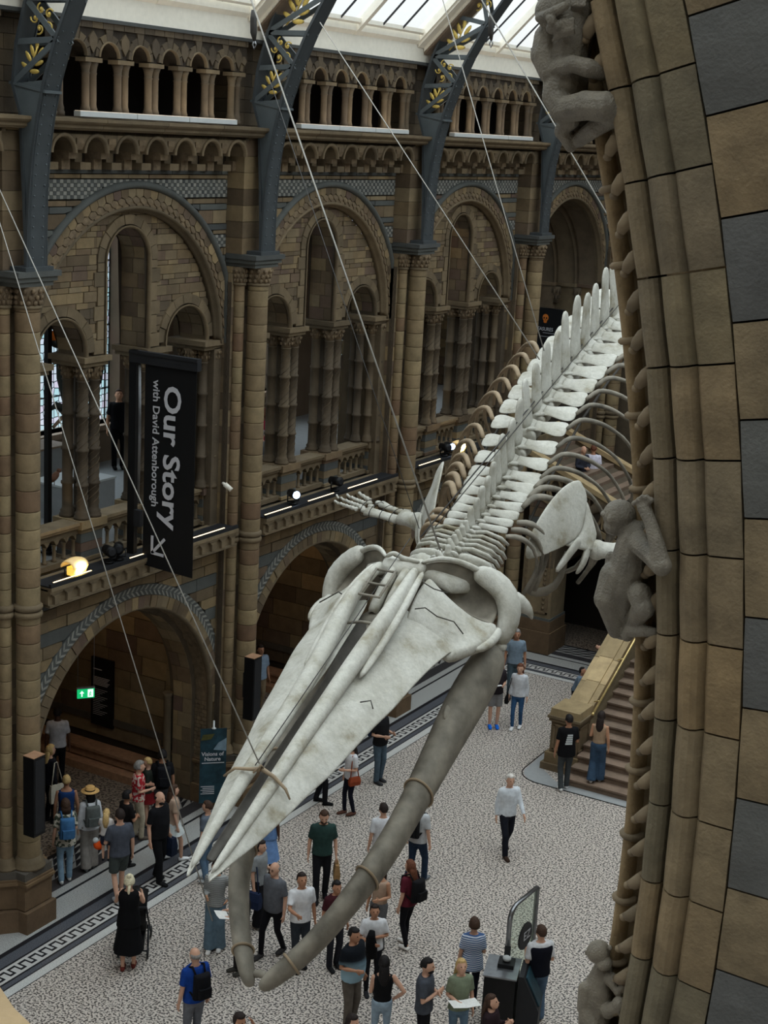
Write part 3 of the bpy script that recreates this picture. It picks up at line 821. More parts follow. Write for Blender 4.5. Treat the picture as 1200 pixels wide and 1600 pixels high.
# floor of the hall and of the chapels beside it (terrazzo with borders)
def floor_mat():
    m, t, b = newmat('terrazzo'); N = t.nodes.new; L = t.links.new
    g = N('ShaderNodeNewGeometry'); sx = N('ShaderNodeSeparateXYZ'); L(g.outputs['Position'], sx.inputs[0])
    def math_(op, a, b_=None, c=None):
        n = N('ShaderNodeMath'); n.operation = op
        for i, v in enumerate((a, b_, c)):
            if v is None: continue
            if isinstance(v, (int, float)): n.inputs[i].default_value = v
            else: L(v, n.inputs[i])
        return n.outputs[0]
    # coordinate u: distance from the wall line (long side); w: distance from the far cross border
    X, Y = sx.outputs['X'], sx.outputs['Y']
    far = math_('SUBTRACT', 37.60, Y)                       # 0 at the far dark line, grows toward us
    u1 = math_('SUBTRACT', X, 0.0)
    u = math_('MINIMUM', u1, far)
    al = math_('GREATER_THAN', u1, far)                     # 1 on the far cross border
    along = N('ShaderNodeMix'); L(al, along.inputs['Factor']); L(Y, along.inputs['A']); L(X, along.inputs['B'])
    A_ = along.outputs['Result']
    # speckled terrazzo: chips of black, white and warm grey
    def chips(scale, dark, light, thr, seed):
        v = N('ShaderNodeTexNoise'); v.inputs['Scale'].default_value = scale; v.inputs['Detail'].default_value = 1.0
        L(g.outputs['Position'], v.inputs['Vector'])
        r = N('ShaderNodeValToRGB'); r.color_ramp.elements[0].position = thr-0.03; r.color_ramp.elements[1].position = thr+0.03
        r.color_ramp.elements[0].color = srgb(*dark); r.color_ramp.elements[1].color = srgb(*light)
        L(v.outputs['Fac'], r.inputs['Fac']); return r.outputs['Color']
    speck = chips(26.0, (76, 71, 68), (200, 190, 180), 0.475, 0)
    lightgrey = chips(60.0, (140, 140, 138), (176, 176, 172), 0.5, 1)
    darkgrey = chips(60.0, (66, 68, 74), (92, 94, 100), 0.5, 2)
    BLK = srgb(30, 30, 34); WHT = srgb(186, 184, 180)
    # meander strip: light ground with a black key line
    per = 0.252
    ph = math_('FRACT', math_('DIVIDE', A_, per)); vv = math_('DIVIDE', math_('SUBTRACT', u, 0.585), 0.23)
    def inr(x, a, b_): return math_('MULTIPLY', math_('GREATER_THAN', x, a), math_('LESS_THAN', x, b_))
    up = math_('MULTIPLY', inr(ph, 0.0, 0.56), inr(vv, 0.72, 0.94)); dn = math_('MULTIPLY', inr(ph, 0.40, 1.0), inr(vv, 0.06, 0.28))
    v1 = math_('MULTIPLY', inr(ph, 0.0, 0.16), inr(vv, 0.06, 0.94)); v2 = math_('MULTIPLY', inr(ph, 0.40, 0.56), inr(vv, 0.06, 0.94))
    key = math_('MAXIMUM', math_('MAXIMUM', up, dn), math_('MAXIMUM', v1, v2))
    mean = N('ShaderNodeMix'); mean.data_type = 'RGBA'; L(key, mean.inputs['Factor']); mean.inputs['A'].default_value = WHT; mean.inputs['B'].default_value = BLK
    # small triangles near the chapels
    per2 = 0.30
    pa = math_('FRACT', math_('DIVIDE', math_('ADD', A_, u), per2)); pb = math_('FRACT', math_('DIVIDE', u, per2*0.62))
    tri = math_('GREATER_THAN', math_('ADD', pa, pb), 1.0)
    trim = N('ShaderNodeMix'); trim.data_type = 'RGBA'; L(tri, trim.inputs['Factor']); trim.inputs['A'].default_value = srgb(34, 34, 38); trim.inputs['B'].default_value = srgb(150, 148, 144)
    cur = speck
    def band(lo_, hi_, col):
        nonlocal cur
        mx = N('ShaderNodeMix'); mx.data_type = 'RGBA'; L(inr(u, lo_, hi_), mx.inputs['Factor']); L(cur, mx.inputs['A'])
        if isinstance(col, tuple): mx.inputs['B'].default_value = col
        else: L(col, mx.inputs['B'])
        cur = mx.outputs['Result']
    band(1.205, 1.225, BLK); band(1.03, 1.205, chips(60.0, (176, 176, 172), (205, 204, 200), 0.5, 3)); band(1.0, 1.03, BLK); band(0.90, 1.0, darkgrey)
    band(0.86, 0.90, BLK); band(0.54, 0.86, mean.outputs['Result']); band(0.50, 0.54, BLK); band(0.27, 0.50, darkgrey); band(0.17, 0.27, BLK)
    band(-0.38, 0.17, lightgrey); band(-0.44, -0.38, BLK); band(-0.62, -0.44, lightgrey); band(-0.92, -0.62, srgb(58, 56, 58)); band(-1.55, -0.92, trim.outputs['Result'])
    band(-1.65, -1.55, BLK); band(-99, -1.65, chips(17.0, (70, 60, 52), (140, 126, 112), 0.475, 4))
    L(cur, b.inputs['Base Color']); b.inputs['Roughness'].default_value = 0.42; b.inputs['Specular IOR Level'].default_value = 0.3
floor_mat()
mb = MB(); mb.box(-8, 19, -8, 50, -0.2, 0.0); struct('floor', mb, 'terrazzo')
# chapel and gallery shell behind the wall
XB = -6.2
mb = MB(); mb.box(XB-0.3, XB, 8, 46, 0, 5.9); struct('wall_chapels', mb, 'plaster')
mb = MB(); mb.box(XB-0.3, -1.05, 8, 46, 5.45, 6.08); o = struct('floor_gallery', mb, 'plinth_grey')
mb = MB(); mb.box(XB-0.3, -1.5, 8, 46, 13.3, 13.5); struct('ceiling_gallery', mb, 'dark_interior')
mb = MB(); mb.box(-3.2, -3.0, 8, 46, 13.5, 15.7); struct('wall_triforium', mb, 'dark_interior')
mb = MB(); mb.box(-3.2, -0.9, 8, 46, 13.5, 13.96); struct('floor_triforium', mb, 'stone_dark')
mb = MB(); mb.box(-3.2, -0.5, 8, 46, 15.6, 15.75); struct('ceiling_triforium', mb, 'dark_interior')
for k in range(1, 7):
    r = empty('wall_cross', (0, PY[k], 0)); r['kind'] = 'structure'
    mb = MB(); mb.box(XB, -1.9, -0.22, 0.22, 0, 5.45); mb.build('core', 'mortar', r)
    mb = MB()
    for z0, z1, lens in [(0.62+0.42*i, 0.62+0.42*(i+1), (0.8, 1.3)) for i in range(11)]:
        x = XB
        while x < -1.9:
            L_ = lens[0]+(lens[1]-lens[0])*rnd.random(); x1 = min(x+L_, -1.9)
            mb.box(x+0.008, x1-0.008, -0.25-0.02*rnd.random(), -0.2, z0+0.008, min(z1, 5.45)-0.008); x = x1
    o = mb.build('ashlar', 'stone_tan', r); o['kind'] = 'stuff'
    mb = MB(); mb.box(XB, -1.9, -0.30, -0.2, 0.95, 1.10); mb.build('dado_string', 'plinth_dark', r)
    if k in (2, 3, 4):
        t = empty('stone_bench', (-3.9, PY[k]-0.26, 0)); tag(t, {2: 'long low bench against the chapel wall left of the first pier', 3: 'long low wooden bench in the nearest ground-floor chapel', 4: 'long low bench in the second chapel, behind the whale skull'}[k], 'bench', 'benches along the chapel walls')
        mb = MB(); mb.box(-2.1, 1.9, -0.42, 0.0, 0.40, 0.46); mb.build('seat', 'wood_bench', t)
        mb = MB(); mb.box(-2.1, 1.9, -0.36, 0.0, 0.2, 0.37); mb.build('riser', 'wood_bench', t)
        mb = MB(); mb.box(-2.1, 1.9, -0.62, 0.0, 0.0, 0.17); mb.build('step', 'wood_bench', t)
# outer gallery wall with tall stained-glass windows
GW = 26.67; ZS = 7.0
def gallery_back():
    bays = {'Z': 0, 'A': 1, 'B': 2, 'C': 3, 'D': 4}
    r = empty('wall_gallery', (0, 0, 0)); r['kind'] = 'structure'
    mb = MB()
    WIN = []
    for k in range(5):
        for (a, d) in ((-1.5, 1.51),): WIN.append((GW+a+S*(k-2), GW+d+S*(k-2)))
    prev = 8.0
    for a, d in WIN:
        mb.box(XB-0.35, XB, prev, a, 6.08, 13.3); mb.box(XB-0.35, XB, a, d, 6.08, ZS); mb.box(XB-0.35, XB, a, d, 13.0, 13.3); prev = d
    mb.box(XB-0.35, XB, prev, 46, 6.08, 13.3)
    for b in range(5):
        c = BC[b]
        ys = [-S/2, -2.0, -0.35, 0.35, 2.0, S/2]
    mb.build('masonry', 'plaster', r)
    n = 1
    for (a, d) in WIN[:8]:
        c = 0
        wn = empty('window_%d' % n, (XB-0.34, (a+d)/2, ZS)); wn['kind'] = 'structure'; n += 1
        h = 13.0-ZS; W_ = (d-a)
        mb = MB(); mb.add([(0, -W_/2, 0), (0, W_/2, 0), (0, W_/2, h), (0, -W_/2, h)], [(0, 1, 2, 3)]); mb.build('pane', 'stained_glass', wn, fix=False)
        mb = MB()
        for y in (-W_/2, -W_/2+0.14, W_/2-0.14, W_/2, 0): mb.box(-0.01, 0.02, y-0.015, y+0.015, 0, h)
        for k in range(9): mb.box(-0.01, 0.02, -W_/2, W_/2, h*k/8-0.012, h*k/8+0.012)
        mb.build('glazing_bar', 'black', wn)
        mb = MB(); mb.box(-0.1, 0.5, -W_/2-0.1, W_/2+0.1, -0.12, 0); mb.build('sill', 'wood_light', wn)
gallery_back()
# hall's right wall, both ends and the glazed roof
mb = MB(); mb.box(17.9, 18.3, 4.5, 46, 0, 15.6); struct('wall_right', mb, 'stone_tan')
mb = MB(); mb.box(-6.5, 0.0, 45.6, 46, 0, 15.7); mb.box(0.0, 17.9, 45.6, 46, 0, 15.7); mb.add([(-0.4, 45.7, 15.7), (17.4, 45.7, 15.7), (8.5, 45.7, 24.6)], [(0, 1, 2)]); struct('wall_far', mb, 'stone_tan')
mb = MB(); mb.box(-8, 25, -8.3, -8, 6, 24.6); struct('wall_back', mb, 'stone_tan')
mb = MB(); mb.box(24.7, 25, -8, 4.2, 6, 22); struct('wall_side', mb, 'stone_tan')
# roof
RF = empty('ceiling', (0, 0, 0)); RF['kind'] = 'structure'
x0, z0 = -0.22, 16.02; xr, zr = 8.5, 24.8
sl = (zr-z0)/(xr-x0)
def rp_(s, h=0.0, sgn=1):     # point on the slope: s along x from the eaves, h normal offset
    return (x0+s, z0+s*sl+h) if sgn > 0 else (17.0-(x0+s), z0+s*sl+h)
def slope_box(mb, s0, s1, y0, y1, h0, h1, sgn=1):
    a = rp_(s0, h0, sgn); b = rp_(s1, h0, sgn); c = rp_(s1, h1, sgn); d = rp_(s0, h1, sgn)
    mb.prism([(p[0], y0, p[1]) for p in (a, b, c, d)], (0, y1-y0, 0))
LEN0, LEN1 = -8, 46
for sg in (1, -1):
    mb = MB(); cx_ = sorted((-0.36, -0.24) if sg > 0 else (17.24, 17.36)); mb.box(cx_[0], cx_[1], LEN0, LEN1, 15.56, 16.04); mb.build('cove_panel', 'cream_paint', RF)
    mb = MB(); slope_box(mb, -0.02, 0.06, LEN0, LEN1, -0.08, 0.10, sg); slope_box(mb, 0.12, 0.16, LEN0, LEN1, -0.02, 0.06, sg); slope_box(mb, 4.1, 4.3, LEN0, LEN1, -0.06, 0.1, sg); slope_box(mb, 7.8, 9.05, LEN0, LEN1, -0.06, 0.1, sg); mb.build('purlin', 'cream_paint', RF)
    mb = MB(); mb2 = MB(); mb3 = MB(); mb4 = MB()
    k = -4
    while PY[0]+S*k < LEN1:
        yc = PY[0]+S*k
        slope_box(mb2, 0.0, 9.0, yc-0.28, yc+0.28, -0.30, -0.02, sg)
        for dy in (-0.42, 0.42):
            slope_box(mb, 0.0, 9.0, yc+dy-0.16, yc+dy+0.16, -0.16, 0.14, sg); slope_box(mb, 0.0, 9.0, yc+dy*0.62-0.05, yc+dy*0.62+0.05, -0.24, 0.10, sg); slope_box(mb, 0.0, 9.0, yc+dy*1.45-0.03, yc+dy*1.45+0.03, -0.09, 0.12, sg)
        for f_, w_ in ((0.5, 0.07),):
            slope_box(mb, 0.0, 9.0, yc+S*f_-w_, yc+S*f_+w_, -0.10, 0.12, sg)
        for f_ in (0.24, 0.37, 0.63, 0.76):
            slope_box(mb3, 0.1, 9.0, yc+S*f_-0.014, yc+S*f_+0.014, 0.0, 0.05, sg)
        k += 1
    mb.build('rafter', 'cream_paint', RF); mb2.build('main_rafter', 'rafter_brown', RF); mb3.build('glazing_bar', 'charcoal', RF)
    mb = MB(); a = rp_(0.0, 0.06, sg); b = rp_(9.0, 0.06, sg)
    mb.add([(a[0], LEN0, a[1]), (b[0], LEN0, b[1]), (b[0], LEN1, b[1]), (a[0], LEN1, a[1])], [(0, 1, 2, 3)]); mb.build('roof_pane', 'roof_glass', RF, fix=False)
# ---------------------------------------------------------------- iron roof trusses springing from the pier caps
def truss(k, label):
    Yc = PY[k]; r = empty('roof_truss', (0, Yc, 0)); hw = 0.25
    # inner chord (x, z) and outer chord
    inn = [(0.00, 11.60), (0.01, 12.2), (0.04, 12.8), (0.10, 13.4), (0.20, 13.95), (0.34, 14.5), (0.56, 15.1), (0.84, 15.7), (1.25, 16.4), (1.85, 17.2), (2.7, 18.0), (3.9, 18.8), (5.4, 19.4), (7.0, 19.7), (8.5, 19.8)]
    out = [(-0.05, 11.60), (-0.08, 12.2), (-0.12, 12.8), (-0.17, 13.4), (-0.20, 13.97), (-0.36, 14.42), (-0.28, 15.05), (-0.08, 15.7), (0.28, 16.6), (0.95, 17.6), (1.9, 18.6), (3.2, 19.6), (4.8, 20.4), (6.6, 20.9), (8.5, 21.1)]
    def hwz(z): return 0.185+0.04*max(0, min(1, (13.6-z)/2.0))
    def ribbon(mb, P, t, w0, w1, flip=1):
        top = []; bot = []; W0, W1 = w0/0.25, w1/0.25
        for i, (x, z) in enumerate(P):
            a = Vector(P[max(i-1, 0)]); b = Vector(P[min(i+1, len(P)-1)]); d = (b-a).normalized(); nrm = Vector((d.y, -d.x))*t*flip; w0 = W0*hwz(z); w1 = W1*hwz(z)
            top.append([(x, w0, z), (x, w1, z)]); bot.append([(x-nrm.x, w0, z-nrm.y), (x-nrm.x, w1, z-nrm.y)])
        mb.slab(top, bot)
    m2 = [(17-x, z) for x, z in reversed(inn[:-1])]; m3 = [(17-x, z) for x, z in reversed(out[:-1])]
    I = inn+m2; O = out+m3
    mb = MB(); ribbon(mb, I, 0.035, -hw, hw)
    # dish edges of the chord
    for s in (-1, 1): ribbon(mb, I, 0.05, s*hw-0.02, s*hw+0.02)
    mb.build('inner_chord', 'iron', r)
    mb = MB(); ribbon(mb, O, 0.035, -hw, hw, -1)
    for s in (-1, 1): ribbon(mb, O, 0.05, s*hw-0.02, s*hw+0.02, -1)
    mb.build('outer_chord', 'iron', r)
    # solid web up to the cornice, with its capping plate
    for sgn in (0, 1):
        mx = (lambda x: 17-x) if sgn else (lambda x: x)
        mb = MB()
        for yy in (-0.175, 0.155):
            Q = [(mx(x), yy, z) for x, z in inn[:6]]+[(mx(x), yy, z) for x, z in reversed(out[:6])]
            mb.prism(Q, (0, 0.02, 0))
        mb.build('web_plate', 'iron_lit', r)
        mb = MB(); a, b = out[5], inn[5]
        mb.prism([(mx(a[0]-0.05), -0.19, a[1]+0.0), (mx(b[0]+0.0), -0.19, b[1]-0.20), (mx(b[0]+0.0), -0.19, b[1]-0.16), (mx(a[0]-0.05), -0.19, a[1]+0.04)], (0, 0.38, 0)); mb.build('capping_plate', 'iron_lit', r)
        mb = MB(); xs = sorted((mx(-0.28), mx(0.06))); mb.box(xs[0], xs[1], -0.32, 0.32, 11.55, 11.62); mb.build('foot_plate', 'iron', r)
        mb = MB()   # rivets in two rows
        for i in range(24):
            t = i/23*6.2; j = int(t); f = t-j
            if j+1 >= len(inn): break
            x = inn[j][0]*(1-f)+inn[j+1][0]*f; z = inn[j][1]*(1-f)+inn[j+1][1]*f
            for yy in (-0.11, 0.11): mb.ball((mx(x+0.008) if not sgn else mx(x+0.008), yy, z), 0.016, 6, 4)
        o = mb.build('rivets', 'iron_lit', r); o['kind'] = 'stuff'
        # lattice
        mb = MB(); gd = MB()
        for i in range(5, 12):
            a, b = out[i], inn[i]; c, d = out[i+1], inn[i+1]
            for p, q in ((a, d), (c, d)) if i % 2 else ((b, c), (c, d)):
                if i == 5: p, q = (out[5], inn[6]) if (p, q) != (c, d) else (c, d)
                pv, qv = Vector((mx(p[0]), 0, p[1])), Vector((mx(q[0]), 0, q[1])); dd = (qv-pv); L_ = dd.length/2; dd.normalize(); nn = Vector((-dd.z, 0, dd.x))
                for yy in (-0.165, 0.165): mb.obox((pv+qv)/2+Vector((0, yy, 0)), dd*L_, nn*0.045, Vector((0, 0.015, 0)))
            # gilded foliage in each panel
            cx = (mx(a[0])+mx(b[0])+mx(c[0])+mx(d[0]))/4; cz = (a[1]+b[1]+c[1]+d[1])/4
            sp = (Vector(b)-Vector(a)).length
            if i <= 10:
                sc = sp*0.36
                if i % 2:
                    gd.tube([(cx-sc*0.7, -0.16, cz-sc*0.8), (cx, -0.16, cz), (cx+sc*0.4, -0.16, cz+sc*0.9)], 0.016, 5)
                    for (u, v, an) in ((-0.35, 0.25, 2.2), (0.45, -0.1, 0.3), (-0.05, 0.6, 1.9), (0.6, 0.5, 0.9), (0.35, 1.0, 1.4), (-0.6, -0.3, 2.6), (0.1, -0.6, 0.0)):
                        R_ = Matrix.Rotation(-an, 3, 'Y'); gd.ball((cx+sc*u, -0.16, cz+sc*v), (sc*0.42, 0.015, sc*0.15), 8, 5, R_)
                else:
                    for q_ in range(5):
                        an = q_*1.257+0.5; u, v = 0.5*math.cos(an), 0.5*math.sin(an)
                        pts = [(cx+sc*(u+0.3*(1-t/12)*math.cos(an+t*0.55)), -0.16, cz+sc*(v+0.3*(1-t/12)*math.sin(an+t*0.55))) for t in range(12)]
                        gd.tube(pts, 0.014, 5); gd.ball((cx+sc*u, -0.16, cz+sc*v), (sc*0.12, 0.02, sc*0.12), 6, 4)
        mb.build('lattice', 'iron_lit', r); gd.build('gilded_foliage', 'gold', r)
    tag(r, label, 'truss', 'iron roof trusses')
truss(2, 'grey iron arched truss with gilded leaves standing on the leftmost pier')
truss(3, 'grey iron arched truss with gilded scrolls above the pier right of the banner')
truss(4, 'grey iron arched truss standing on the third pier, behind the top cables')
truss(5, 'grey iron arched truss furthest right, half hidden by the carved monkey')
# ---------------------------------------------------------------- the great transverse arch right in front of the camera
FA = empty('wall_front_arch', (0, 0, 0)); FA['kind'] = 'structure'
XC, ZC0, YF = 8.5, 12.0, 4.0
def voussoir(r_prof, a0, a1, mat, name, n=4, jog=0.0, yb=4.35):
    """r_prof: (radius, y) front profile, swept between two angles, closed at the back"""
    rows = []; dn = 0.0035
    for i in range(n+1):
        e = i/n; a = a0+(a1-a0)*e
        inset = 0.006 if i in (0, n) else 0.0
        rows.append([(XC+r*math.cos(a), y+inset, ZC0+r*math.sin(a)) for r, y in r_prof])
    bot = [[(p[0], yb, p[2]) for p in row] for row in rows]
    mb = MB(); mb.slab(rows, bot); return mb.build(name, mat, FA)
half = lambda c, r, y, w, n=7, b=1.0: [(c+w*math.cos(math.pi-math.pi*i/n), y-b*w*math.sin(math.pi*i/n)) for i in range(n+1)]
profA = [(7.340, 4.20)]+half(7.374, 0, 4.065, 0.033, 7, 1.0)[0:]                       # outer roll
profB = [(7.409, 4.09)]+[(7.415, 4.045), (7.428, 4.018), (7.448, 4.0), (7.468, 3.995), (7.485, 4.002), (7.497, 4.018), (7.503, 4.024), (7.507, 4.012), (7.516, 4.0), (7.56, 3.993), (7.615, 3.99)]
profC = [(7.622, 3.985), (7.70, 3.985), (8.25, 3.985)]
def seq(start, end, steps):
    a = start; out = []
    i = 0
    while a < end:
        b = a+steps[i % len(steps)]; out.append((a, b)); a = b; i += 1
    return out
g = 0.0004
i = 0
for (a, b) in seq(-0.36, math.pi+0.36, [0.0345, 0.0335, 0.0355]):
    voussoir(profA, a+g, b-g, 'stone_front', 'roll_stone', 3)
    voussoir(profB, a+g, b-g, 'stone_front', 'moulded_voussoir', 3)
for j, (a, b) in enumerate(seq(-0.40+0.012, math.pi+0.4, [0.0350, 0.0340, 0.036])):
    if -0.37 < a < 0.62 or True:
        voussoir(profC, a+g, b-g, 'stone_front_slate' if j % 2 else 'stone_front', 'face_voussoir', 3)
# inner orders set back toward the hall: shaft, hollow with leaf crockets
def sweep_band(prof, name, mat, a0=-0.36, a1=math.pi+0.36, n=150):
    mb = MB(); mb.sm = True
    rows = [[(XC+r*math.cos(a0+(a1-a0)*i/n), y, ZC0+r*math.sin(a0+(a1-a0)*i/n)) for r, y in prof] for i in range(n+1)]
    mb.grid(rows); return mb.build(name, mat, FA)
sweep_band([(7.36, 4.25), (7.345, 4.14), (7.33, 4.17), (7.315, 4.19), (7.30, 4.19), (7.285, 4.17), (7.275, 4.22), (7.26, 4.36)], 'hollow', 'stone_front')
sweep_band([(7.292, 4.20), (7.285, 4.155), (7.272, 4.138), (7.258, 4.135), (7.245, 4.145), (7.237, 4.17), (7.232, 4.25), (7.232, 5.0), (7.3, 5.02)], 'shaft_order', 'stone_front')
mbk = MB(); mbs = MB()
a = -0.36; i = 0
while a < math.pi+0.36:
    er = Vector((math.cos(a), 0, math.sin(a))); et = Vector((-math.sin(a), 0, math.cos(a))); c = Vector((XC, 0, ZC0))
    p0 = c+er*7.348+Vector((0, 4.10, 0))
    sgn = 1 if a < math.pi/2 else -1
    up_ = et*sgn
    mb = MB(); mb.tube([p0+up_*0.022, p0-er*0.014+up_*0.010+Vector((0, -0.022, 0)), p0-er*0.034-up_*0.008+Vector((0, -0.024, 0)), p0-er*0.052-up_*0.022+Vector((0, -0.004, 0))], [(0.018, 0.022), (0.015, 0.022), (0.012, 0.018), (0.009, 0.012)], 8)
    mb.tube([p0+up_*0.040, p0-er*0.012+up_*0.026+Vector((0, -0.018, 0)), p0-er*0.036+up_*0.008+Vector((0, -0.012, 0))], [0.008, 0.010, 0.006], 6)
    mb.ball(p0-er*0.054-up_*0.026+Vector((0, -0.004, 0)), (0.015, 0.015, 0.012), 8, 5)
    if 0 < i < 95 and -0.2 < a < 0.75: mb.build('leaf_crocket', 'stone_mould', FA)
    else: mbk.v and None; n0 = len(mbk.v); mbk.v += mb.v; mbk.f += [tuple(q+n0 for q in f) for f in mb.f]; mbk.mi += mb.mi; mbk.smooth += mb.smooth
    if i % 2 == 0:
        p1 = c+er*7.266+Vector((0, 4.165, 0)); u = er
        mbs.tube([p1-et*0.010*sgn, p1-et*0.004, p1+et*0.004, p1+et*0.010*sgn], [0.034, 0.040, 0.040, 0.032], 12)
    a += 0.0148; i += 1
o = mbk.build('leaf_crocket', 'stone_mould', FA); o['kind'] = 'stuff'
o = mbs.build('shaft_annulet', 'stone_mould', FA)
# wall beyond the arch ring (down to the jambs and up to the roof)
mb = MB(); n = 60
for i in range(n):
    a0, a1 = -0.1+(math.pi+0.2)*i/n, -0.1+(math.pi+0.2)*(i+1)/n
    P = lambda a, R: (XC+R*math.cos(a), ZC0+R*math.sin(a))
    def outer(a):
        x, z = math.cos(a), math.sin(a); t = 1e9
        if x > 1e-6: t = min(t, (24.8-XC)/x)
        if x < -1e-6: t = min(t, (-7.5-XC)/x)
        if z > 1e-6: t = min(t, (24.4-ZC0)/z)
        if z < -1e-6: t = min(t, (6-ZC0)/z)
        return (XC+x*t, ZC0+z*t)
    q = [P(a0, 8.2), P(a1, 8.2), outer(a1), outer(a0)]
    for yy in (4.0, 4.34): mb.add([(x, yy, z) for x, z in q], [(0, 1, 2, 3)])
for s in (1, -1):
    for yy in (4.0,): mb.add([(XC+s*7.9, yy, 0), (XC+s*16.2, yy, 0), (XC+s*16.2, yy, 11.6), (XC+s*8.0, yy, 11.6)], [(0, 1, 2, 3)])
mb.build('masonry', 'stone_front', FA)
for s in (1, -1):
    mb = MB(); x0_, x1_ = sorted((XC+s*7.2, XC+s*8.6)); mb.box(x0_, x1_, 4.02, 5.0, 0, 9.6); mb.build('jamb', 'stone_front', FA)
# ---- carved monkeys climbing the arch
def remesh_obj(mb, name, mat, parent, voxel, smooth=4, disp=None):
    o = mb.build(name, mat, parent)
    m = o.modifiers.new('union', 'REMESH'); m.mode = 'VOXEL'; m.voxel_size = voxel; m.use_smooth_shade = True
    if smooth:
        m2 = o.modifiers.new('soft', 'SMOOTH'); m2.factor = 0.5; m2.iterations = smooth
    return o
def J(px, py, dy=0.0): return on(px, py, Y=4.12+dy)
PXM = 4.4/2404*1.02     # metres per photo pixel at the arch
def limb(mb, pts, n=10):
    """pts: (px, py, dy, radius in px)"""
    P = [J(x, y, d) for x, y, d, r in pts]; R = [r*PXM for *_, r in pts]
    mb.tube(P, R, n)
    for p, r in zip(P, R): mb.ball(p, r, 10, 8)
# monkey at mid height, back to us, arms raised to its head
m = empty('monkey_carving', tuple(on(990, 990, Y=4.2))); tag(m, 'carved stone monkey crouching with one arm raised, halfway up the arch', 'carving', 'carved monkeys on the arch')
def mk(build, tagr):
    mb = MB(); build(mb)
    for i, v in enumerate(mb.v): mb.v[i] = tuple(Vector(v)-Vector(tagr.location))
    return remesh_obj(mb, 'body', 'stone_monkey', tagr, 0.0032, 1)
def b2(mb):
    limb(mb, [(990, 845, 0.00, 26), (985, 880, 0.0, 31), (975, 915, 0.0, 33), (970, 945, 0.02, 34), (975, 975, 0.03, 26)], 14)
    limb(mb, [(1000, 835, 0.0, 22), (985, 828, 0.0, 18), (970, 815, 0.0, 20)])
    mb.ball(J(968, 805, 0), (0.049, 0.05, 0.046), 18, 14); mb.ball(J(960, 822, -0.01), (0.032, 0.034, 0.028), 12, 8)   # skull, jaw
    mb.ball(J(953, 812, -0.05), (0.010, 0.006, 0.013), 8, 6)                                                           # ear
    mb.ball(J(948, 802, -0.01), (0.018, 0.03, 0.010), 8, 6)                                                          # brow
    limb(mb, [(1000, 848, -0.05, 19), (1020, 868, -0.09, 17), (1034, 884, -0.12, 16)]); limb(mb, [(1034, 884, -0.12, 15), (1026, 850, -0.11, 12.5), (1016, 815, -0.10, 10), (1006, 792, -0.09, 11)])
    for k, (x, y) in enumerate(((998, 781), (1004, 777), (1011, 777), (1018, 781))): limb(mb, [(1008, 790, -0.09, 6), (x, y, -0.10, 4.5), (x-8, y+6, -0.09, 4)], 6)
    limb(mb, [(960, 900, -0.02, 24), (948, 935, -0.04, 21), (962, 985, -0.01, 13)]); limb(mb, [(1000, 930, -0.04, 20), (1005, 950, -0.05, 19), (990, 975, -0.02, 13), (980, 992, -0.02, 11)])
    limb(mb, [(985, 985, -0.03, 11), (1005, 985, -0.04, 10), (1022, 988, -0.04, 8)]); limb(mb, [(955, 870, 0, 9), (950, 900, -0.01, 8), (965, 940, -0.03, 8)])
mk(b2, m)
# bearded monkey at the top
m = empty('monkey_carving', tuple(on(890, 100, Y=4.2))); tag(m, 'carved stone bearded monkey with folded arms at the top of the arch', 'carving', 'carved monkeys on the arch')
def b1(mb):
    limb(mb, [(905, 20, 0.0, 30), (893, 60, 0.0, 33), (885, 95, 0.0, 34), (885, 130, 0.0, 34), (888, 165, 0.02, 30), (900, 205, 0.04, 22)], 14)
    mb.ball(J(864, 18, -0.03), (0.050, 0.055, 0.050), 18, 14); mb.ball(J(862, -8, -0.02), (0.046, 0.05, 0.03), 12, 8)
    limb(mb, [(843, 28, -0.07, 7), (855, 24, -0.09, 8), (868, 17, -0.095, 8), (882, 10, -0.09, 7)], 8)                 # brow ridge
    limb(mb, [(862, 24, -0.09, 6), (862, 34, -0.10, 7)], 8); mb.ball(J(861, 29, -0.10), (0.016, 0.014, 0.011), 8, 6)    # nose
    limb(mb, [(862, 44, -0.085, 9), (872, 41, -0.085, 9), (880, 36, -0.08, 8)], 8)                                     # muzzle
    for k in range(9):
        x = 872+k*3.0; limb(mb, [(x-1, 40-k*1.2, -0.085, 3.6), (x-1, 52-k*0.8, -0.085, 3.4), (x-8+k*1.2, 64-k*1.5, -0.075, 2.0)], 6)
    for k in range(7): limb(mb, [(893+k*3.5, -6+k, -0.06, 4), (894+k*3.3, 8, -0.065, 3), (893+k*3, 16-k, -0.05, 1.6)], 6)
    limb(mb, [(856, 60, -0.02, 22), (853, 85, -0.03, 24), (862, 112, -0.04, 20)]); limb(mb, [(868, 108, -0.05, 13), (895, 100, -0.07, 13), (918, 106, -0.06, 14), (940, 112, -0.03, 13)])
    limb(mb, [(872, 125, -0.03, 23), (868, 150, -0.04, 21), (880, 172, -0.05, 20)]); limb(mb, [(880, 172, -0.05, 20), (915, 165, -0.07, 22), (945, 166, -0.07, 22), (973, 178, -0.05, 15)])
    limb(mb, [(965, 182, -0.04, 14), (930, 200, -0.03, 14), (905, 218, 0.0, 12)]); limb(mb, [(890, 185, -0.02, 18), (880, 205, -0.01, 14), (892, 228, 0, 10)])
mk(b1, m)
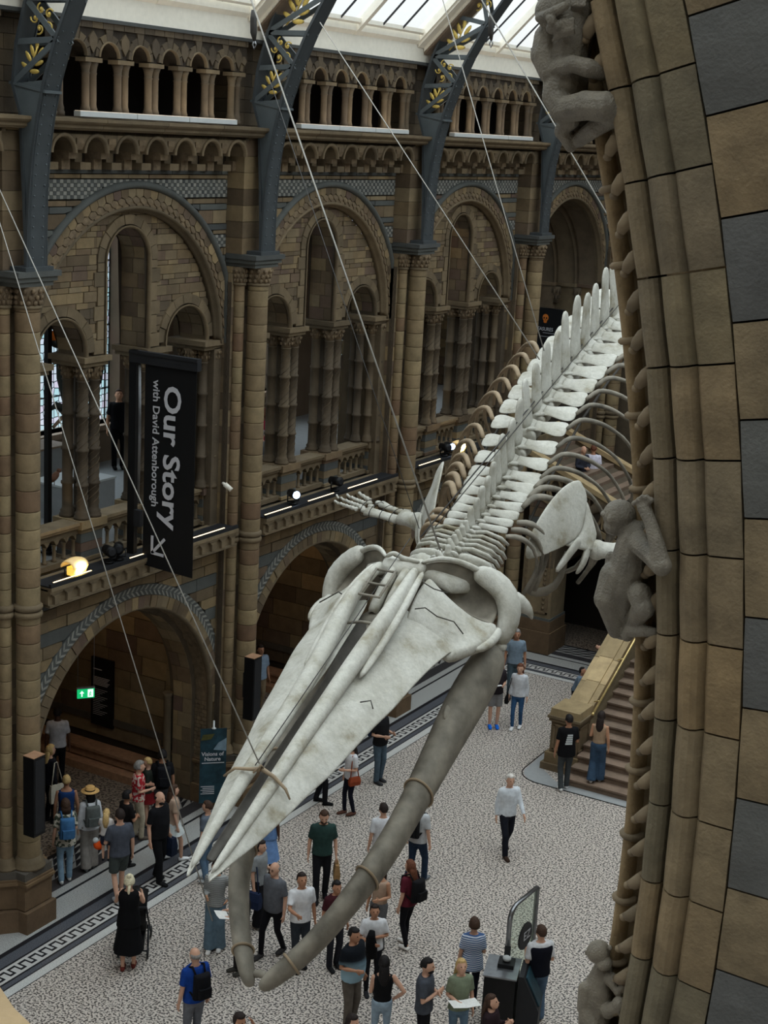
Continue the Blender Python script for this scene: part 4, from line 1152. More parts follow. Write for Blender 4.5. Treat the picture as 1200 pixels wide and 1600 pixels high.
# monkey at the bottom
m = empty('monkey_carving', tuple(on(935, 1560, Y=4.2))); tag(m, 'carved stone monkey with small round ears at the foot of the arch', 'carving', 'carved monkeys on the arch')
def b3(mb):
    mb.ball(J(935, 1487, -0.02), (0.036, 0.042, 0.036), 18, 14); mb.ball(J(944, 1505, -0.03), (0.026, 0.03, 0.022), 12, 8)
    mb.ball(J(917, 1489, -0.03), (0.008, 0.006, 0.010), 8, 6); mb.ball(J(953, 1481, -0.03), (0.008, 0.006, 0.010), 8, 6)
    limb(mb, [(942, 1515, 0, 17), (935, 1545, 0, 26), (930, 1575, 0, 28), (928, 1610, 0, 27), (930, 1660, 0, 30)], 14)
    limb(mb, [(955, 1530, -0.02, 12), (966, 1548, -0.03, 9), (975, 1540, -0.03, 8), (982, 1536, -0.02, 8)], 8)
    limb(mb, [(915, 1545, -0.03, 13), (912, 1575, -0.04, 12), (925, 1600, -0.05, 11)]); limb(mb, [(950, 1580, -0.03, 13), (968, 1570, -0.04, 14), (980, 1590, -0.03, 12), (975, 1640, -0.02, 14)])
    for k in range(4): limb(mb, [(976, 1534+k*5, -0.03, 4), (988, 1532+k*5, -0.03, 3.5)], 6)
mk(b3, m)
# corner of the near balcony coping, bottom left
m = empty('wall_balcony', tuple(on(0, 1590, Y=6.5))); m['kind'] = 'structure'
A_ = [on(-40, 1500, Z=11.9), on(0, 1542, Z=11.9), on(22, 1575, Z=11.9), on(48, 1600, Z=11.9), on(90, 1645, Z=11.9), on(-60, 1700, Z=11.9)]
mb = MB(); mb.prism([p-m.location for p in A_], (0, 0, -0.18)); mb.build('coping', 'stone_stair', m)
mb = MB(); c_ = sum(A_, Vector())/6; mb.prism([(c_+(p-c_)*0.9)-m.location+Vector((0, 0, -0.18)) for p in A_], (0, 0, -11.7)); mb.build('base', 'stone_front', m)
# ---------------------------------------------------------------- the blue whale skeleton, diving toward us
th, ph = math.radians(7), math.radians(21)
WO = Vector((8.5, 11.85, 6.42))                                   # tip of the snout
WA = Vector((-math.sin(th)*math.cos(ph), math.cos(th)*math.cos(ph), math.sin(ph)))   # backwards along the body
WL = Vector((math.cos(th), math.sin(th), 0))                       # sideways
WN = WL.cross(WA)                                                  # up out of the back
whale = empty('whale_skeleton', tuple(WO)); tag(whale, 'huge pale whale skeleton hanging in mid-air, diving with its jaws open', 'skeleton')
def W(s, w_, h): return WA*s+WL*w_+WN*h
def interp(tab, s):
    if s <= tab[0][0]: return tab[0][1:]
    for a, b in zip(tab[:-1], tab[1:]):
        if s <= b[0]:
            t = (s-a[0])/(b[0]-a[0]); t = t*t*(3-2*t)*0.35+t*0.65
            return tuple(x+(y-x)*t for x, y in zip(a[1:], b[1:]))
    return tab[-1][1:]
def plate(rows, thick, taper=True):
    """rows of (s, w, h) points -> closed curved plate"""
    top = [[W(*p) for p in r] for r in rows]; bot = []
    for i, r in enumerate(rows):
        b = []
        for j, p in enumerate(r):
            t = thick
            if taper: t = thick*(0.25+0.75*math.sin(math.pi*min(1, max(0, j/(len(r)-1)))))*(0.4+0.6*math.sin(math.pi*min(1, max(0, (i+0.3)/(len(rows)-0.4)))))
            b.append(W(p[0], p[1], p[2]-t))
        bot.append(b)
    return top, bot
def bone_obj(name, mb, parent, mat='bone', sub=1, bev=None):
    mb.smooth = [True]*len(mb.f)
    o = mb.build(name, mat, parent)
    if sub: m = o.modifiers.new('round', 'SUBSURF'); m.levels = sub; m.render_levels = sub
    return o
skull = empty('skull', (0, 0, 0)); skull.parent = whale
# maxilla: the broad blade of the rostrum, outer edge table (s, outer w, outer h, inner w, inner h)
EDGE = [(0.00, 0.13, -0.02, 0.10, 0.00), (0.35, 0.25, -0.06, 0.10, 0.02), (0.8, 0.36, -0.10, 0.10, 0.04), (1.4, 0.49, -0.14, 0.11, 0.06), (2.1, 0.61, -0.19, 0.12, 0.05),
        (2.8, 0.72, -0.22, 0.12, 0.03), (3.5, 0.82, -0.27, 0.12, 0.01), (4.1, 0.90, -0.32, 0.12, 0.02), (4.6, 0.96, -0.40, 0.13, 0.05), (4.85, 1.02, -0.50, 0.16, 0.06)]
for sg in (1, -1):
    rows = []
    for i in range(25):
        s = 4.85*i/24; ow, oh, iw, ih = interp(EDGE, s); r = []
        for j in range(11):
            t = j/10; w_ = iw+(ow-iw)*t
            h = ih+(oh-ih)*t+0.10*math.sin(math.pi*t)*min(1, s/2)*(1-0.5*t) + (0.0 if s > 0.2 else 0)
            h += 0.012*math.sin(s*5+t*7)
            r.append((s-0.06*t*(1 if s < 0.3 else 0), sg*w_, h))
        rows.append(r)
    mb = MB(); mb.slab(*plate(rows, 0.11)); bone_obj('maxilla', mb, skull)
    # premaxilla: long ridge beside the midline from tip to the blowhole, widening round the nares
    P = [(0.02, 0.115, 0.0, 0.035, 0.03), (0.5, 0.15, 0.03, 0.055, 0.05), (1.2, 0.17, 0.06, 0.085, 0.07), (2.0, 0.175, 0.08, 0.10, 0.08), (2.8, 0.19, 0.09, 0.11, 0.09), (3.5, 0.22, 0.12, 0.12, 0.11),
         (4.1, 0.27, 0.17, 0.12, 0.13), (4.6, 0.30, 0.21, 0.10, 0.12), (5.1, 0.28, 0.20, 0.075, 0.09), (5.5, 0.24, 0.16, 0.06, 0.07)]
    mb = MB(); mb.tube([W(s, sg*w_, h) for s, w_, h, a, b in P], [(a, b) for s, w_, h, a, b in P], 12, flatdir=WL); bone_obj('premaxilla', mb, skull)
    mb = MB()   # ascending process of the maxilla running up beside it
    Q = [(3.3, 0.36, 0.05, 0.05, 0.03), (3.9, 0.40, 0.10, 0.06, 0.05), (4.5, 0.42, 0.16, 0.06, 0.06), (5.05, 0.39, 0.18, 0.05, 0.05), (5.5, 0.34, 0.14, 0.04, 0.03)]
    mb.tube([W(s, sg*w_, h) for s, w_, h, a, b in Q], [(a, b) for s, w_, h, a, b in Q], 10, flatdir=WL); bone_obj('maxilla_process', mb, skull)
    # frontal: the supraorbital plate sweeping outwards to the eye
    rows = []
    FR = [  # along s: inner(w,h) ... outer(w,h)
        (4.62, 0.40, -0.02, 0.98, -0.42), (4.85, 0.40, 0.06, 1.10, -0.50), (5.05, 0.38, 0.10, 1.22, -0.58), (5.25, 0.38, 0.11, 1.28, -0.64), (5.45, 0.38, 0.09, 1.27, -0.66), (5.56, 0.40, 0.05, 1.22, -0.66)]
    for s, iw, ih, ow, oh in FR:
        r = []
        for j in range(11):
            t = j/10; back_ = 0.12*math.sin(math.pi*t)*(1 if s > 5.3 else 0)
            r.append((s+0.22*t*(s-4.62)/0.94-back_-0.05*t, sg*(iw+(ow-iw)*t), ih+(oh-ih)*(t**0.8)+0.03*math.sin(6*t)))
        rows.append(r)
    mb = MB(); mb.slab(*plate(rows, 0.16, False)); bone_obj('frontal', mb, skull)
    mb = MB(); mb.tube([W(5.0, sg*1.16, -0.62), W(5.3, sg*1.27, -0.72), W(5.62, sg*1.27, -0.76), W(5.72, sg*1.22, -0.80)], [0.05, 0.075, 0.07, 0.05], 10); bone_obj('orbit_rim', mb, skull)
    # squamosal: heavy lobe sweeping from the crest round behind the eye to the jaw joint
    mb = MB(); mb.tube([W(6.05, sg*0.80, -0.18), W(6.16, sg*0.95, -0.30), W(6.22, sg*1.12, -0.46), W(6.14, sg*1.26, -0.66), W(5.96, sg*1.30, -0.84), W(5.78, sg*1.26, -0.96), W(5.66, sg*1.22, -1.02)],
            [(0.06, 0.10), (0.11, 0.17), (0.15, 0.22), (0.17, 0.24), (0.15, 0.20), (0.12, 0.15), (0.08, 0.10)], 14, flatdir=WL); bone_obj('squamosal', mb, skull)
    mb = MB(); mb.tube([W(6.18, sg*1.22, -0.62), W(6.30, sg*1.36, -0.76), W(6.38, sg*1.45, -0.92), W(6.36, sg*1.48, -1.06)], [(0.12, 0.17), (0.09, 0.13), (0.05, 0.08), (0.015, 0.02)], 10, flatdir=WL); bone_obj('paroccipital_process', mb, skull)
    mb = MB(); mb.ball(W(5.70, sg*1.25, -1.06), (0.09, 0.11, 0.09), 10, 8); bone_obj('glenoid_knob', mb, skull, sub=0)
    # the deep temporal hollow between the crest and the back edge of the frontal
    CR = [(5.62, 0.24, 0.16), (5.80, 0.38, 0.13), (5.93, 0.52, 0.07), (6.03, 0.68, -0.04), (6.12, 0.84, -0.18), (6.18, 1.00, -0.34), (6.18, 1.12, -0.52)]
    FE = [(5.40, 0.30, 0.10), (5.42, 0.38, 0.06), (5.44, 0.52, -0.06), (5.46, 0.68, -0.22), (5.50, 0.86, -0.38), (5.54, 1.04, -0.50), (5.60, 1.18, -0.62)]
    rows = []
    for i, (c, f_) in enumerate(zip(CR, FE)):
        dp = 0.10+0.42*math.sin(math.pi*min(1, (i+0.6)/6.6)); r = []
        for j in range(9):
            t = j/8; p = Vector(c).lerp(Vector(f_), t); q = (math.sin(math.pi*t)**0.7) if 0 < t < 1 else 0
            r.append((p.x+0.03*q, sg*(p.y+0.0), p.z-dp*q))
        rows.append(r)
    top = [[W(*p) for p in r] for r in rows]; bot = [[W(p[0], p[1], p[2]-0.07) for p in r] for r in rows]
    mb = MB(); mb.slab(top, bot); bone_obj('parietal', mb, skull, 'bone_grey')
    mb = MB(); mb.tube([W(*[c[0], sg*c[1], c[2]]) for c in CR[:-1]], [0.03, 0.035, 0.04, 0.045, 0.05, 0.05], 8); bone_obj('temporal_crest', mb, skull)
# vomer: dark trough between the premaxillae
mb = MB(); rows = []
for i in range(20):
    s = 0.22+4.33*i/19; w0 = (0.05+0.03*min(1, s/1.2)) if s < 3 else 0.08+(s-3)*0.06; dp = min(1, s/1.5)
    rows.append([(s, -w0, 0.0), (s, -w0*0.7, -0.02-0.05*dp), (s, 0, -0.03-0.08*dp), (s, w0*0.7, -0.02-0.05*dp), (s, w0, 0.0)])
mb.slab([[W(*p) for p in r] for r in rows], [[W(p[0], p[1], p[2]-0.02) for p in r] for r in rows]); bone_obj('vomer', mb, skull, 'bone_dark')
# nasal bones and vertex
for sg in (1, -1):
    mb = MB(); mb.slab(*plate([[(s, sg*(0.02+0.14*j/4), h+0.05*math.sin(math.pi*j/4)) for j in range(5)] for s, h in ((4.72, -0.04), (4.95, 0.02), (5.2, 0.08), (5.42, 0.10), (5.52, 0.10))], 0.12, False)); bone_obj('nasal', mb, skull)
# occipital shield: from the crest down the back of the skull
rows = []
for k in range(9):
    t = k/8; r = []
    for j in range(17):
        u = -1+2*j/16; w_ = u*(0.62+0.42*t**0.8); 
        s = 5.66+0.80*t-0.02*u*u+0.30*abs(u)**2*(0.4+0.6*t); h = 0.12-0.62*t-0.30*u*u-0.10*math.cos(u*math.pi)*t*0.5
        r.append((s, w_, h))
    rows.append(r)
top = [[W(*p) for p in r] for r in rows]; bot = [[W(p[0]-0.12, p[1]*0.96, p[2]-0.14) for p in r] for r in rows]
mb = MB(); mb.slab(top, bot); bone_obj('occipital', mb, skull)
mb = MB(); mb.tube([W(5.62, -0.24, 0.17), W(5.60, -0.16, 0.24), W(5.62, -0.10, 0.27), W(5.62, -0.02, 0.18), W(5.64, 0.10, 0.17), W(5.64, 0.24, 0.16)], [0.03, 0.04, 0.03, 0.04, 0.04, 0.03], 8); bone_obj('nuchal_crest', mb, skull)
# smooth vertex plate behind the nasals
rows = [[(s_+0.05*math.cos(j*0.9), -0.30+0.60*j/8, h_+0.03*math.sin(math.pi*j/8)) for j in range(9)] for s_, h_ in ((5.46, 0.09), (5.55, 0.12), (5.65, 0.15), (5.75, 0.10))]
mb = MB(); mb.slab(*plate(rows, 0.15, False)); bone_obj('vertex', mb, skull)
for sg in (1, -1):
    mb = MB(); mb.ball(W(6.50, sg*0.14, -0.52), (0.13, 0.12, 0.15), 12, 8); bone_obj('occipital_condyle', mb, skull, sub=0)
# braincase block under it all
mb = MB(); mb.ball(W(5.80, 0, -0.72), (0.58, 0.55, 0.42), 18, 12); bone_obj('braincase', mb, skull, 'bone_grey', 0)
mb = MB(); mb.ball(W(4.6, 0, -0.30), (0.34, 0.55, 0.22), 14, 10, WA.to_track_quat('Y', 'Z').to_matrix()); bone_obj('palate', mb, skull, 'bone_grey', 0)
for pts in ([(4.78, 0.50, 0.04), (4.86, 0.60, 0.01), (4.90, 0.75, -0.10), (5.0, 0.92, -0.24), (4.98, 1.04, -0.40)], [(5.30, 0.42, 0.13), (5.22, 0.44, 0.12), (5.26, 0.58, 0.04), (5.34, 0.72, -0.07)], [(4.8, -0.50, 0.04), (4.88, -0.62, 0.0), (4.92, -0.8, -0.14), (5.0, -0.98, -0.32)], [(3.0, 0.52, -0.03), (3.1, 0.60, -0.08), (3.05, 0.66, -0.12)]):
    mb = MB(); mb.tube([W(p[0]+0.02*math.sin(i*2.2), p[1], p[2]+0.035) for i, p in enumerate(pts)], 0.009, 5); mb.build('suture', 'bone_dark', skull)
# mount: steel frame over the nares and the strap over the snout
mb = MB()
for sg in (1, -1): mb.tube([W(4.55, sg*0.13, 0.34), W(5.1, sg*0.13, 0.36)], 0.018, 6)
for s in (4.55, 4.8, 5.1): mb.tube([W(s, -0.15, 0.35), W(s, 0.15, 0.35)], 0.018, 6)
mb.tube([W(4.2, -0.25, 0.12), W(4.25, 0, 0.16), W(4.3, 0.3, 0.12)], 0.022, 6)
mb.build('mount_frame', 'bone_grey', whale)
mb = MB(); mb.tube([W(1.38, -0.44, 0.02), W(1.42, -0.30, 0.14), W(1.40, -0.1, 0.20), W(1.44, 0.04, 0.20), W(1.40, 0.2, 0.17), W(1.36, 0.35, 0.06), W(1.30, 0.42, -0.02)], [0.012, 0.018, 0.022, 0.03, 0.022, 0.018, 0.01], 8)
for k in range(4): mb.tube([W(1.36+0.03*k, -0.03+0.03*k, 0.20), W(1.42, 0.05, 0.28), W(1.48-0.03*k, 0.02, 0.20)], 0.012, 6)
mb.build('snout_strap', 'bone_brown', whale)
# mandibles
MD = [(5.72, 1.22, -1.10, 0.10, 0.14), (5.55, 1.17, -1.16, 0.22, 0.30), (5.25, 1.10, -1.30, 0.26, 0.36), (4.8, 1.02, -1.46, 0.25, 0.35), (4.3, 0.98, -1.57, 0.22, 0.31), (3.7, 0.96, -1.66, 0.19, 0.265), (3.1, 0.945, -1.72, 0.16, 0.225), (2.56, 0.91, -1.78, 0.155, 0.22),
      (2.15, 0.85, -1.84, 0.140, 0.22), (1.8, 0.765, -1.91, 0.128, 0.215), (1.5, 0.65, -2.02, 0.120, 0.205), (1.25, 0.53, -2.14, 0.115, 0.20), (1.0, 0.385, -2.24, 0.112, 0.185), (0.80, 0.25, -2.31, 0.105, 0.17), (0.63, 0.13, -2.37, 0.09, 0.14), (0.54, 0.06, -2.41, 0.05, 0.08)]
for sg in (1, -1):
    mb = MB(); mb.tube([W(s, sg*w_, h) for s, w_, h, a, b in MD], [(a, b) for s, w_, h, a, b in MD], 18, flatdir=WL)
    jaw = bone_obj('mandible', mb, whale, 'bone_grey')
    mb = MB(); mb.tube([W(4.6, sg*0.97, -1.30), W(4.48, sg*0.97, -1.20), W(4.3, sg*0.98, -1.26)], [(0.06, 0.10), (0.04, 0.07), (0.03, 0.04)], 8); bone_obj('coronoid', mb, jaw, 'bone_grey')
    for i, f in ((5, 0.5), (8, 0.3), (12, 0.5)):   # steel bands round the jaw
        a, b = MD[i], MD[i+1]; c = [x+(y-x)*f for x, y in zip(a, b)]
        P, D = W(c[0], sg*c[1], c[2]), (W(b[0], sg*b[1], b[2])-W(a[0], sg*a[1], a[2])).normalized()
        u = (WL-D*WL.dot(D)).normalized(); v = D.cross(u); mb = MB()
        mb.tube([P+u*((c[3]+0.012)*math.cos(t*math.pi/12))+v*((c[4]+0.012)*math.sin(t*math.pi/12)) for t in range(25)], 0.016, 6, cap=False); mb.build('jaw_band', 'bone_brown', jaw)
mb = MB(); mb.tube([W(0.66, -0.10, -2.36), W(0.72, 0, -2.33), W(0.68, 0.10, -2.35)], [0.05, 0.06, 0.05], 8); bone_obj('jaw_symphysis', mb, whale, 'bone_grey')
# ---- spine
SP = [(6.6, -0.62), (7.2, -0.76), (7.9, -0.86), (8.6, -0.90), (9.4, -0.84), (10.1, -0.72), (10.7, -0.66), (11.3, -0.64), (12.2, -0.68), (13.2, -0.78), (14.4, -0.94), (15.8, -1.18), (18, -1.6)]
def sph(s): return interp(SP, s)[0]
cerv = [6.85, 7.10, 7.26, 7.40, 7.54, 7.68, 7.83]
thor = [8.00, 8.20, 8.42, 8.65, 8.89, 9.15, 9.41, 9.74, 10.13, 10.62, 11.08, 11.56, 12.06, 12.6, 13.15]
lumb = [13.72, 14.32, 14.93, 15.55, 16.18, 16.8]
vparts = []
def vertebra(s, kind, k):
    q_ = random.Random(k*31+ord(kind)); wob = lambda a: 1+a*(2*q_.random()-1)
    h0 = sph(s); N = 10
    v = empty('vertebra', (0, 0, 0)); v.parent = whale
    L0 = {'c': 0.05, 't': 0.09+0.012*k, 'l': 0.24}[kind]; R0 = {'c': 0.15, 't': 0.15+0.004*k, 'l': 0.22}[kind]
    mb = MB()
    mb.tube([W(s-L0, 0, h0-0.12), W(s-L0*0.8, 0, h0-0.12), W(s, 0, h0-0.12), W(s+L0*0.8, 0, h0-0.12), W(s+L0, 0, h0-0.12)], [R0*0.9, R0*1.02, R0*0.88, R0*1.02, R0*0.9], 14)
    bone_obj('centrum', mb, v, sub=0)
    # neural arch and spine (leans toward the tail)
    if kind == 'c': sh, lean, wd = 0.12+0.01*k, 0.04, 0.05
    elif kind == 't': sh, lean, wd = 0.28+0.052*k, 0.07+0.014*k, 0.11+0.011*k
    else: sh, lean, wd = 1.0, 0.22, 0.22
    sh *= wob(0.08); wd *= wob(0.12); sk = 0.05*(2*q_.random()-1)-0.03
    mb = MB()
    pts = [(s-0.02, 0.0, h0-0.02), (s+lean*0.15, 0, h0+sh*0.28), (s+lean*0.5, sk*0.5, h0+sh*0.6), (s+lean*0.9, sk, h0+sh*0.88), (s+lean*1.25, sk*1.2, h0+sh)]
    fl = [(0.085, wd*1.3), (0.055, wd*0.95), (0.04, wd*0.8), (0.048, wd*0.9), (0.03, wd*0.35)]
    mb.tube([W(*p) for p in pts], fl, 12, flatdir=WL)
    for sg in (1, -1): mb.tube([W(s, sg*0.14, h0-0.03), W(s-wd*0.7, sg*0.11, h0+0.05), W(s-wd*1.25, sg*0.07, h0+0.10)], [0.05, 0.04, 0.02], 8)
    bone_obj('neural_spine', mb, v, sub=1)
    # transverse processes
    if kind == 'c':
        for sg in (1, -1):
            if k < 2:
                mb = MB(); a = 0.62 if k == 1 else 0.46
                mb.tube([W(s, sg*0.10, h0-0.08), W(s+0.02, sg*0.30, h0-0.14), W(s+0.05, sg*0.48, h0-0.20), W(s+0.08, sg*a, h0-0.26)], [(0.08, 0.16), (0.08, 0.18), (0.09, 0.17), (0.05, 0.10)], 12, flatdir=WA); bone_obj('transverse_process', mb, v)
            else:
                for (dh, ex) in ((0.03, 0.60), (-0.22, 0.55)):
                    mb = MB(); mb.tube([W(s, sg*0.12, h0+dh*0.6), W(s-0.02, sg*0.32, h0+dh+0.04), W(s+0.02, sg*0.52, h0+dh-0.06), W(s+0.08, sg*ex, h0+dh-0.20)], [0.035, 0.028, 0.03, 0.022], 8); bone_obj('transverse_process', mb, v, sub=0)
    else:
        tw = 0.50+0.013*k if kind == 't' else 0.74
        for sg in (1, -1):
            ca = wob(0.1)*0.06+0.0125*min(k, 11) if kind == 't' else 0.20
            rise = 0.02; drop = -0.10+0.008*k if kind == 't' else 0.0
            r = []; 
            prof = [(0.05, 0.9), (0.22, 0.62), (0.42, 0.80), (0.68, 1.15), (0.88, 1.18), (0.97, 0.95), (1.0, 0.6)]
            top, bot = [], []
            for t, q in prof:
                w_ = 0.08+(tw-0.08)*t; back_ = (0.05+0.10*t)*(1 if kind == 't' and k < 5 else 0.45)
                cs = s+0.03+back_*t; hh = h0+rise+drop*t*t-0.03*t; c = ca*q
                row = []; rb = []
                for j in range(6):
                    e = -1+2*j/5; tk = 0.035*(1-abs(e)**2*0.8)*(1.2-0.5*t)
                    row.append(W(cs+c*e, sg*w_, hh+tk+0.015*e)); rb.append(W(cs+c*e, sg*w_, hh-tk+0.015*e))
                top.append(row); bot.append(rb)
            mb = MB(); mb.slab(top, bot); bone_obj('transverse_process', mb, v)
    return v
for k, s in enumerate(cerv): vertebra(s, 'c', k)
for k, s in enumerate(thor): vertebra(s, 't', k)
for k, s in enumerate(lumb): vertebra(s, 'l', k)
# ribs
for k, s in enumerate(thor):
    h0 = sph(s); tw = 0.50+0.013*k
    f = 1.0 if k > 2 else 0.55+0.18*k
    mx = 0.82+0.42*math.sin(min(1, (k+2)/9)*math.pi/2)
    for sg in (1, -1):
        tk = 0.042+0.014*math.sin(min(1, k/6)*math.pi)+0.008
        if k < 3:
            pts = [(s+0.06, tw+0.01, h0-0.12), (s+0.12, tw+0.22, h0-0.16), (s+0.20, tw+0.38, h0-0.38), (s+0.22, tw+0.40, h0-0.75), (s+0.10, tw+0.22, h0-1.15-0.1*k)]
        else:
            q = 0.75+0.25*min(1, (k-2)/5)
            pts = [(s+0.10, tw+0.0, h0-0.02), (s+0.32, tw+0.15*q, h0+0.04), (s+0.55, tw+0.36*q, h0-0.10), (s+0.76, tw+0.56*q, h0-0.34), (s+0.95, tw+0.74*q, h0-0.66), (s+1.14, tw+0.90*q, h0-1.22), (s+1.28, tw+0.82*q, h0-1.75), (s+1.36, tw+0.52*q, h0-2.2)]
            if k > 11: pts = pts[:6]
        P = [W(p[0], sg*p[1], p[2]) for p in pts]
        # smooth the path
        Q = []
        for i in range(len(P)-1):
            a, b, c, d = P[max(i-1, 0)], P[i], P[i+1], P[min(i+2, len(P)-1)]
            for t in (0, 0.33, 0.66):
                Q.append(0.5*((2*b)+(-a+c)*t+(2*a-5*b+4*c-d)*t*t+(-a+3*b-3*c+d)*t**3))
        Q.append(P[-1]); n = len(Q)
        rad = [(tk*(0.75+0.3*math.sin(math.pi*min(1, i/n*2.2)))*0.75, tk*(0.62+0.3*math.sin(math.pi*min(1, (i+1)/n*1.5)))) for i in range(n)]
        rad[0] = (tk*0.5, tk*0.6)
        mb = MB(); mb.tube(Q, rad, 10, flatdir=WN); bone_obj('rib', mb, whale, 'bone_brown' if sg < 0 else 'bone_grey', 0)
# sternum rods and long steel armature below the spine
mb = MB(); mb.tube([W(s, 0, sph(s)-0.36) for s in (6.6, 8, 10, 12, 14, 16.5)], 0.045, 8); mb.build('armature_bar', 'cable_dark', whale)
for sg in (1, -1):
    mb = MB(); mb.tube([W(s, sg*0.62, sph(s)-0.30) for s in (8.6, 10, 11.5, 13, 15)], 0.022, 6); mb.build('armature_rod', 'bone_dark', whale)
# scapulae and flippers
for sg in (1, -1):
    OUT = [(9.77, 1.11, -0.95), (9.52, 1.02, -0.86), (9.2, 0.93, -0.86), (8.85, 0.86, -0.92), (8.52, 0.79, -1.04), (8.28, 0.75, -1.20), (8.15, 0.74, -1.36), (8.20, 0.78, -1.46), (8.34, 0.85, -1.47)]
    INN = [(9.72, 1.20, -1.22), (9.62, 1.22, -1.32), (9.52, 1.24, -1.42), (9.40, 1.26, -1.50), (9.28, 1.26, -1.55), (9.16, 1.24, -1.58), (9.02, 1.18, -1.58), (8.85, 1.10, -1.56), (8.62, 0.98, -1.50)]
    GL = (9.36, 1.38, -1.86)
    top, bot = [], []
    for a, b in zip(OUT, INN):
        row = []; rb = []
        for j in range(6):
            t = j/5; p = [x+(y-x)*t for x, y in zip(a, b)]; bulge = 0.03*math.sin(math.pi*t); th_ = 0.02+0.035*t
            row.append(W(p[0], sg*(p[1]+bulge+th_), p[2])); rb.append(W(p[0], sg*(p[1]+bulge-th_), p[2]))
        top.append(row); bot.append(rb)
    mb = MB(); mb.slab(top, bot)
    # neck of the blade toward the shoulder joint
    t2, b2_ = [], []
    for i, b in enumerate(INN[:8]):
        row, rb = [], []
        for j in range(4):
            t = j/3; g_ = Vector(GL)+Vector(((INN[i][0]-9.3)*0.32, 0, (INN[i][2]+1.5)*0.2)); p = Vector(b).lerp(g_, t); th_ = 0.055+0.05*t
            row.append(W(p.x, sg*(p.y+th_), p.z)); rb.append(W(p.x, sg*(p.y-th_), p.z))
        t2.append(row); b2_.append(rb)
    mb.slab(t2, b2_); sc_ = bone_obj('scapula', mb, whale, 'bone' if sg < 0 else 'bone')
    mb = MB(); mb.tube([W(9.16, sg*1.30, -1.62), W(8.95, sg*1.24, -1.66), W(8.72, sg*1.16, -1.76), W(8.52, sg*1.09, -1.84)], [(0.05, 0.12), (0.045, 0.10), (0.05, 0.09), (0.03, 0.05)], 10, flatdir=WL); bone_obj('acromion', mb, sc_)
    mb = MB(); mb.tube([W(9.28, sg*1.38, -1.78), W(9.12, sg*1.38, -1.92), W(8.98, sg*1.34, -2.04), W(8.90, sg*1.28, -2.10)], [(0.05, 0.11), (0.05, 0.09), (0.04, 0.08), (0.02, 0.04)], 10, flatdir=WL); bone_obj('coracoid', mb, sc_)
    # arm: reaches out and a little back
    D1 = Vector((0.33, 0.95, -0.10)).normalized()
    def A(d, side=0.0, up_=0.0): # point along the arm; side = toward the tail
        p = Vector((9.36, 1.42, -1.93))+D1*d+Vector((0.94, -0.33, 0))*side+Vector((0, 0, up_)); return W(p.x, sg*p.y, p.z)
    mb = MB(); mb.ball(A(0.06), (0.15, 0.15, 0.16), 12, 8); mb.tube([A(0.05), A(0.18), A(0.30), A(0.40)], [(0.15, 0.16), (0.12, 0.14), (0.11, 0.14), (0.12, 0.17)], 12, flatdir=WN); bone_obj('humerus', mb, whale, sub=0)
    fr = bone_obj('radius', MB().tube([A(0.42, -0.10), A(0.62, -0.10), A(0.85, -0.11), A(1.08, -0.13)], [(0.06, 0.10), (0.05, 0.085), (0.05, 0.09), (0.06, 0.11)], 12, flatdir=WN), whale, sub=0)
    bone_obj('ulna', MB().tube([A(0.40, 0.14), A(0.60, 0.12), A(0.82, 0.13), A(1.02, 0.16)], [(0.05, 0.085), (0.04, 0.05), (0.04, 0.055), (0.05, 0.075)], 12, flatdir=WN), whale, sub=0)
    mb = MB()
    for (d, q, r) in ((1.14, -0.13, 0.07), (1.14, 0.03, 0.06), (1.10, 0.17, 0.06), (1.24, -0.08, 0.06), (1.24, 0.10, 0.055)): mb.ball(A(d, q), (r, r, r*0.6), 8, 6)
    bone_obj('carpal_bones', mb, whale, sub=0)
    for fi, (q0, q1, n, L_) in enumerate(((-0.16, -0.16, 4, 0.135), (-0.06, -0.02, 5, 0.13), (0.05, 0.10, 4, 0.125), (0.16, 0.26, 3, 0.12))):
        for j in range(n):
            d0 = 1.28+j*(L_+0.01); t = j/n; cu = 0.02*j*j
            a = A(d0, q0+(q1-q0)*t, -0.0); b = A(d0+L_-0.01, q0+(q1-q0)*(t+1/n)+cu*0.2, 0.0); m_ = (a+b)/2; r = 0.042*(1-0.13*j)
            mb = MB(); mb.tube([a, a.lerp(b, 0.15), m_, a.lerp(b, 0.85), b], [r*0.8, r, r*0.62, r*0.95, r*0.7], 8); bone_obj('finger_bone', mb, whale, sub=0)
    mb = MB()   # wires binding the forearm
    for d in (0.5, 0.72, 0.95, 1.15):
        mb.tube([A(d, -0.04+0.19*math.cos(t*math.pi/8), 0.13*math.sin(t*math.pi/8)) for t in range(17)], 0.006, 4)
    mb.build('binding_wire', 'cable_dark', whale)
# hyoid / chest bones hanging under the shoulders
mb = MB(); mb.tube([W(8.6, 0.55, -2.35), W(8.8, 0.85, -2.5), W(9.1, 1.02, -2.35), W(9.3, 1.0, -1.95)], [(0.03, 0.06), (0.05, 0.11), (0.05, 0.12), (0.03, 0.08)], 10, flatdir=WL); bone_obj('rib', mb, whale, 'bone_grey')
mb = MB(); mb.tube([W(9.5, 0.75, -2.6), W(9.6, 1.1, -2.55), W(9.75, 1.25, -2.2), W(9.8, 1.2, -1.8)], [(0.03, 0.06), (0.05, 0.11), (0.05, 0.12), (0.03, 0.08)], 10, flatdir=WL); bone_obj('rib', mb, whale, 'bone_grey')
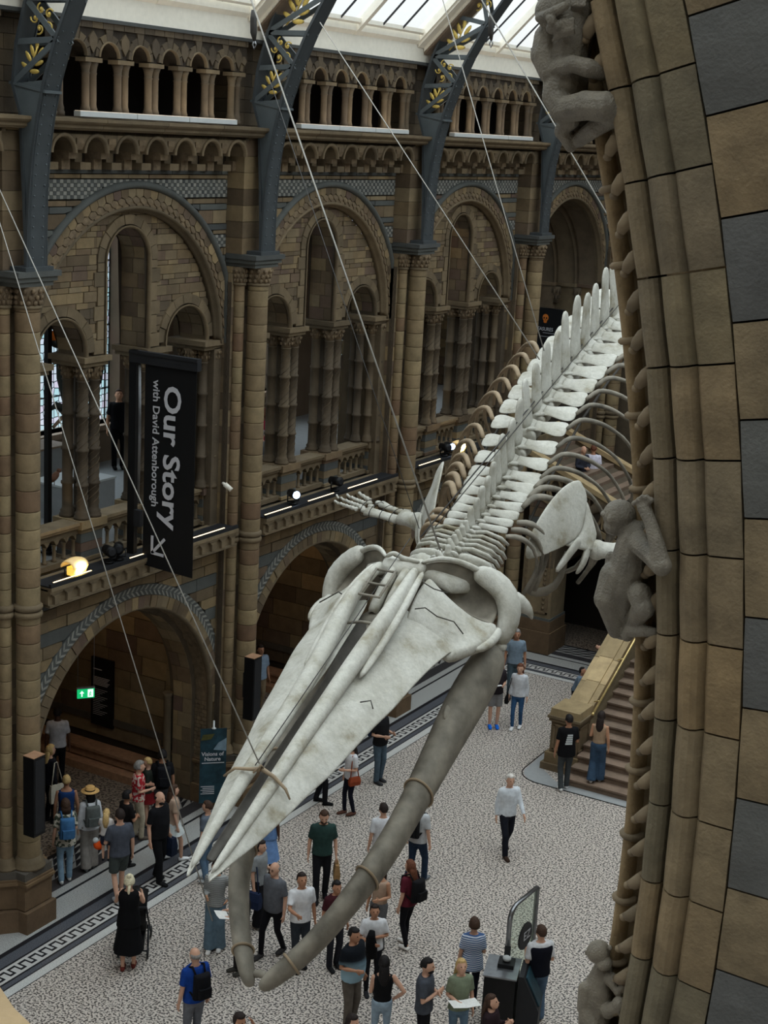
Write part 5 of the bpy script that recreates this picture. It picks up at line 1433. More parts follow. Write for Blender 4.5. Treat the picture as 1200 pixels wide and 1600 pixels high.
# ---- suspension cables
def wp(s, w_, h): return WO+W(s, w_, h)
cables = [  # start (world), end beyond the frame, radius, material, label
 (wp(1.42, 0.03, 0.30), on(-60, 165, X=0.9), 0.008, 'cable', 'thin steel cable from the snout strap to the upper left'),
 (wp(0.9, -0.66, -1.9), on(-70, 120, X=1.2), 0.007, 'cable', 'thin steel cable from the left jaw to the upper left'),
 (on(688, 860, Y=17.3), on(372, -60, X=3.2), 0.013, 'cable', 'thick pale cable from the back of the skull to the tensioner at top'),
 (on(655, 826, Y=17.9), on(420, 120, X=2.0), 0.006, 'cable_dark', 'thin dark wire running left of the thick pale cable'),
 (on(843, 562, Y=20.6), on(500, 35, X=2.2), 0.009, 'cable', 'pale cable slanting down from the middle truss to the spine'),
 (on(850, 548, Y=20.8), on(686, -20, X=4.0), 0.009, 'cable', 'pale cable dropping beside the third truss to the spine'),
 (on(1010, 440, Y=21.5), on(735, -30, X=4.6), 0.011, 'cable', 'pale cable slanting right from the last gilded truss behind the arch'),
 (wp(5.9, 0.0, 0.32), wp(1.38, 0.0, 0.30), 0.006, 'cable_dark', 'dark wire stretched above the snout'),
 (wp(6.2, 0.02, 0.15), wp(17.0, 0.02, sph(17)+0.34), 0.012, 'cable_dark', 'dark steel rope running along the top of the spine'),
 (wp(6.6, 0.06, 0.05), wp(17.0, 0.12, sph(17)+0.40), 0.008, 'cable_dark', 'second dark rope along the right of the spine'),
]
for a, b, r, mt, lab in cables:
    o = empty('suspension_cable', tuple(a)); mb = MB(); mb.tube([Vector((0, 0, 0)), Vector(b)-Vector(a)], r, 6); bpy.data.objects.remove(o)
    o = mb.build('suspension_cable', mt, None, tuple(a)); tag(o, lab, 'cable', 'cables holding up the whale')
for (px, py, X_, lab) in ((394, 40, 3.5, 'steel tensioner on the thick cable, against the roof glass'), (765, 42, 5.0, 'small steel clamp where a cable meets the third truss')):
    c = on(px, py, X=X_); o = empty('cable_tensioner', tuple(c)); tag(o, lab, 'tensioner')
    mb = MB(); mb.tube([(0, 0, 0.22), (0.02, 0, 0.10), (0.03, 0, -0.10), (0.05, 0, -0.22)], [0.02, 0.05, 0.05, 0.02], 8); mb.build('body', 'cable_dark', o)
    mb = MB(); mb.tube([(0.05, 0, -0.2), (0.08, 0, -0.27), (0.05, 0, -0.33), (0.02, 0, -0.27), (0.05, 0, -0.2)], 0.012, 6); mb.build('shackle', 'steel', o)
# ---------------------------------------------------------------- last bay: deep arch with inner orders, vaulted recess behind
cD = BC[4]
mb = MB(); mb.sm = True
for (R, xa, xb) in ((2.60, XT, XW-0.75), (2.42, XW-0.75, XW-1.35), (2.24, XW-1.35, XW-2.1)):
    arch_sweep(mb, [(R+0.02, xa), (R, xa-0.03), (R, xb+0.12), (R-0.04, xb+0.10), (R-0.06, xb+0.04), (R-0.03, xb), (R-0.2, xb-0.01)], ZA, 40, c=0)
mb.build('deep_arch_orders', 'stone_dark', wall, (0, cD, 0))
mb = MB()
for s in (-1, 1):
    for (R, xa, xb) in ((2.60, XT, XW-0.75), (2.42, XW-0.75, XW-1.35), (2.24, XW-1.35, XW-2.1)):
        a, b = sorted((s*R, s*3.1)); mb.box(xb, xa, a, b, 6.1, 9.72); a, b = sorted((s*(R-0.06), s*3.1)); mb.box(xb-0.02, xa+0.02, a, b, 9.72, 9.82)
mb.build('deep_arch_jamb', 'stone_tan', wall, (0, cD, 0))
mb = MB()
for s in (-1, 1):
    for x, y in ((XW-0.70, 2.50), (XW-1.30, 2.32), (XW-2.0, 2.14)): mb.lathe(shaft_prof(0.09), (x, s*y, zb-0.5), 12); capital(mb, x, s*y, 0.09, 9.2, 9.70)
mb.build('deep_arch_shaft', 'stone_dark', wall, (0, cD, 0))
# cross wall with doorway behind it
mb = MB(); yc_ = 44.2
dw = lambda x: 9.2+math.sqrt(max(0, 1.3**2-(x+3.2)**2)) if abs(x+3.2) < 1.3 else (9.2 if abs(x+3.2) < 1.3 else 0)
rows_ = [(6.1+0.3*i, 6.1+0.3*(i+1), (0.5, 0.9), 0) for i in range(24)]
cells = lay(None, 0, lambda x: dw(x) if abs(x+3.2) < 1.3 else 6.1, lambda x: 99, -7.0, -1.2, rows_)
for p, mi, d in cells: mb.prism([(y, yc_-d, z) for y, z in p], (0, 0.08, 0))
o = mb.build('recess_masonry', 'stone_tan', wall); o['kind'] = 'stuff'
mb = MB(); mb.sm = True
mb.grid([[(-3.2+R*math.cos(a), y, 9.2+R*math.sin(a)) for R, y in ((1.45, yc_-0.02), (1.43, yc_-0.07), (1.33, yc_-0.07), (1.28, yc_-0.02), (1.28, yc_+0.5))] for a in [math.pi*i/24 for i in range(25)]]); mb.build('recess_arch', 'stone_dark', wall)
# ground storey of the last bay: plain wall with blind panel
mb = MB(); cells = lay(None, XW, lambda y: 0.0, lambda y: 99, -HB, HB, [(0.3*i, 0.3*(i+1), (0.5, 0.9), 0 if i % 4 else 1) for i in range(19)])
mb = blocks_mesh(cells); me = mb.mesh('masonry', ['stone_tan', 'stone_slate']); o = link('masonry', me, wall, (0, cD, 0)); o['kind'] = 'stuff'
mb = MB(); mb.box(XW-0.1, XW-0.05, -HB, HB, 0, 6.1); mb.box(XW-0.4, XW-0.1, -HB, HB, 6.0, 6.75); mb.build('core', 'mortar', wall, (0, cD, 0))
# ---------------------------------------------------------------- wall under the upper flight of the stairs (faces us), dark archway
WS = empty('wall_stair', (0, 38.2, 0)); WS['kind'] = 'structure'
def slope_top(x): return 5.25-0.405*(x-0.36)       # under the coping
def arc2(x): return 2.5+math.sqrt(max(0, 2.0**2-(x-3.0)**2)) if abs(x-3.0) < 2.0 else 0.0
mb = MB(); xs = [0.15+i*6.2/48 for i in range(49)]
for a, b in zip(xs[:-1], xs[1:]):
    for y in (0.0, 0.9):
        la, lb = arc2(a) if 1.0 < a < 5.0 else 0, arc2(b) if 1.0 < b < 5.0 else 0
        if 1.0 < a < 5.0 or 1.0 < b < 5.0:
            la = max(la, 2.5 if abs(a-3) <= 2.0 else 0); lb = max(lb, 2.5 if abs(b-3) <= 2.0 else 0)
        mb.add([(a, y, la), (b, y, lb), (b, y, slope_top(b)-0.75), (a, y, slope_top(a)-0.75)], [(0, 1, 2, 3)])
mb.build('core', 'mortar', WS)
cells = lay(None, 0, lambda x: (arc2(x)+0.0 if abs(x-3) < 2.0 else 0.9), lambda x: slope_top(x)-0.8, 0.15, 6.3, [(0.9+0.27*i, 0.9+0.27*(i+1), (0.45, 0.8), 0 if i % 5 else 1) for i in range(16)])
mb = MB()
for p, mi, d in cells: mb.cur = mi; mb.prism([(y, -d, z) for y, z in p], (0, 0.08, 0))
o = mb.build('masonry', ['stone_tan', 'stone_slate'], WS); o['kind'] = 'stuff'
mb = MB(); mb.sm = True
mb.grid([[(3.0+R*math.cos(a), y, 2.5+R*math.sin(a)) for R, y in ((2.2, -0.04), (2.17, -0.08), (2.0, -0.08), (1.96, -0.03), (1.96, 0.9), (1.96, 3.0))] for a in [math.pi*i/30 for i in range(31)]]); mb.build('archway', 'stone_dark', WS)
mb = MB()
for x0_, x1_ in ((0.12, 1.04), (4.96, 5.9)):
    mb.box(x0_, x1_, -0.06, 0.9, 0.95, 3.4)
mb.build('pier', 'stone_tan', WS)
mb = MB(); mb.box(0.02, 1.12, -0.16, 1.0, 0.0, 0.62); mb.box(0.06, 1.08, -0.11, 0.95, 0.62, 0.95); mb.build('pier_base', 'plinth_brown', WS)
mb = MB(); mb.box(0.07, 1.07, -0.10, 0.95, 0.80, 1.02); mb.build('pier_band', 'stone_slate', WS)
mb = MB()   # carved panel on the pier
for x0_, x1_, z0_, z1_ in ((0.2, 0.25, 1.15, 3.1), (0.9, 0.95, 1.15, 3.1), (0.2, 0.95, 3.05, 3.1), (0.2, 0.95, 1.15, 1.2)): mb.box(x0_, x1_, -0.10, -0.05, z0_, z1_)
for i in range(12): mb.ball((0.80, -0.07, 1.3+i*0.14), (0.05, 0.03, 0.05), 6, 4)
mb.build('carved_panel', 'stone_carved', WS)
mb = MB(); mb.box(0.15, 6.3, 0.9, 1.0, 0, 2.0); mb.build('back', 'dark_interior', WS) if False else None
# pierced balustrades along the upper flight, with gilded-looking stone coping
for yy, nm in ((0.0, 'near'), (3.1, 'far')):
    mb = MB()
    dz = 0.0 if yy == 0 else 0.0
    mb.prism([(-0.6, yy-0.12, slope_top(-0.6)+0.22), (6.3, yy-0.12, slope_top(6.3)+0.22), (6.3, yy-0.12, slope_top(6.3)+0.36), (-0.6, yy-0.12, slope_top(-0.6)+0.36)], (0, 0.30, 0)); mb.build('coping', 'stone_stair', WS)
    mb = MB(); mb.prism([(-0.6, yy-0.07, slope_top(-0.6)+0.02), (6.3, yy-0.07, slope_top(6.3)+0.02), (6.3, yy-0.07, slope_top(6.3)+0.20), (-0.6, yy-0.07, slope_top(-0.6)+0.20)], (0, 0.18, 0))
    mb.prism([(-0.6, yy-0.07, slope_top(-0.6)-0.82), (6.3, yy-0.07, slope_top(6.3)-0.82), (6.3, yy-0.07, slope_top(6.3)-0.66), (-0.6, yy-0.07, slope_top(-0.6)-0.66)], (0, 0.18, 0)); mb.build('balustrade_rail', 'stone_tan', WS)
    for i in range(16):      # rings of the pierced parapet
        x = -0.4+0.42*i; c = Vector((x, yy+0.02, slope_top(x)-0.32)); mb = MB()
        mb.tube([c+Vector((0.17*math.cos(t*math.pi/8), 0, 0.30*math.sin(t*math.pi/8))) for t in range(17)], (0.05), 6, cap=False)
        mb.box(x+0.19, x+0.23, yy-0.04, yy+0.08, slope_top(x)-0.7, slope_top(x)+0.05); mb.build('pierced_ring', 'stone_tan', WS)
# upper flight of steps
mb = MB()
for i in range(16):
    x1_ = 6.4-i*0.42; z_ = 3.0+0.17*i
    mb.box(x1_-0.42, x1_, 0.1, 3.0, z_-0.1, z_)
mb.build('upper_steps', 'stone_step', WS)
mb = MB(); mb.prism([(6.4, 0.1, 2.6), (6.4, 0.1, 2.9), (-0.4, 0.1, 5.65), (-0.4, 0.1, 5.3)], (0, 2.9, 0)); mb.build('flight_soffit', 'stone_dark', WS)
mb = MB(); mb.tube([(x, 0.32, slope_top(x)+0.25) for x in (-0.5, 2.5, 6.2)], 0.025, 8); mb.build('brass_rail', 'brass', WS)
mb = MB(); mb.box(-0.5, 14, 7.0, 7.3, 0, 9.0); mb.build('rear_masonry', 'stone_dark', WS)
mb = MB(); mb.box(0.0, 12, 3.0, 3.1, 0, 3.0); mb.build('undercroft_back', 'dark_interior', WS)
# ---------------------------------------------------------------- main staircase
ST = empty('main_staircase', (5.0, 30.1, 0)); tag(ST, 'wide stone staircase rising to the right behind the foreground arch', 'staircase')
for i in range(22):
    mb = MB(); mb.box(0.12, 7.0, i*0.32, i*0.32+0.36, i*0.163+0.123, i*0.163+0.163); mb.box(0.12, 7.0, i*0.32+0.035, i*0.32+0.36, i*0.163, i*0.163+0.123)
    mb.build('step', 'stone_step', ST)
mb = MB(); mb.box(-0.5, 9, 7.04, 9.4, 3.2, 3.56); mb.build('landing', 'stone_step', ST)
mb = MB()     # newel: stepped base, panelled shaft, cap
mb.box(-0.72, 0.22, -0.02+0.55, 1.50, 0, 0.16); mb.box(-0.66, 0.16, 0.60, 1.46, 0.16, 0.40); mb.box(-0.58, 0.08, 0.68, 1.40, 0.40, 1.16)
mb.box(-0.63, 0.13, 0.63, 1.45, 1.16, 1.24); mb.box(-0.66, 0.16, 0.60, 1.48, 1.24, 1.30); nw = mb.build('newel', 'stone_tan', ST)
mb = MB(); 
top = [(-0.62, 0.64), (0.12, 0.64), (0.12, 1.44), (-0.62, 1.44)]
mb.slab([[(-0.60, 0.66, 1.47), (0.10, 0.66, 1.47)], [(-0.60, 1.42, 1.47), (0.10, 1.42, 1.47)]], [[(-0.62, 0.64, 1.30), (0.12, 0.64, 1.30)], [(-0.62, 1.44, 1.30), (0.12, 1.44, 1.30)]]); mb.build('newel_cap', 'stone_stair', nw)
mb = MB()
for (x0_, x1_, z0_, z1_) in ((-0.52, -0.47, 0.48, 1.08), (-0.03, 0.02, 0.48, 1.08), (-0.52, 0.02, 1.05, 1.10), (-0.52, 0.02, 0.46, 0.51)): mb.box(x0_, x1_, 0.655, 0.685, z0_, z1_)
for i in range(5):
    for j in range(3): mb.ball((-0.38+0.13*j, 0.675, 0.58+0.11*i), (0.05, 0.02, 0.045), 6, 4)
for (y0_, y1_, z0_, z1_) in ((0.74, 0.79, 0.48, 1.08), (1.28, 1.33, 0.48, 1.08), (0.74, 1.33, 1.05, 1.10), (0.74, 1.33, 0.46, 0.51)): mb.box(0.075, 0.10, y0_, y1_, z0_, z1_)
mb.build('newel_panel', 'stone_carved', nw)
sl_ = 0.51
for j in range(9):     # coping stones
    y0_ = 1.44+j*0.75; y1_ = y0_+0.735; z = lambda y: 1.18+(y-1.44)*sl_
    mb = MB(); mb.prism([(-0.55, y0_, z(y0_)), (-0.55, y1_, z(y1_)), (-0.55, y1_, z(y1_)+0.16), (-0.55, y0_, z(y0_)+0.16)], (0.62, 0, 0))
    mb.prism([(-0.42, y0_, z(y0_)+0.15), (-0.42, y1_, z(y1_)+0.15), (-0.42, y1_, z(y1_)+0.20), (-0.42, y0_, z(y0_)+0.20)], (0.34, 0, 0))
    mb.build('coping_stone', 'stone_stair', ST)
for j in range(14):    # scrolled balusters under the coping
    y = 1.6+j*0.48; mb = MB(); zt_ = 1.18+(y-1.44)*sl_; zb_ = 0.1+(y)*sl_
    mb.lathe([(0.15, zb_), (0.15, zb_+0.1), (0.09, zb_+0.2), (0.13, zb_+0.45), (0.08, zt_-0.22), (0.15, zt_-0.08), (0.15, zt_+0.05)], (-0.24, y, 0), 10)
    mb.ball((-0.02, y, zb_+0.35), (0.09, 0.10, 0.12), 8, 6)
    mb.build('baluster', 'stone_carved', ST)
mb = MB(); mb.prism([(-0.5, 0.7, 0), (-0.5, 7.5, 0), (-0.5, 7.5, 3.7), (-0.5, 0.7, 0.25)], (0.6, 0, 0)); mb.build('string_wall', 'stone_tan', ST)
mb = MB(); mb.tube([(0.20, 1.20, 1.34), (0.20, 7.5, 1.34+6.3*sl_)], 0.028, 8); 
for j in range(5): mb.tube([(0.20, 1.6+j*1.3, 1.34+(0.4+j*1.3)*sl_), (0.05, 1.6+j*1.3, 1.28+(0.4+j*1.3)*sl_)], 0.015, 6)
mb.ball((0.2, 1.2, 1.34), 0.04, 8, 6); mb.build('brass_handrail', 'brass', ST)
mb = MB()   # pale mosaic apron curving round the foot of the stairs
pts = [(-1.0+0.0, 1.6)]+[(-0.35-0.62*math.cos(t*math.pi/2/8)*1.0, 0.35-0.62*math.sin(t*math.pi/2/8)) for t in range(9)]+[(7.0, -0.27), (7.0, 0.05), (-0.1, 0.05), (-0.7, 0.6), (-0.7, 1.6)]
mb.prism([(x, y, 0.0) for x, y in pts], (0, 0, 0.004)); mb.build('mosaic_apron', 'plinth_grey', ST)
mb = MB(); q = [(x, y-0.0, 0.006) for x, y in pts[:10]]+[(7.0, -0.27, 0.006)]; mb.tube([Vector(p)+Vector((-0.03, -0.03, 0)) for p in q], 0.014, 4); mb.build('apron_line', 'black', ST)

# ---------------------------------------------------------------- hanging banner on its black frame
YB = 21.75
b = empty('hanging_banner', (-0.5, YB, 6.12)); tag(b, 'tall black fabric banner reading Our Story hung from a black post', 'banner')
fr = empty('frame', (0, 0, 0)); fr.parent = b
mb = MB(); mb.box(-0.10, 0.06, -0.05, 0.05, 0, 3.82); mb.build('post', 'black', b)
mb = MB(); mb.box(-0.10, 1.44, -0.06, 0.06, 3.60, 3.82); mb.box(-0.10, 1.44, -0.075, -0.06, 3.76, 3.80); mb.build('top_bar', 'charcoal', b)
bpy.data.objects.remove(fr)
mb = MB()
xa, xb_ = 0.24, 1.39; z1_ = 3.60; z0a, z0b = -0.16, -0.22
rows = []
for i in range(21):
    t = i/20; rows.append([(xa+(xb_-xa)*j/10, -0.01+0.012*math.sin(3*t+j*0.5)*t, z1_+(z0a+(z0b-z0a)*j/10-z1_)*t) for j in range(11)])
mb.slab(rows, [[(p[0], p[1]+0.012, p[2]) for p in r] for r in rows]); cloth = mb.build('cloth', 'banner_black', b)
def vert_text(txt, size, x, ztop, sx=1.0, bold=0.0):
    # text running downward, tops of letters toward +x
    mw = basis((x, -0.045, ztop), (0, 0, -1), (1, 0, 0), (0, -1, 0)); return text_mesh(txt, size, 'ink_white', 'lettering', cloth, mw, 0.002, font_scale=(sx, 1), bold=bold)
vert_text('Our Story', 0.52, 0.72, 3.28, 1.22, 0.012)
vert_text('with David Attenborough', 0.215, 0.46, 3.34, 1.05, 0.003)
mb = MB()
def bar2(a, c, w_=0.028):
    a, c = Vector(a), Vector(c); d = c-a; L_ = d.length/2; d.normalize(); n_ = Vector((-d.z, 0, d.x)); mb.obox((a+c)/2, d*L_, n_*w_, (0, 0.003, 0))
bar2((0.78, -0.045, 0.42), (0.50, -0.045, 0.12)); bar2((0.49, -0.045, 0.44), (0.49, -0.045, 0.10)); bar2((0.47, -0.045, 0.115), (0.76, -0.045, 0.10)); mb.build('arrow', 'ink_white', cloth)
mb = MB(); 
for k in range(4): mb.tube([(0.10+0.012*k, -0.02, 3.6), (0.12+0.015*k, -0.02, 2.2), (0.11+0.012*k, -0.02, 0.98)], 0.008, 5)
mb.build('cord_bundle', 'steel', b)
mb = MB(); mb.box(0.06, 0.20, -0.06, 0.04, 0.55, 0.86); mb.build('winch_box', 'charcoal', b)
# ---------------------------------------------------------------- column loudspeakers on the piers
for (px, yb_, zb_, h, lab) in ((2, P0-0.30, 1.95, 1.45, 'tall black loudspeaker column with brown top on the leftmost pier'), (3, P0+S-0.32, 2.05, 1.35, 'tall black loudspeaker column with brown top on the pier left of the skull')):
    t = empty('column_loudspeaker', (0.2, yb_, zb_)); tag(t, lab, 'loudspeaker', 'column loudspeakers')
    mb = MB(); mb.box(-0.12, 0.12, -0.14, 0.14, 0, h); mb.build('case', 'black', t)
    mb = MB(); mb.box(-0.12, 0.12, -0.14, 0.14, h, h+0.012); mb.build('top', 'wood_bench', t)
    mb = MB(); mb.box(0.121, 0.128, -0.11, 0.11, 0.05, h-0.05); mb.build('grille', 'charcoal', t)
    mb = MB(); mb.box(-0.24, -0.12, 0.0, 0.08, h*0.3, h*0.7); mb.build('bracket', 'charcoal', t)
# ---------------------------------------------------------------- lamps on the gallery ledges
def flood(loc, lab):
    t = empty('ledge_floodlight', loc); tag(t, lab, 'lamp', 'cream floodlights on the ledge')
    mb = MB(); mb.sm = True
    rows = []
    for i in range(9):
        a = math.pi*i/8; r = []
        for j in range(9):
            e = -1+2*j/8; r.append((0.03-0.17*math.cos(a)*(1-0.12*e*e), 0.20*e, 0.02+0.15*math.sin(a)*(1-0.25*e*e)))
        rows.append(r)
    mb.slab(rows, [[(p[0]*0.95, p[1]*0.95, p[2]-0.02) for p in r] for r in rows]); mb.build('hood', 'lamp_cream', t)
    mb = MB(); mb.slab([[(0.20, -0.17, 0.03), (0.20, 0.17, 0.03)], [(0.13, -0.17, -0.12), (0.13, 0.17, -0.12)]], [[(0.0, -0.17, 0.03), (0.0, 0.17, 0.03)], [(0.0, -0.17, -0.12), (0.0, 0.17, -0.12)]]); mb.build('lens', 'lamp_glow', t)
    mb = MB(); mb.tube([(0, -0.22, 0), (0, -0.22, -0.12), (0, 0.22, -0.12), (0, 0.22, 0)], 0.015, 6); mb.build('yoke', 'charcoal', t)
    l = bpy.data.lights.new('bulb', 'SPOT'); l.energy = 60; l.color = (1, 0.8, 0.5); l.spot_size = 1.9; l.spot_blend = 0.6; l.shadow_soft_size = 0.08
    lo_ = bpy.data.objects.new('bulb', l); COL.objects.link(lo_); lo_.parent = t; lo_.location = (0.26, 0, 0); lo_.rotation_euler = (0, math.radians(100), 0)
flood((-0.36, 19.95, 6.29), 'cream curved floodlight glowing yellow on the ledge, left of the black banner')
flood((-0.36, 34.5, 6.29), 'cream curved floodlight glowing yellow on the ledge beyond the flipper bones')
def spot(loc, yaw, lab, lit=False):
    t = empty('stage_spotlight', loc, yaw); tag(t, lab, 'lamp', 'black stage spotlights on the ledge')
    mb = MB(); mb.lathe([(0.10, 0), (0.10, 0.03), (0.05, 0.05)], (0, 0, 0), 12); mb.build('base', 'black', t)
    mb = MB(); mb.tube([(0, -0.13, 0.22), (0, -0.13, 0.07), (0, 0.13, 0.07), (0, 0.13, 0.22)], 0.018, 6); mb.build('yoke', 'black', t)
    mb = MB(); mb.tube([(-0.16, 0, 0.22), (-0.14, 0, 0.22), (0.08, 0, 0.23), (0.16, 0, 0.235)], [0.06, 0.09, 0.10, 0.105], 14); mb.build('body', 'black', t)
    mb = MB(); mb.lathe([(0.085, 0), (0.06, 0.015)], (0, 0, 0), 14); 
    for i, v in enumerate(mb.v): mb.v[i] = (0.162+v[2], v[0], 0.235+v[1])
    mb.build('lens', 'spot_lens' if lit else 'charcoal', t)
spot((-0.40, 20.95, 6.13), -0.5, 'black stage spotlight on the ledge just right of the glowing floodlight')
spot((-0.40, 21.22, 6.13), -0.9, 'black stage spotlight nearest the foot of the banner post')
spot((-0.40, 27.0, 6.13), -0.55, 'lit stage spotlight with bluish lens on the second ledge', True)
spot((-0.40, 28.7, 6.13), -0.2, 'unlit black stage spotlight above the second ground arch')
spot((-0.40, 33.9, 6.13), -0.4, 'black stage spotlight on the third ledge, left of its floodlight')
spot((-0.40, 34.15, 6.13), -0.6, 'lit stage spotlight with white lens beside the third ledge floodlight', True)
for (ya, yb_, lab) in ((19.3, 20.3, 'glowing strip light at the left end of the first ledge'), (21.35, 22.3, 'glowing strip light on the first ledge, left of the banner'), (23.0, 24.3, 'glowing strip light on the first ledge, right of the banner'), (25.7, 26.7, 'glowing strip light at the left end of the second ledge'), (27.35, 28.4, 'glowing strip light in the middle of the second ledge'), (29.0, 30.3, 'glowing strip light above the flipper finger tips'), (32.3, 33.4, 'glowing strip light on the third ledge')):
    t = empty('strip_light', (-0.24, ya, 6.125)); tag(t, lab, 'lamp', 'strip lights on the ledges')
    mb = MB(); mb.box(-0.02, 0.02, 0, yb_-ya, 0.0, 0.03); mb.build('housing', 'charcoal', t)
    mb = MB(); mb.box(-0.012, 0.012, 0.01, yb_-ya-0.01, 0.03, 0.04); mb.build('tube', 'led', t)
for b_, lab in ((1, 'long white light trough on the upper cornice above the banner arch'), (2, 'long white light trough on the upper cornice above the second arch'), (3, 'long white light trough on the upper cornice above the third arch')):
    t = empty('cornice_light', (-0.10, BC[b_]-2.2, 13.985)); tag(t, lab, 'lamp', 'light troughs on the upper cornice')
    l = bpy.data.lights.new('strip', 'AREA'); l.shape = 'RECTANGLE'; l.size = 0.1; l.size_y = 4.3; l.energy = 12; l.color = (1, 0.88, 0.72)
    lo_ = bpy.data.objects.new('strip', l); COL.objects.link(lo_); lo_.parent = t; lo_.location = (0, 2.17, 0.10); lo_.rotation_euler = (math.pi, 0, 0)
    for i in range(3):
        mb = MB(); mb.box(-0.07, 0.07, i*1.45, i*1.45+1.43, 0.0, 0.085); mb.build('trough', 'white_board', t)
        mb = MB(); mb.box(-0.06, 0.05, i*1.45+0.01, i*1.45+1.42, 0.085, 0.092); mb.build('diffuser', 'led_panel', t)
# security camera on the pier
t = empty('security_camera', (-0.42, 24.45, 7.02)); tag(t, 'small white camera on the jamb right of the banner', 'camera')
mb = MB(); mb.tube([(0, 0, 0), (0.08, -0.05, 0)], 0.03, 8); mb.build('arm', 'cream_paint', t)
mb = MB(); mb.tube([(0.08, -0.05, 0), (0.22, -0.02, -0.1)], 0.05, 10); mb.build('body', 'cream_paint', t)
# warm lamps under the chapel ceilings and behind the third tall light
for (x, y, z, e, lab) in ((-3.0, BC[1]+0.6, 5.30, 26, 'small warm ceiling lamp inside the nearest archway'), (-3.0, BC[2]+0.6, 5.30, 24, 'small warm ceiling lamp inside the second archway'), (-3.0, BC[3]+0.6, 5.30, 18, 'small warm ceiling lamp inside the third archway'), (-2.3, BC[3]-0.5, 12.9, 22, 'small amber lamp lighting the reveal of the third tall gallery light')):
    t = empty('ceiling_lamp', (x, y, z)); tag(t, lab, 'lamp')
    mb = MB(); mb.lathe([(0.07, 0.15 if z < 6 else 0.4), (0.09, 0.02), (0.06, 0.0)], (0, 0, 0), 12); mb.build('shade', 'charcoal', t)
    mb = MB(); mb.ball((0, 0, -0.03), 0.05, 8, 6); mb.build('bulb_glass', 'lamp_glow', t)
    l = bpy.data.lights.new('bulb', 'POINT'); l.energy = e; l.color = (1, 0.66, 0.36); l.shadow_soft_size = 0.1
    lo_ = bpy.data.objects.new('bulb', l); COL.objects.link(lo_); lo_.parent = t; lo_.location = (0, 0, -0.16)
# ---------------------------------------------------------------- exit sign, text board, standing banners
t = empty('exit_sign', (-2.0, 22.2, 2.86)); tag(t, 'green lit exit sign with arrow hanging in the nearest archway', 'sign')
zf = Vector((0.70, -0.55, -0.0)).normalized(); xf = Vector((0.55, 0.70, 0)).normalized()
mwS = basis((0, 0, 0), xf, (0, 0, 1), zf)
mb = MB(); mb.obox((0, 0, 0), xf*0.17, Vector((0, 0, 0.10)), zf*0.02); mb.build('panel', 'exit_green', t)
mb = MB(); mb.obox(xf*0.09+zf*0.022, xf*0.055, Vector((0, 0, 0.08)), zf*0.002)
mb.obox(xf*-0.08+zf*0.022+Vector((0, 0, -0.02)), xf*0.012, Vector((0, 0, 0.045)), zf*0.002)
c0 = xf*-0.08+zf*0.022; mb.prism([c0+xf*-0.045+Vector((0, 0, 0.005)), c0+xf*0.045+Vector((0, 0, 0.005)), c0+Vector((0, 0, 0.06))], zf*0.003); mb.build('symbol', 'exit_white', t)
mb = MB(); c0 = xf*0.09+zf*0.025; mb.ball(c0+Vector((0, 0, 0.035)), 0.011, 6, 4); mb.tube([c0+Vector((0, 0, 0.02)), c0+xf*-0.01+Vector((0, 0, -0.02)), c0+xf*-0.025+Vector((0, 0, -0.055))], 0.008, 5); mb.tube([c0+xf*-0.01+Vector((0, 0, -0.02)), c0+xf*0.02+Vector((0, 0, -0.05))], 0.008, 5); mb.tube([c0+xf*-0.03+Vector((0, 0, 0.0)), c0+Vector((0, 0, 0.015)), c0+xf*0.025+Vector((0, 0, -0.005))], 0.006, 5); mb.build('running_figure', 'exit_green', t)
mb = MB(); mb.obox(Vector((0, 0, 0.115)), xf*0.18, Vector((0, 0, 0.015)), zf*0.03)
for q in (-0.16, 0.16): mb.tube([xf*q+Vector((0, 0, 0.12)), xf*q+Vector((0, 0, 2.5))], 0.006, 5)
mb.build('hanger', 'steel', t)
t = empty('text_board', (-3.8, P0+S-0.30, 1.1)); tag(t, 'tall black board of small white text on the chapel wall', 'board')
mb = MB(); mb.box(-0.31, 0.31, -0.03, 0.03, -0.22, 1.35); mb.build('panel', 'banner_black', t)
mb = MB()
for i in range(6): mb.box(-0.24, 0.22-0.03*(i % 3), -0.036, -0.03, 0.90-0.035*i, 0.912-0.035*i)
for i in range(15): mb.box(-0.24, 0.16-0.07*((i*5) % 4), -0.036, -0.03, 0.62-0.042*i, 0.626-0.042*i)
mb.box(-0.24, 0.0, -0.036, -0.03, 1.08, 1.10); mb.build('text_line', 'ink_white', t)['kind'] = 'stuff'
# the exhibition banner at the foot of the second pier
t = empty('exhibition_banner', (-0.15, 24.0, 0)); tag(t, 'blue-green exhibition banner reading Visions of Nature at the foot of the pier', 'banner')
xf = Vector((0.72, 0.69, 0)).normalized(); zf = Vector((0.69, -0.72, 0)).normalized()
plain('poster_teal', (28, 56, 66), rough=0.6, noise=0.5, scale=5)
plain('poster_blue', (120, 142, 156), rough=0.6, noise=0.2, scale=8)
plain('poster_olive', (78, 76, 36), rough=0.6, noise=0.3, scale=8)
mb = MB(); mb.obox(Vector((0, 0, 1.17)), xf*0.27, Vector((0, 0, 0.82)), zf*0.008); mb.build('sheet', 'poster_teal', t)
mb = MB(); mb.prism([xf*-0.0+zf*0.010+Vector((0, 0, 1.53)), xf*0.265+zf*0.010+Vector((0, 0, 1.50)), xf*0.265+zf*0.010+Vector((0, 0, 1.78)), xf*0.10+zf*0.010+Vector((0, 0, 1.68))], zf*0.003); mb.build('whale_picture', 'poster_blue', t)
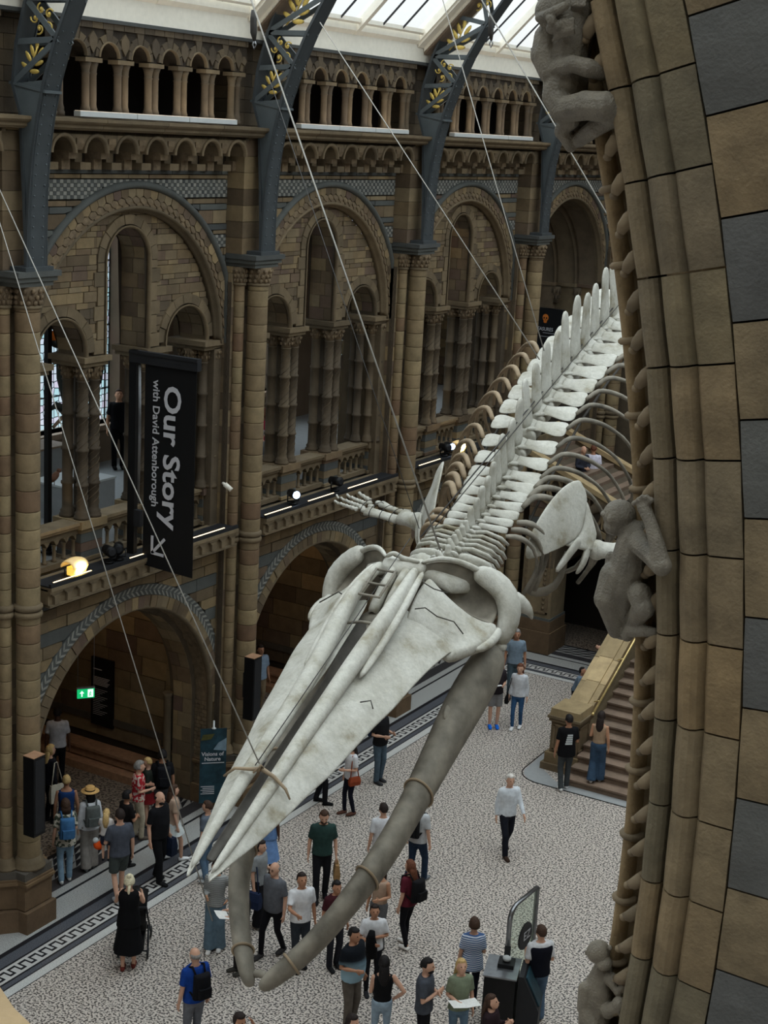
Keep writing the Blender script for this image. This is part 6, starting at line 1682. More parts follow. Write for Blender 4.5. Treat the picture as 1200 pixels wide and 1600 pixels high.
mb = MB(); mb.prism([xf*-0.26+zf*0.010+Vector((0, 0, 1.74)), xf*-0.05+zf*0.010+Vector((0, 0, 1.76)), xf*0.02+zf*0.010+Vector((0, 0, 1.88)), xf*-0.22+zf*0.010+Vector((0, 0, 1.86))], zf*0.003); mb.build('leaf_picture', 'poster_olive', t)
text_mesh('Visions of', 0.115, 'ink_white', 'title', t, basis(xf*-0.24+zf*0.012+Vector((0, 0, 1.40)), xf, (0, 0, 1), zf), 0.001, bold=0.002)
text_mesh('Nature', 0.115, 'ink_white', 'title', t, basis(xf*-0.18+zf*0.012+Vector((0, 0, 1.29)), xf, (0, 0, 1), zf), 0.001, bold=0.002)
mb = MB(); mb.obox(zf*0.012+Vector((0, 0, 1.24)), xf*0.23, Vector((0, 0, 0.008)), zf*0.002)
for i in range(5): mb.obox(zf*0.012-xf*(0.10-0.02*(i % 2))+Vector((0, 0, 0.72-0.04*i)), xf*(0.14-0.02*(i % 2)), Vector((0, 0, 0.007)), zf*0.002)
mb.build('small_print', 'ink_white', t)
mb = MB(); mb.lathe([(0.24, 0), (0.24, 0.02), (0.05, 0.03)], (0, 0, 0), 20); mb.build('base', 'steel', t)
mb = MB(); mb.tube([zf*-0.02+Vector((0, 0, 0.02)), zf*-0.02+Vector((0, 0, 2.05))], 0.015, 8); mb.lathe([(0.05, 1.99), (0.05, 2.0), (0.02, 2.01), (0.018, 2.16)], (0, 0, 0), 10); mb.build('pole', 'white_board', t)
# black banner under the last arch
t = empty('doorway_banner', (-1.95, 43.3, 6.1)); tag(t, 'black banner with an orange skull emblem and white lettering in the far arch', 'banner')
mb = MB(); mb.box(-0.55, 0.42, -0.01, 0.01, 1.72, 2.92); mb.build('cloth', 'banner_black', t)
text_mesh('TREASURES', 0.155, 'ink_white', 'lettering', t, basis((-0.70+0.16, -0.02, 2.26), (1, 0, 0), (0, 0, 1), (0, -1, 0)), 0.002, font_scale=(0.86, 1))
mb = MB(); mb.box(-0.2, 0.2, -0.016, -0.011, 2.19, 2.20); mb.box(-0.28, 0.04, -0.016, -0.011, 2.08, 2.09); mb.build('rule', 'ink_white', t)
mb = MB(); mb.ball((-0.14, -0.02, 2.66), (0.10, 0.012, 0.11), 12, 8); mb.ball((-0.14, -0.02, 2.54), (0.06, 0.012, 0.05), 10, 6); mb.build('skull_emblem', 'amber', t)
mb = MB(); mb.ball((-0.18, -0.03, 2.65), (0.025, 0.01, 0.03), 8, 5); mb.ball((-0.10, -0.03, 2.65), (0.025, 0.01, 0.03), 8, 5); mb.ball((-0.14, -0.03, 2.59), (0.012, 0.01, 0.02), 6, 4); mb.build('emblem_socket', 'banner_black', t)
mb = MB(); mb.tube([(-0.6, 0, 2.94), (0.47, 0, 2.94)], 0.02, 6); mb.tube([(-0.58, 0, 0), (-0.58, 0, 2.94)], 0.02, 6); mb.build('frame', 'black', t)
# ---------------------------------------------------------------- gallery display furniture seen between the columns
def case(loc, dims, mat, lab, top='white_board'):
    t = empty('display_plinth', loc); tag(t, lab, 'plinth', 'gallery display plinths')
    x, y, z = dims; mb = MB(); mb.box(-x/2, x/2, -y/2, y/2, 0, z-0.04); mb.build('body', mat, t); mb = MB(); mb.box(-x/2-0.02, x/2+0.02, -y/2-0.02, y/2+0.02, z-0.04, z); mb.build('top', top, t)
case((-2.75, 19.6, 6.08), (1.0, 2.2, 0.45), 'plinth_grey', 'low grey display plinth beside the leftmost pier on the gallery')
case((-4.3, 21.2, 6.08), (0.8, 1.6, 0.7), 'plinth_grey', 'long white-topped plinth under the left stained-glass window', 'wood_light')
case((-3.4, 23.4, 6.08), (1.0, 1.4, 0.75), 'plinth_grey', 'pale block plinth near the gallery visitor in black')
case((-5.3, 24.0, 6.08), (0.7, 2.0, 1.0), 'plinth_grey', 'white plinth with wooden top below the tall window', 'wood_light')
case((-2.6, 28.6, 6.08), (1.3, 1.5, 0.8), 'white_board', 'white display counter behind the second gallery bay')
case((-3.6, 30.4, 6.08), (1.0, 1.4, 0.7), 'plinth_grey', 'grey display counter at the right of the second gallery bay')
for (x, y0_, lab) in ((-1.75, on(75, 600, X=-1.75).y, 'black display-case upright left of the first column cluster'), (-1.75, on(486, 690, X=-1.75).y, 'tall black upright between the column clusters of the second bay')):
    mb = MB(); mb.box(-0.05, 0.05, -0.05, 0.05, 0, 5.8); mb.box(-0.12, 0.12, -0.12, 0.12, 0, 0.04); o = mb.build('case_upright', 'black', None, (x, y0_, 6.1)); tag(o, lab, 'post', 'black case uprights')
# bird specimens silhouetted against the window
plain('feather_dark', (40, 44, 40), noise=0.3); plain('feather_orange', (210, 110, 36), noise=0.3); plain('feather_brown', (120, 84, 66), noise=0.3)
t = empty('bird_specimen', tuple(on(88, 532, X=-2.2))); tag(t, 'mounted bird with orange head against the left stained-glass window', 'bird')
mb = MB(); mb.ball((0, 0.06, -0.04), (0.10, 0.19, 0.11), 12, 8); mb.tube([(0, 0.15, -0.02), (0, 0.30, 0.06), (0, 0.42, 0.12)], [0.07, 0.04, 0.015], 8); mb.tube([(0, 0.02, -0.12), (0, 0.03, -0.24)], 0.01, 5); mb.tube([(0, 0.08, -0.12), (0, 0.09, -0.24)], 0.01, 5); mb.build('body', 'feather_dark', t)
mb = MB(); mb.ball((0, -0.04, 0.09), (0.09, 0.12, 0.10), 12, 8); mb.tube([(0, -0.12, 0.08), (0, -0.20, 0.04)], [0.03, 0.005], 6); mb.build('head', 'feather_orange', t)
mb = MB(); mb.tube([(0, -0.3, -0.26), (0, 0.5, -0.24)], 0.02, 6); mb.build('perch', 'black', t)
t = empty('bird_specimen', tuple(on(100, 640, X=-2.4))); tag(t, 'large dark mounted bird with spread wings behind the first column cluster', 'bird')
mb = MB(); mb.ball((0, 0.3, 0), (0.16, 0.32, 0.2), 12, 8); mb.tube([(0, 0.0, 0.0), (0, -0.22, 0.12), (0, -0.42, 0.02)], [0.10, 0.06, 0.02], 8); mb.build('body', 'feather_dark', t)
for s in (-1, 1):
    mb = MB(); mb.slab([[(s*0.1, 0.1, 0.05), (s*0.12, 0.5, 0.1)], [(s*0.35, 0.2, 0.55), (s*0.3, 0.7, 0.5)], [(s*0.5, 0.35, 0.9), (s*0.45, 0.6, 0.85)]], [[(s*0.1, 0.1, 0.02), (s*0.12, 0.5, 0.07)], [(s*0.37, 0.2, 0.53), (s*0.32, 0.7, 0.48)], [(s*0.52, 0.35, 0.88), (s*0.47, 0.6, 0.83)]]); mb.build('wing', 'feather_dark', t)
mb = MB(); mb.tube([(0, 0.3, -0.15), (0, 0.2, -0.9)], 0.03, 6); mb.tube([(0, -0.3, -0.3), (0, 0.6, 0.25)], 0.035, 6); mb.build('branch', 'wood_light', t)
t = empty('bird_specimen', tuple(on(85, 745, X=-2.2))); tag(t, 'small reddish-brown mounted bird low beside the left black upright', 'bird')
mb = MB(); mb.ball((0, 0, 0), (0.07, 0.14, 0.07), 10, 7, Matrix.Rotation(0.6, 3, 'X')); mb.ball((0, 0.12, 0.10), 0.045, 8, 6); mb.tube([(0, 0.15, 0.11), (0, 0.21, 0.12)], [0.015, 0.003], 5); mb.tube([(0, -0.1, -0.07), (0, -0.22, -0.14)], [0.04, 0.01], 6); mb.tube([(0, 0.0, -0.05), (0, 0.0, -0.16)], 0.008, 5); mb.build('body', 'feather_brown', t)

# ---------------------------------------------------------------- information kiosk with glass screen, bottom right
t = empty('information_kiosk', tuple(on(806, 1602, Z=0))); kx = t.location; tag(t, 'black kiosk counter with a dark slanted screen at the bottom right', 'kiosk')
t.rotation_euler = (0, 0, math.radians(18))
mb = MB(); mb.box(-0.52, -0.02, -0.52, 0.12, 0, 1.10); mb.build('cabinet', 'black', t)
mb = MB(); mb.box(-0.54, 0.0, -0.54, 0.14, 1.10, 1.125); mb.build('counter_top', 'steel', t)
mb = MB(); mb.prism([(0.02, -0.42, 0), (0.36, -0.42, 0), (0.38, -0.42, 0.55), (0.10, -0.42, 1.12), (0.02, -0.42, 1.12)], (0, 0.56, 0)); mb.build('screen_cabinet', 'charcoal', t)
mb = MB(); mb.prism([(0.36, -0.34, 0.60), (0.36, 0.06, 0.60), (0.13, 0.06, 1.07), (0.13, -0.34, 1.07)], (0.02, 0, 0.012)); mb.build('touch_screen', 'poster_teal', t)
c = empty('card_reader', tuple(Vector(t.location)+Matrix.Rotation(math.radians(18), 3, 'Z') @ Vector((-0.22, -0.12, 1.125)))); tag(c, 'small card reader on a black block on the kiosk top', 'card reader'); c.rotation_euler = (0, 0, math.radians(18))
mb = MB(); mb.box(-0.13, 0.13, -0.13, 0.13, 0, 0.07); mb.build('block', 'black', c)
mb = MB(); mb.ball((0, 0, 0.12), (0.07, 0.07, 0.06), 12, 8); mb.build('dome', 'white_board', c)
mb = MB(); mb.obox((0, 0.01, 0.24), (0.05, 0, 0), (0, 0.008, 0), (0, 0.01, 0.085)); mb.build('screen', 'charcoal', c)
g = empty('glass_screen', tuple(on(833, 1500, Z=0)+Vector((-0.30, 0.5, 0)))); tag(g, 'upright glass panel with steel edge and round dark emblem beside the kiosk', 'screen')
g.location = on(797, 1440, Z=1.83)*1.0; g.location.z = 0; g.rotation_euler = (0, 0, math.radians(88))
L_ = 0.95; H_ = 2.05
mb = MB(); prof_ = [(0, 0), (L_, 0), (L_, H_)]+[(0.22-0.22*math.sin(a), H_-0.22+0.22*math.cos(a)) for a in [math.pi/2*i/6 for i in range(7)]]
mb.prism([(x, 0, z) for x, z in prof_], (0, 0.012, 0)); mb.build('pane', 'clear_glass', g)
mb = MB(); path = [(0, 0.006, 0), (0, 0.006, H_-0.22)]+[(0.22-0.22*math.cos(a), 0.006, H_-0.22+0.22*math.sin(a)) for a in [math.pi/2*i/6 for i in range(1, 7)]]+[(L_, 0.006, H_), (L_, 0.006, 0)]
mb.tube(path, 0.028, 4, flat=1.6, flatdir=(0, 1, 0)); mb.build('edge_frame', 'steel', g)
for yy, ny in ((-0.004, -1), (0.014, 1)):
    mb = MB(); mb.prism([(0.62+0.235*math.cos(a), yy, 1.30+0.235*math.sin(a)) for a in [2*math.pi*i/28 for i in range(28)]], (0, 0.002*ny, 0)); mb.build('emblem_disc', 'charcoal', g)
text_mesh('EZ', 0.22, 'ink_white', 'emblem_letters', g, basis((0.54, -0.008, 1.23), (1, 0, 0), (0, 0, 1), (0, -1, 0)), 0.001)
# ---------------------------------------------------------------- visitors
_pm = {}
def cloth_mat(rgb, pat=None, rgb2=None):
    key = ('cloth', rgb, pat, rgb2)
    if key in _pm: return _pm[key]
    nm = 'cloth_%d' % len(_pm); _pm[key] = nm
    m = plain(nm, rgb, rough=0.9, noise=0.14, scale=14, bump=0.25, spec=0.15)
    if pat:
        t = m.node_tree; b = t.nodes['Principled BSDF']; N = t.nodes.new; L = t.links.new
        tc = N('ShaderNodeTexCoord'); mx = N('ShaderNodeMix'); mx.data_type = 'RGBA'; mx.inputs['A'].default_value = srgb(*rgb); mx.inputs['B'].default_value = srgb(*rgb2)
        if pat == 'stripe':
            w_ = N('ShaderNodeTexWave'); w_.wave_type = 'BANDS'; w_.bands_direction = 'Z'; w_.inputs['Scale'].default_value = 9.0; w_.inputs['Distortion'].default_value = 1.5
            L(tc.outputs['Object'], w_.inputs['Vector']); s_ = N('ShaderNodeMath'); s_.operation = 'GREATER_THAN'; s_.inputs[1].default_value = 0.5; L(w_.outputs['Fac'], s_.inputs[0]); L(s_.outputs[0], mx.inputs['Factor'])
        elif pat == 'print':
            v = N('ShaderNodeTexNoise'); v.inputs['Scale'].default_value = 16; v.inputs['Detail'].default_value = 2; L(tc.outputs['Object'], v.inputs['Vector'])
            s_ = N('ShaderNodeMath'); s_.operation = 'GREATER_THAN'; s_.inputs[1].default_value = 0.52; L(v.outputs['Fac'], s_.inputs[0]); L(s_.outputs[0], mx.inputs['Factor'])
        elif pat == 'fade':
            sp = N('ShaderNodeSeparateXYZ'); L(tc.outputs['Object'], sp.inputs[0]); mr = N('ShaderNodeMapRange'); mr.inputs['From Min'].default_value = 1.28; mr.inputs['From Max'].default_value = 1.12
            L(sp.outputs['Z'], mr.inputs['Value']); L(mr.outputs[0], mx.inputs['Factor'])
        L(mx.outputs['Result'], b.inputs['Base Color'])
    return nm
SKIN = {'l': (205, 160, 135), 'm': (176, 128, 100), 'd': (92, 62, 48), 't': (190, 142, 112)}
for k_, c_ in SKIN.items(): plain('skin_'+k_, c_, rough=0.6, noise=0.06, scale=10)
HAIR = {'black': (24, 20, 20), 'brown': (66, 46, 34), 'dark': (40, 30, 26), 'blond': (196, 164, 110), 'white': (214, 208, 200), 'grey': (140, 136, 132), 'auburn': (104, 62, 42), 'platinum': (222, 212, 180)}
for k_, c_ in HAIR.items(): plain('hair_'+k_, c_, rough=0.7, noise=0.25, scale=40, bump=0.5)
plain('eye', (20, 18, 18), rough=0.2)
ARMS = {  # (elbow offset, wrist offset) from the shoulder, x outward, y forward, z up; metres at 1.72 m
 'down': ((0.06, -0.02, -0.28), (0.08, 0.03, -0.53)), 'swingf': ((0.06, 0.10, -0.26), (0.06, 0.28, -0.44)), 'swingb': ((0.07, -0.12, -0.25), (0.10, -0.22, -0.48)),
 'bent': ((0.05, -0.02, -0.28), (-0.02, 0.22, -0.26)), 'phone': ((0.04, 0.02, -0.28), (-0.10, 0.26, -0.10)), 'cross': ((0.08, 0.02, -0.26), (-0.18, 0.20, -0.20)),
 'hip': ((0.20, -0.08, -0.24), (0.05, 0.02, -0.42)), 'up': ((0.14, 0.10, -0.12), (0.02, 0.10, 0.14)), 'back': ((0.08, -0.12, -0.26), (-0.10, -0.16, -0.42)), 'reach': ((0.08, 0.14, -0.22), (0.04, 0.38, -0.20)), 'hold': ((0.08, 0.04, -0.27), (-0.12, 0.22, -0.30))}
def torso(mb, H, grow, z0, z1, w_=1.0, belly=0.0, female=False):
    k = H/1.72
    T = [(0.78, 0.150, 0.105), (0.88, 0.168, 0.118), (0.97, 0.158 if not female else 0.142, 0.112+belly*0.6), (1.06, 0.150 if not female else 0.126, 0.108+belly), (1.16, 0.160 if not female else 0.138, 0.112+belly*0.8), (1.26, 0.176 if not female else 0.150, 0.118), (1.34, 0.185 if not female else 0.158, 0.112), (1.40, 0.172 if not female else 0.148, 0.095), (1.45, 0.105, 0.075), (1.48, 0.062, 0.060)]
    P = [(z, a, b) for z, a, b in T if z0 <= z <= z1]
    mb.tube([(0, (0.02*math.sin((z-0.8)*4) if belly else 0)*k+belly*0.3*(1 if 0.9 < z < 1.25 else 0), z*k) for z, a, b in P], [((a*w_+grow)*k, (b*w_+grow)*k) for z, a, b in P], 16, flatdir=(1, 0, 0))
def person(label, mode, px, py, H=1.72, face=0, top=('tee', (60, 60, 60)), bottom=('trousers', (40, 40, 46)), hair=('short', 'dark'), skin='l', shoes=(40, 38, 38), arms=('down', 'down'), stride=0.0, w=1.0, belly=0.0, female=False, headtilt=0.0, headturn=0.0, zf=0.0, seated=False, lean=0.0, group=None, pos=None, scale_=1.0):
    p = Vector(pos) if pos else (on(px, py, Z=zf) if mode == 'f' else on(px, py, Z=zf+H*0.985))
    p.z = zf
    tc_ = Vector((CAM[0]-p.x, CAM[1]-p.y, 0)); ang = math.atan2(tc_.y, tc_.x)+math.radians(face)
    r = empty('person', p, ang-math.pi/2); tag(r, label, 'person', group)
    k = H/1.72
    hipz = 0.90*k; drop = stride*stride*0.25
    sh = Vector((0, lean, 0))
    mbS = MB()
    # legs
    legs = []
    for s in (-1, 1):
        d = stride*s
        if seated:
            hip = Vector((s*0.09*k, 0, 0.50)); kn = Vector((s*0.12*k, 0.42*k, 0.50)); an = Vector((s*0.12*k, 0.44*k, 0.09))
        else:
            hip = Vector((s*0.085*k, 0, hipz-drop)); an = Vector((s*0.085*k, d*0.55, 0.085*k+(0.07*abs(stride) if d < -0.05 else 0))); kn = hip.lerp(an, 0.5)+Vector((s*0.01, 0.03+abs(d)*0.12+(0.03 if d < 0 else 0), 0))
        legs.append((hip, kn, an, s, d))
        mbS.tube([hip+Vector((0, 0, 0.05)), hip.lerp(kn, 0.4), kn, kn.lerp(an, 0.35), an, an+Vector((0, 0, -0.05*k))], [0.066*k*w, 0.066*k*w, 0.050*k*w, 0.050*k*w, 0.034*k, 0.034*k], 10)
    off = Vector((0, 0, -drop)) if not seated else Vector((0, 0, 0.50-hipz))
    core = MB(); torso(core, H, -0.022, 0.88, 1.5, w, belly, female); core.v = [tuple(Vector(v)+off+sh*max(0, (v[2]/k-0.9))) for v in core.v]
    n0 = len(mbS.v); mbS.v += core.v; mbS.f += [tuple(i+n0 for i in f) for f in core.f]; mbS.mi += core.mi; mbS.smooth += core.smooth
    top_off = off+sh*0.55
    neck = Vector((0, 0.0, 1.47*k))+top_off
    hc = Vector((0, 0.02+headtilt*0.08, (1.605-0.02*abs(headtilt))*k))+top_off+sh*0.1
    R3 = Matrix.Rotation(math.radians(headturn), 3, 'Z') @ Matrix.Rotation(-headtilt, 3, 'X')
    mbS.tube([neck+Vector((0, -0.01, -0.05)), hc+Vector((0, -0.02, -0.06))], [0.058*k, 0.052*k], 12)
    hk = k if H > 1.4 else k*1.18
    mbS.ball(hc, (0.078*hk, 0.096*hk, 0.112*hk), 16, 12, R3); mbS.ball(hc+R3 @ Vector((0, 0.03, -0.06))*hk, (0.055*hk, 0.062*hk, 0.058*hk), 12, 8, R3)
    mbS.tube([hc+R3 @ Vector((0, 0.088, 0.015))*hk, hc+R3 @ Vector((0, 0.112, -0.02))*hk, hc+R3 @ Vector((0, 0.095, -0.032))*hk], [0.008*hk, 0.015*hk, 0.012*hk], 8)
    for s in (-1, 1): mbS.ball(hc+R3 @ Vector((s*0.08, -0.005, -0.01))*hk, (0.012*hk, 0.02*hk, 0.03*hk), 8, 6, R3)
    mbS.tube([hc+R3 @ Vector((-0.022, 0.092, -0.058))*hk, hc+R3 @ Vector((0, 0.100, -0.056))*hk, hc+R3 @ Vector((0.022, 0.092, -0.058))*hk], [0.006, 0.009, 0.006], 6)
    # arms and hands
    AR = []
    for s, nm in ((-1, arms[0]), (1, arms[1])):
        S_ = Vector((s*(0.165 if not female else 0.145)*k*w, 0, 1.395*k))+top_off
        e, wr = ARMS[nm] if isinstance(nm, str) else nm
        E_ = S_+Vector((s*e[0], e[1], e[2]))*k; Wp = S_+Vector((s*wr[0], wr[1], wr[2]))*k
        AR.append((S_, E_, Wp, s)); wa = 0.9+0.1*w
        mbS.tube([S_, S_.lerp(E_, 0.5), E_, E_.lerp(Wp, 0.4), Wp], [0.05*k*wa, 0.045*k*wa, 0.036*k*wa, 0.036*k*wa, 0.025*k], 10)
        d = (Wp-E_).normalized(); sd = Vector((s, 0, 0)); sd = (sd-d*sd.dot(d)); sd = sd.normalized() if sd.length > 0.2 else d.orthogonal().normalized(); nn = d.cross(sd)
        # palm with four bent fingers of unequal length and a thumb from its side
        ax = nn; pc = Wp+d*0.045*k
        mbS.tube([Wp, Wp+d*0.03*k, Wp+d*0.085*k], [(0.024*k, 0.018*k), (0.040*k, 0.018*k), (0.042*k, 0.016*k)], 8, flatdir=ax)
        for q, L_ in ((-0.030, 0.062), (-0.010, 0.075), (0.010, 0.078), (0.030, 0.070)):
            a = Wp+d*0.08*k+ax*q*k; b = a+d*L_*0.5*k-sd*0.008*k; c = a+d*L_*0.85*k-sd*0.030*k
            mbS.tube([a, b, c], [0.0095*k, 0.009*k, 0.008*k], 6)
        a = Wp+d*0.03*k+ax*0.03*k; mbS.tube([a, a+ax*0.03*k+d*0.02*k, a+ax*0.035*k+d*0.055*k-sd*0.01], [0.012*k, 0.011*k, 0.009*k], 6)
    body = remesh_obj(mbS, 'body', 'skin_'+skin, r, 0.0138 if H > 1.4 else 0.012, 2)
    if face > 260 or face < 100:
        mb = MB()
        for s in (-1, 1): mb.ball(hc+R3 @ Vector((s*0.031, 0.088, 0.012))*hk, 0.0095*hk, 6, 4)
        mb.build('eyes', 'eye', r)
    # clothes
    tk_, tc2 = top[0], top[1]; tmat = cloth_mat(tc2, *(top[2:] if len(top) > 2 else ()))
    mb = MB()
    lowz = 0.86 if tk_ not in ('dress', 'tank', 'crop') else 0.95
    if tk_ == 'dress': lowz = 0.78
    torso(mb, H, 0.024 if tk_ not in ('tank',) else 0.012, 0.85 if tk_ != 'tank' else 0.95, 1.46 if tk_ != 'tank' else 1.41, w, belly, female)
    mb.v = [tuple(Vector(v)+off+sh*max(0, (v[2]/k-0.9))) for v in mb.v]
    if tk_ == 'loose' or tk_ == 'dress':
        mb.tube([Vector((0, 0, z*k))+off for z in (0.80, 0.9, 1.0, 1.1)], [((a+0.01)*k*w, (b+0.01)*k*w) for a, b in ((0.20, 0.15), (0.19, 0.145), (0.18, 0.135), (0.165, 0.125))], 14, flatdir=(1, 0, 0))
    for S_, E_, Wp, s in AR:
        if tk_ in ('tee', 'loose', 'shirt', 'long'):
            mb.ball(S_, (0.066*k, 0.062*k, 0.06*k), 10, 8)
            if tk_ in ('long',): mb.tube([S_, S_.lerp(E_, 0.5), E_, E_.lerp(Wp, 0.5), E_.lerp(Wp, 0.92)], [0.066*k, 0.058*k, 0.052*k, 0.046*k, 0.036*k], 10)
            else: mb.tube([S_, S_.lerp(E_, 0.4), S_.lerp(E_, 0.78)], [0.066*k, 0.062*k, 0.062*k], 10)
        elif tk_ == 'tank' or tk_ == 'dress':
            a = S_+Vector((-s*0.06, 0, 0.01)); mb.tube([a+Vector((0, 0.07, -0.08)), a+Vector((0, 0, 0.035)), a+Vector((0, -0.07, -0.08))], 0.022*k, 8)
    shirt = remesh_obj(mb, {'dress': 'dress', 'long': 'shirt', 'shirt': 'shirt', 'tank': 'vest_top'}.get(tk_, 't_shirt'), tmat, r, 0.020, 2)
    bk, bc = bottom[0], bottom[1]; bmat = cloth_mat(bc, *(bottom[2:] if len(bottom) > 2 else ()))
    mb = MB()
    if bk in ('trousers', 'shorts', 'wide', 'slim'):
        zz = off.z
        mb.tube([(0, 0, 0.80*k+zz), (0, 0, 0.9*k+zz), (0, 0, 0.99*k+zz)], [(0.10*k*w, 0.10*k*w), (0.175*k*w, 0.134*k*w), (0.160*k*w, (0.124+belly*0.6)*k*w)], 14, flatdir=(1, 0, 0))
        for hip, kn, an, s, d in legs:
            if bk == 'shorts': mb.tube([hip+Vector((0, 0, 0.04)), hip.lerp(kn, 0.5), kn+Vector((0, 0, 0.05*k))], [0.102*k*w, 0.098*k*w, 0.092*k*w], 12)
            else:
                f = {'trousers': (0.098, 0.082, 0.066, 0.062, 0.060), 'slim': (0.092, 0.074, 0.056, 0.054, 0.042), 'wide': (0.104, 0.095, 0.088, 0.098, 0.112)}[bk]
                mb.tube([hip+Vector((0, 0, 0.04)), hip.lerp(kn, 0.5), kn, kn.lerp(an, 0.5), an+Vector((0, 0, -0.035*k))], [x*k*w for x in f], 12)
        tr = remesh_obj(mb, 'shorts' if bk == 'shorts' else 'trousers', bmat, r, 0.021, 2)
    else:   # skirt or long dress skirt
        L_ = {'skirt': 0.42, 'midi': 0.62, 'short': 0.32}[bk]; mb.sm = True; rows = []
        for i in range(9):
            t = i/8; z = (0.98-L_*t)*k+off.z; a = (0.155+0.10*t)*k*w; b = (0.115+0.10*t)*k*w+abs(stride)*0.12*t
            rows.append([(a*math.cos(q*2*math.pi/24)*(1+0.05*t*math.sin(q*2*math.pi/24*7)), b*math.sin(q*2*math.pi/24)*(1+0.05*t*math.cos(q*5)), z) for q in range(25)])
        mb.grid(rows); mb.build('skirt', bmat, r)
    smat = cloth_mat(shoes)
    for hip, kn, an, s, d in legs:
        mb = MB(); f0 = an+Vector((0, -0.05*k, -0.045*k)); mb.tube([f0, f0+Vector((0, 0.05, 0.0))*k, f0+Vector((0, 0.14, -0.005))*k, f0+Vector((0, 0.20, -0.012))*k, f0+Vector((0, 0.235, -0.016))*k], [(0.033*k, 0.040*k), (0.042*k, 0.046*k), (0.046*k, 0.038*k), (0.044*k, 0.030*k), (0.028*k, 0.018*k)], 10, flatdir=(1, 0, 0))
        mb.build('shoe', smat, r)
    # hair
    hs, hcx = hair
    if hs != 'none':
        mb = MB(); mb.sm = True; n, m_ = 20, 14; vs = []; rr = random.Random(int(px*7+py))
        for a in range(m_+1):
            t = math.pi*a/m_
            for b in range(n):
                q = 2*math.pi*b/n; d = Vector((math.sin(t)*math.cos(q), math.sin(t)*math.sin(q), math.cos(t)))
                cov = 1.0
                facey = d.y > 0.25 and d.z < 0.55
                low = d.z < -0.35
                side = abs(d.x) > 0.6 and d.z < -0.05
                g_ = 1.13+0.05*rr.random()+(0.10 if hs == 'curly' else 0.04 if hs in ('long', 'bob') else 0)
                if facey or low or (side and hs in ('short', 'bald')): g_ = 0.72
                if hs == 'bald': g_ = 1.06 if (not facey and not low and d.z < 0.30 and d.y < 0.2) else 0.72
                if hs in ('long', 'bob') and low and d.y < 0.1: g_ = 1.1
                vs.append(hc+R3 @ Vector((d.x*0.080*g_, d.y*0.098*g_-0.006, d.z*0.113*g_+0.004))*hk)
        fs = [(a*n+b, (a+1)*n+b, (a+1)*n+(b+1) % n, a*n+(b+1) % n) for a in range(m_) for b in range(n)]
        mb.add(vs, fs)
        if hs == 'long': mb.tube([hc+R3 @ Vector((0, -0.05, 0.04))*hk, hc+Vector((0, -0.09, -0.08))*hk, hc+Vector((0, -0.12, -0.22))*hk, hc+Vector((0, -0.125, -0.36))*hk], [(0.07*hk, 0.05), (0.085*hk, 0.05), (0.09*hk, 0.035), (0.05*hk, 0.02)], 12, flatdir=(1, 0, 0))
        if hs == 'bob': mb.tube([hc+R3 @ Vector((0, -0.04, 0.04))*hk, hc+Vector((0, -0.06, -0.06))*hk, hc+Vector((0, -0.07, -0.16))*hk], [(0.075*hk, 0.06), (0.095*hk, 0.06), (0.085*hk, 0.04)], 12, flatdir=(1, 0, 0))
        if hs == 'bun': mb.ball(hc+R3 @ Vector((0, -0.06, 0.13))*hk, 0.042*hk, 10, 8); mb.tube([hc+Vector((0.01, -0.09, -0.02)), hc+Vector((0.0, -0.11, -0.14)), hc+Vector((0.01, -0.11, -0.26))], [0.03, 0.022, 0.01], 8)
        if hs == 'pony': mb.tube([hc+R3 @ Vector((0, -0.09, 0.04))*hk, hc+Vector((0, -0.15, -0.03))*hk, hc+Vector((0, -0.14, -0.18))*hk], [0.025, 0.03, 0.012], 8)
        mb.build('hair', 'hair_'+hcx, r)
    if hs in ('short', 'bald') and 'beard' in label:
        mb = MB(); mb.ball(hc+R3 @ Vector((0, 0.045, -0.075))*hk, (0.057*hk, 0.058*hk, 0.048*hk), 12, 8, R3); mb.build('beard', 'hair_'+hcx, r)
    if 'glasses' in label:
        mb = MB()
        for s in (-1, 1): mb.tube([hc+R3 @ Vector((s*0.032+0.022*math.cos(q*math.pi/4), 0.102, 0.012+0.018*math.sin(q*math.pi/4)))*hk for q in range(9)], 0.004, 4, cap=False)
        mb.build('glasses', 'black', r)
    r['_k'] = k
    r_info = dict(r=r, k=k, AR=AR, off=top_off, hc=hc, neck=neck)
    del r['_k']
    return r_info
def world(pi, v): return pi['r'].location+Matrix.Rotation(pi['r'].rotation_euler.z, 3, 'Z') @ Vector(v)
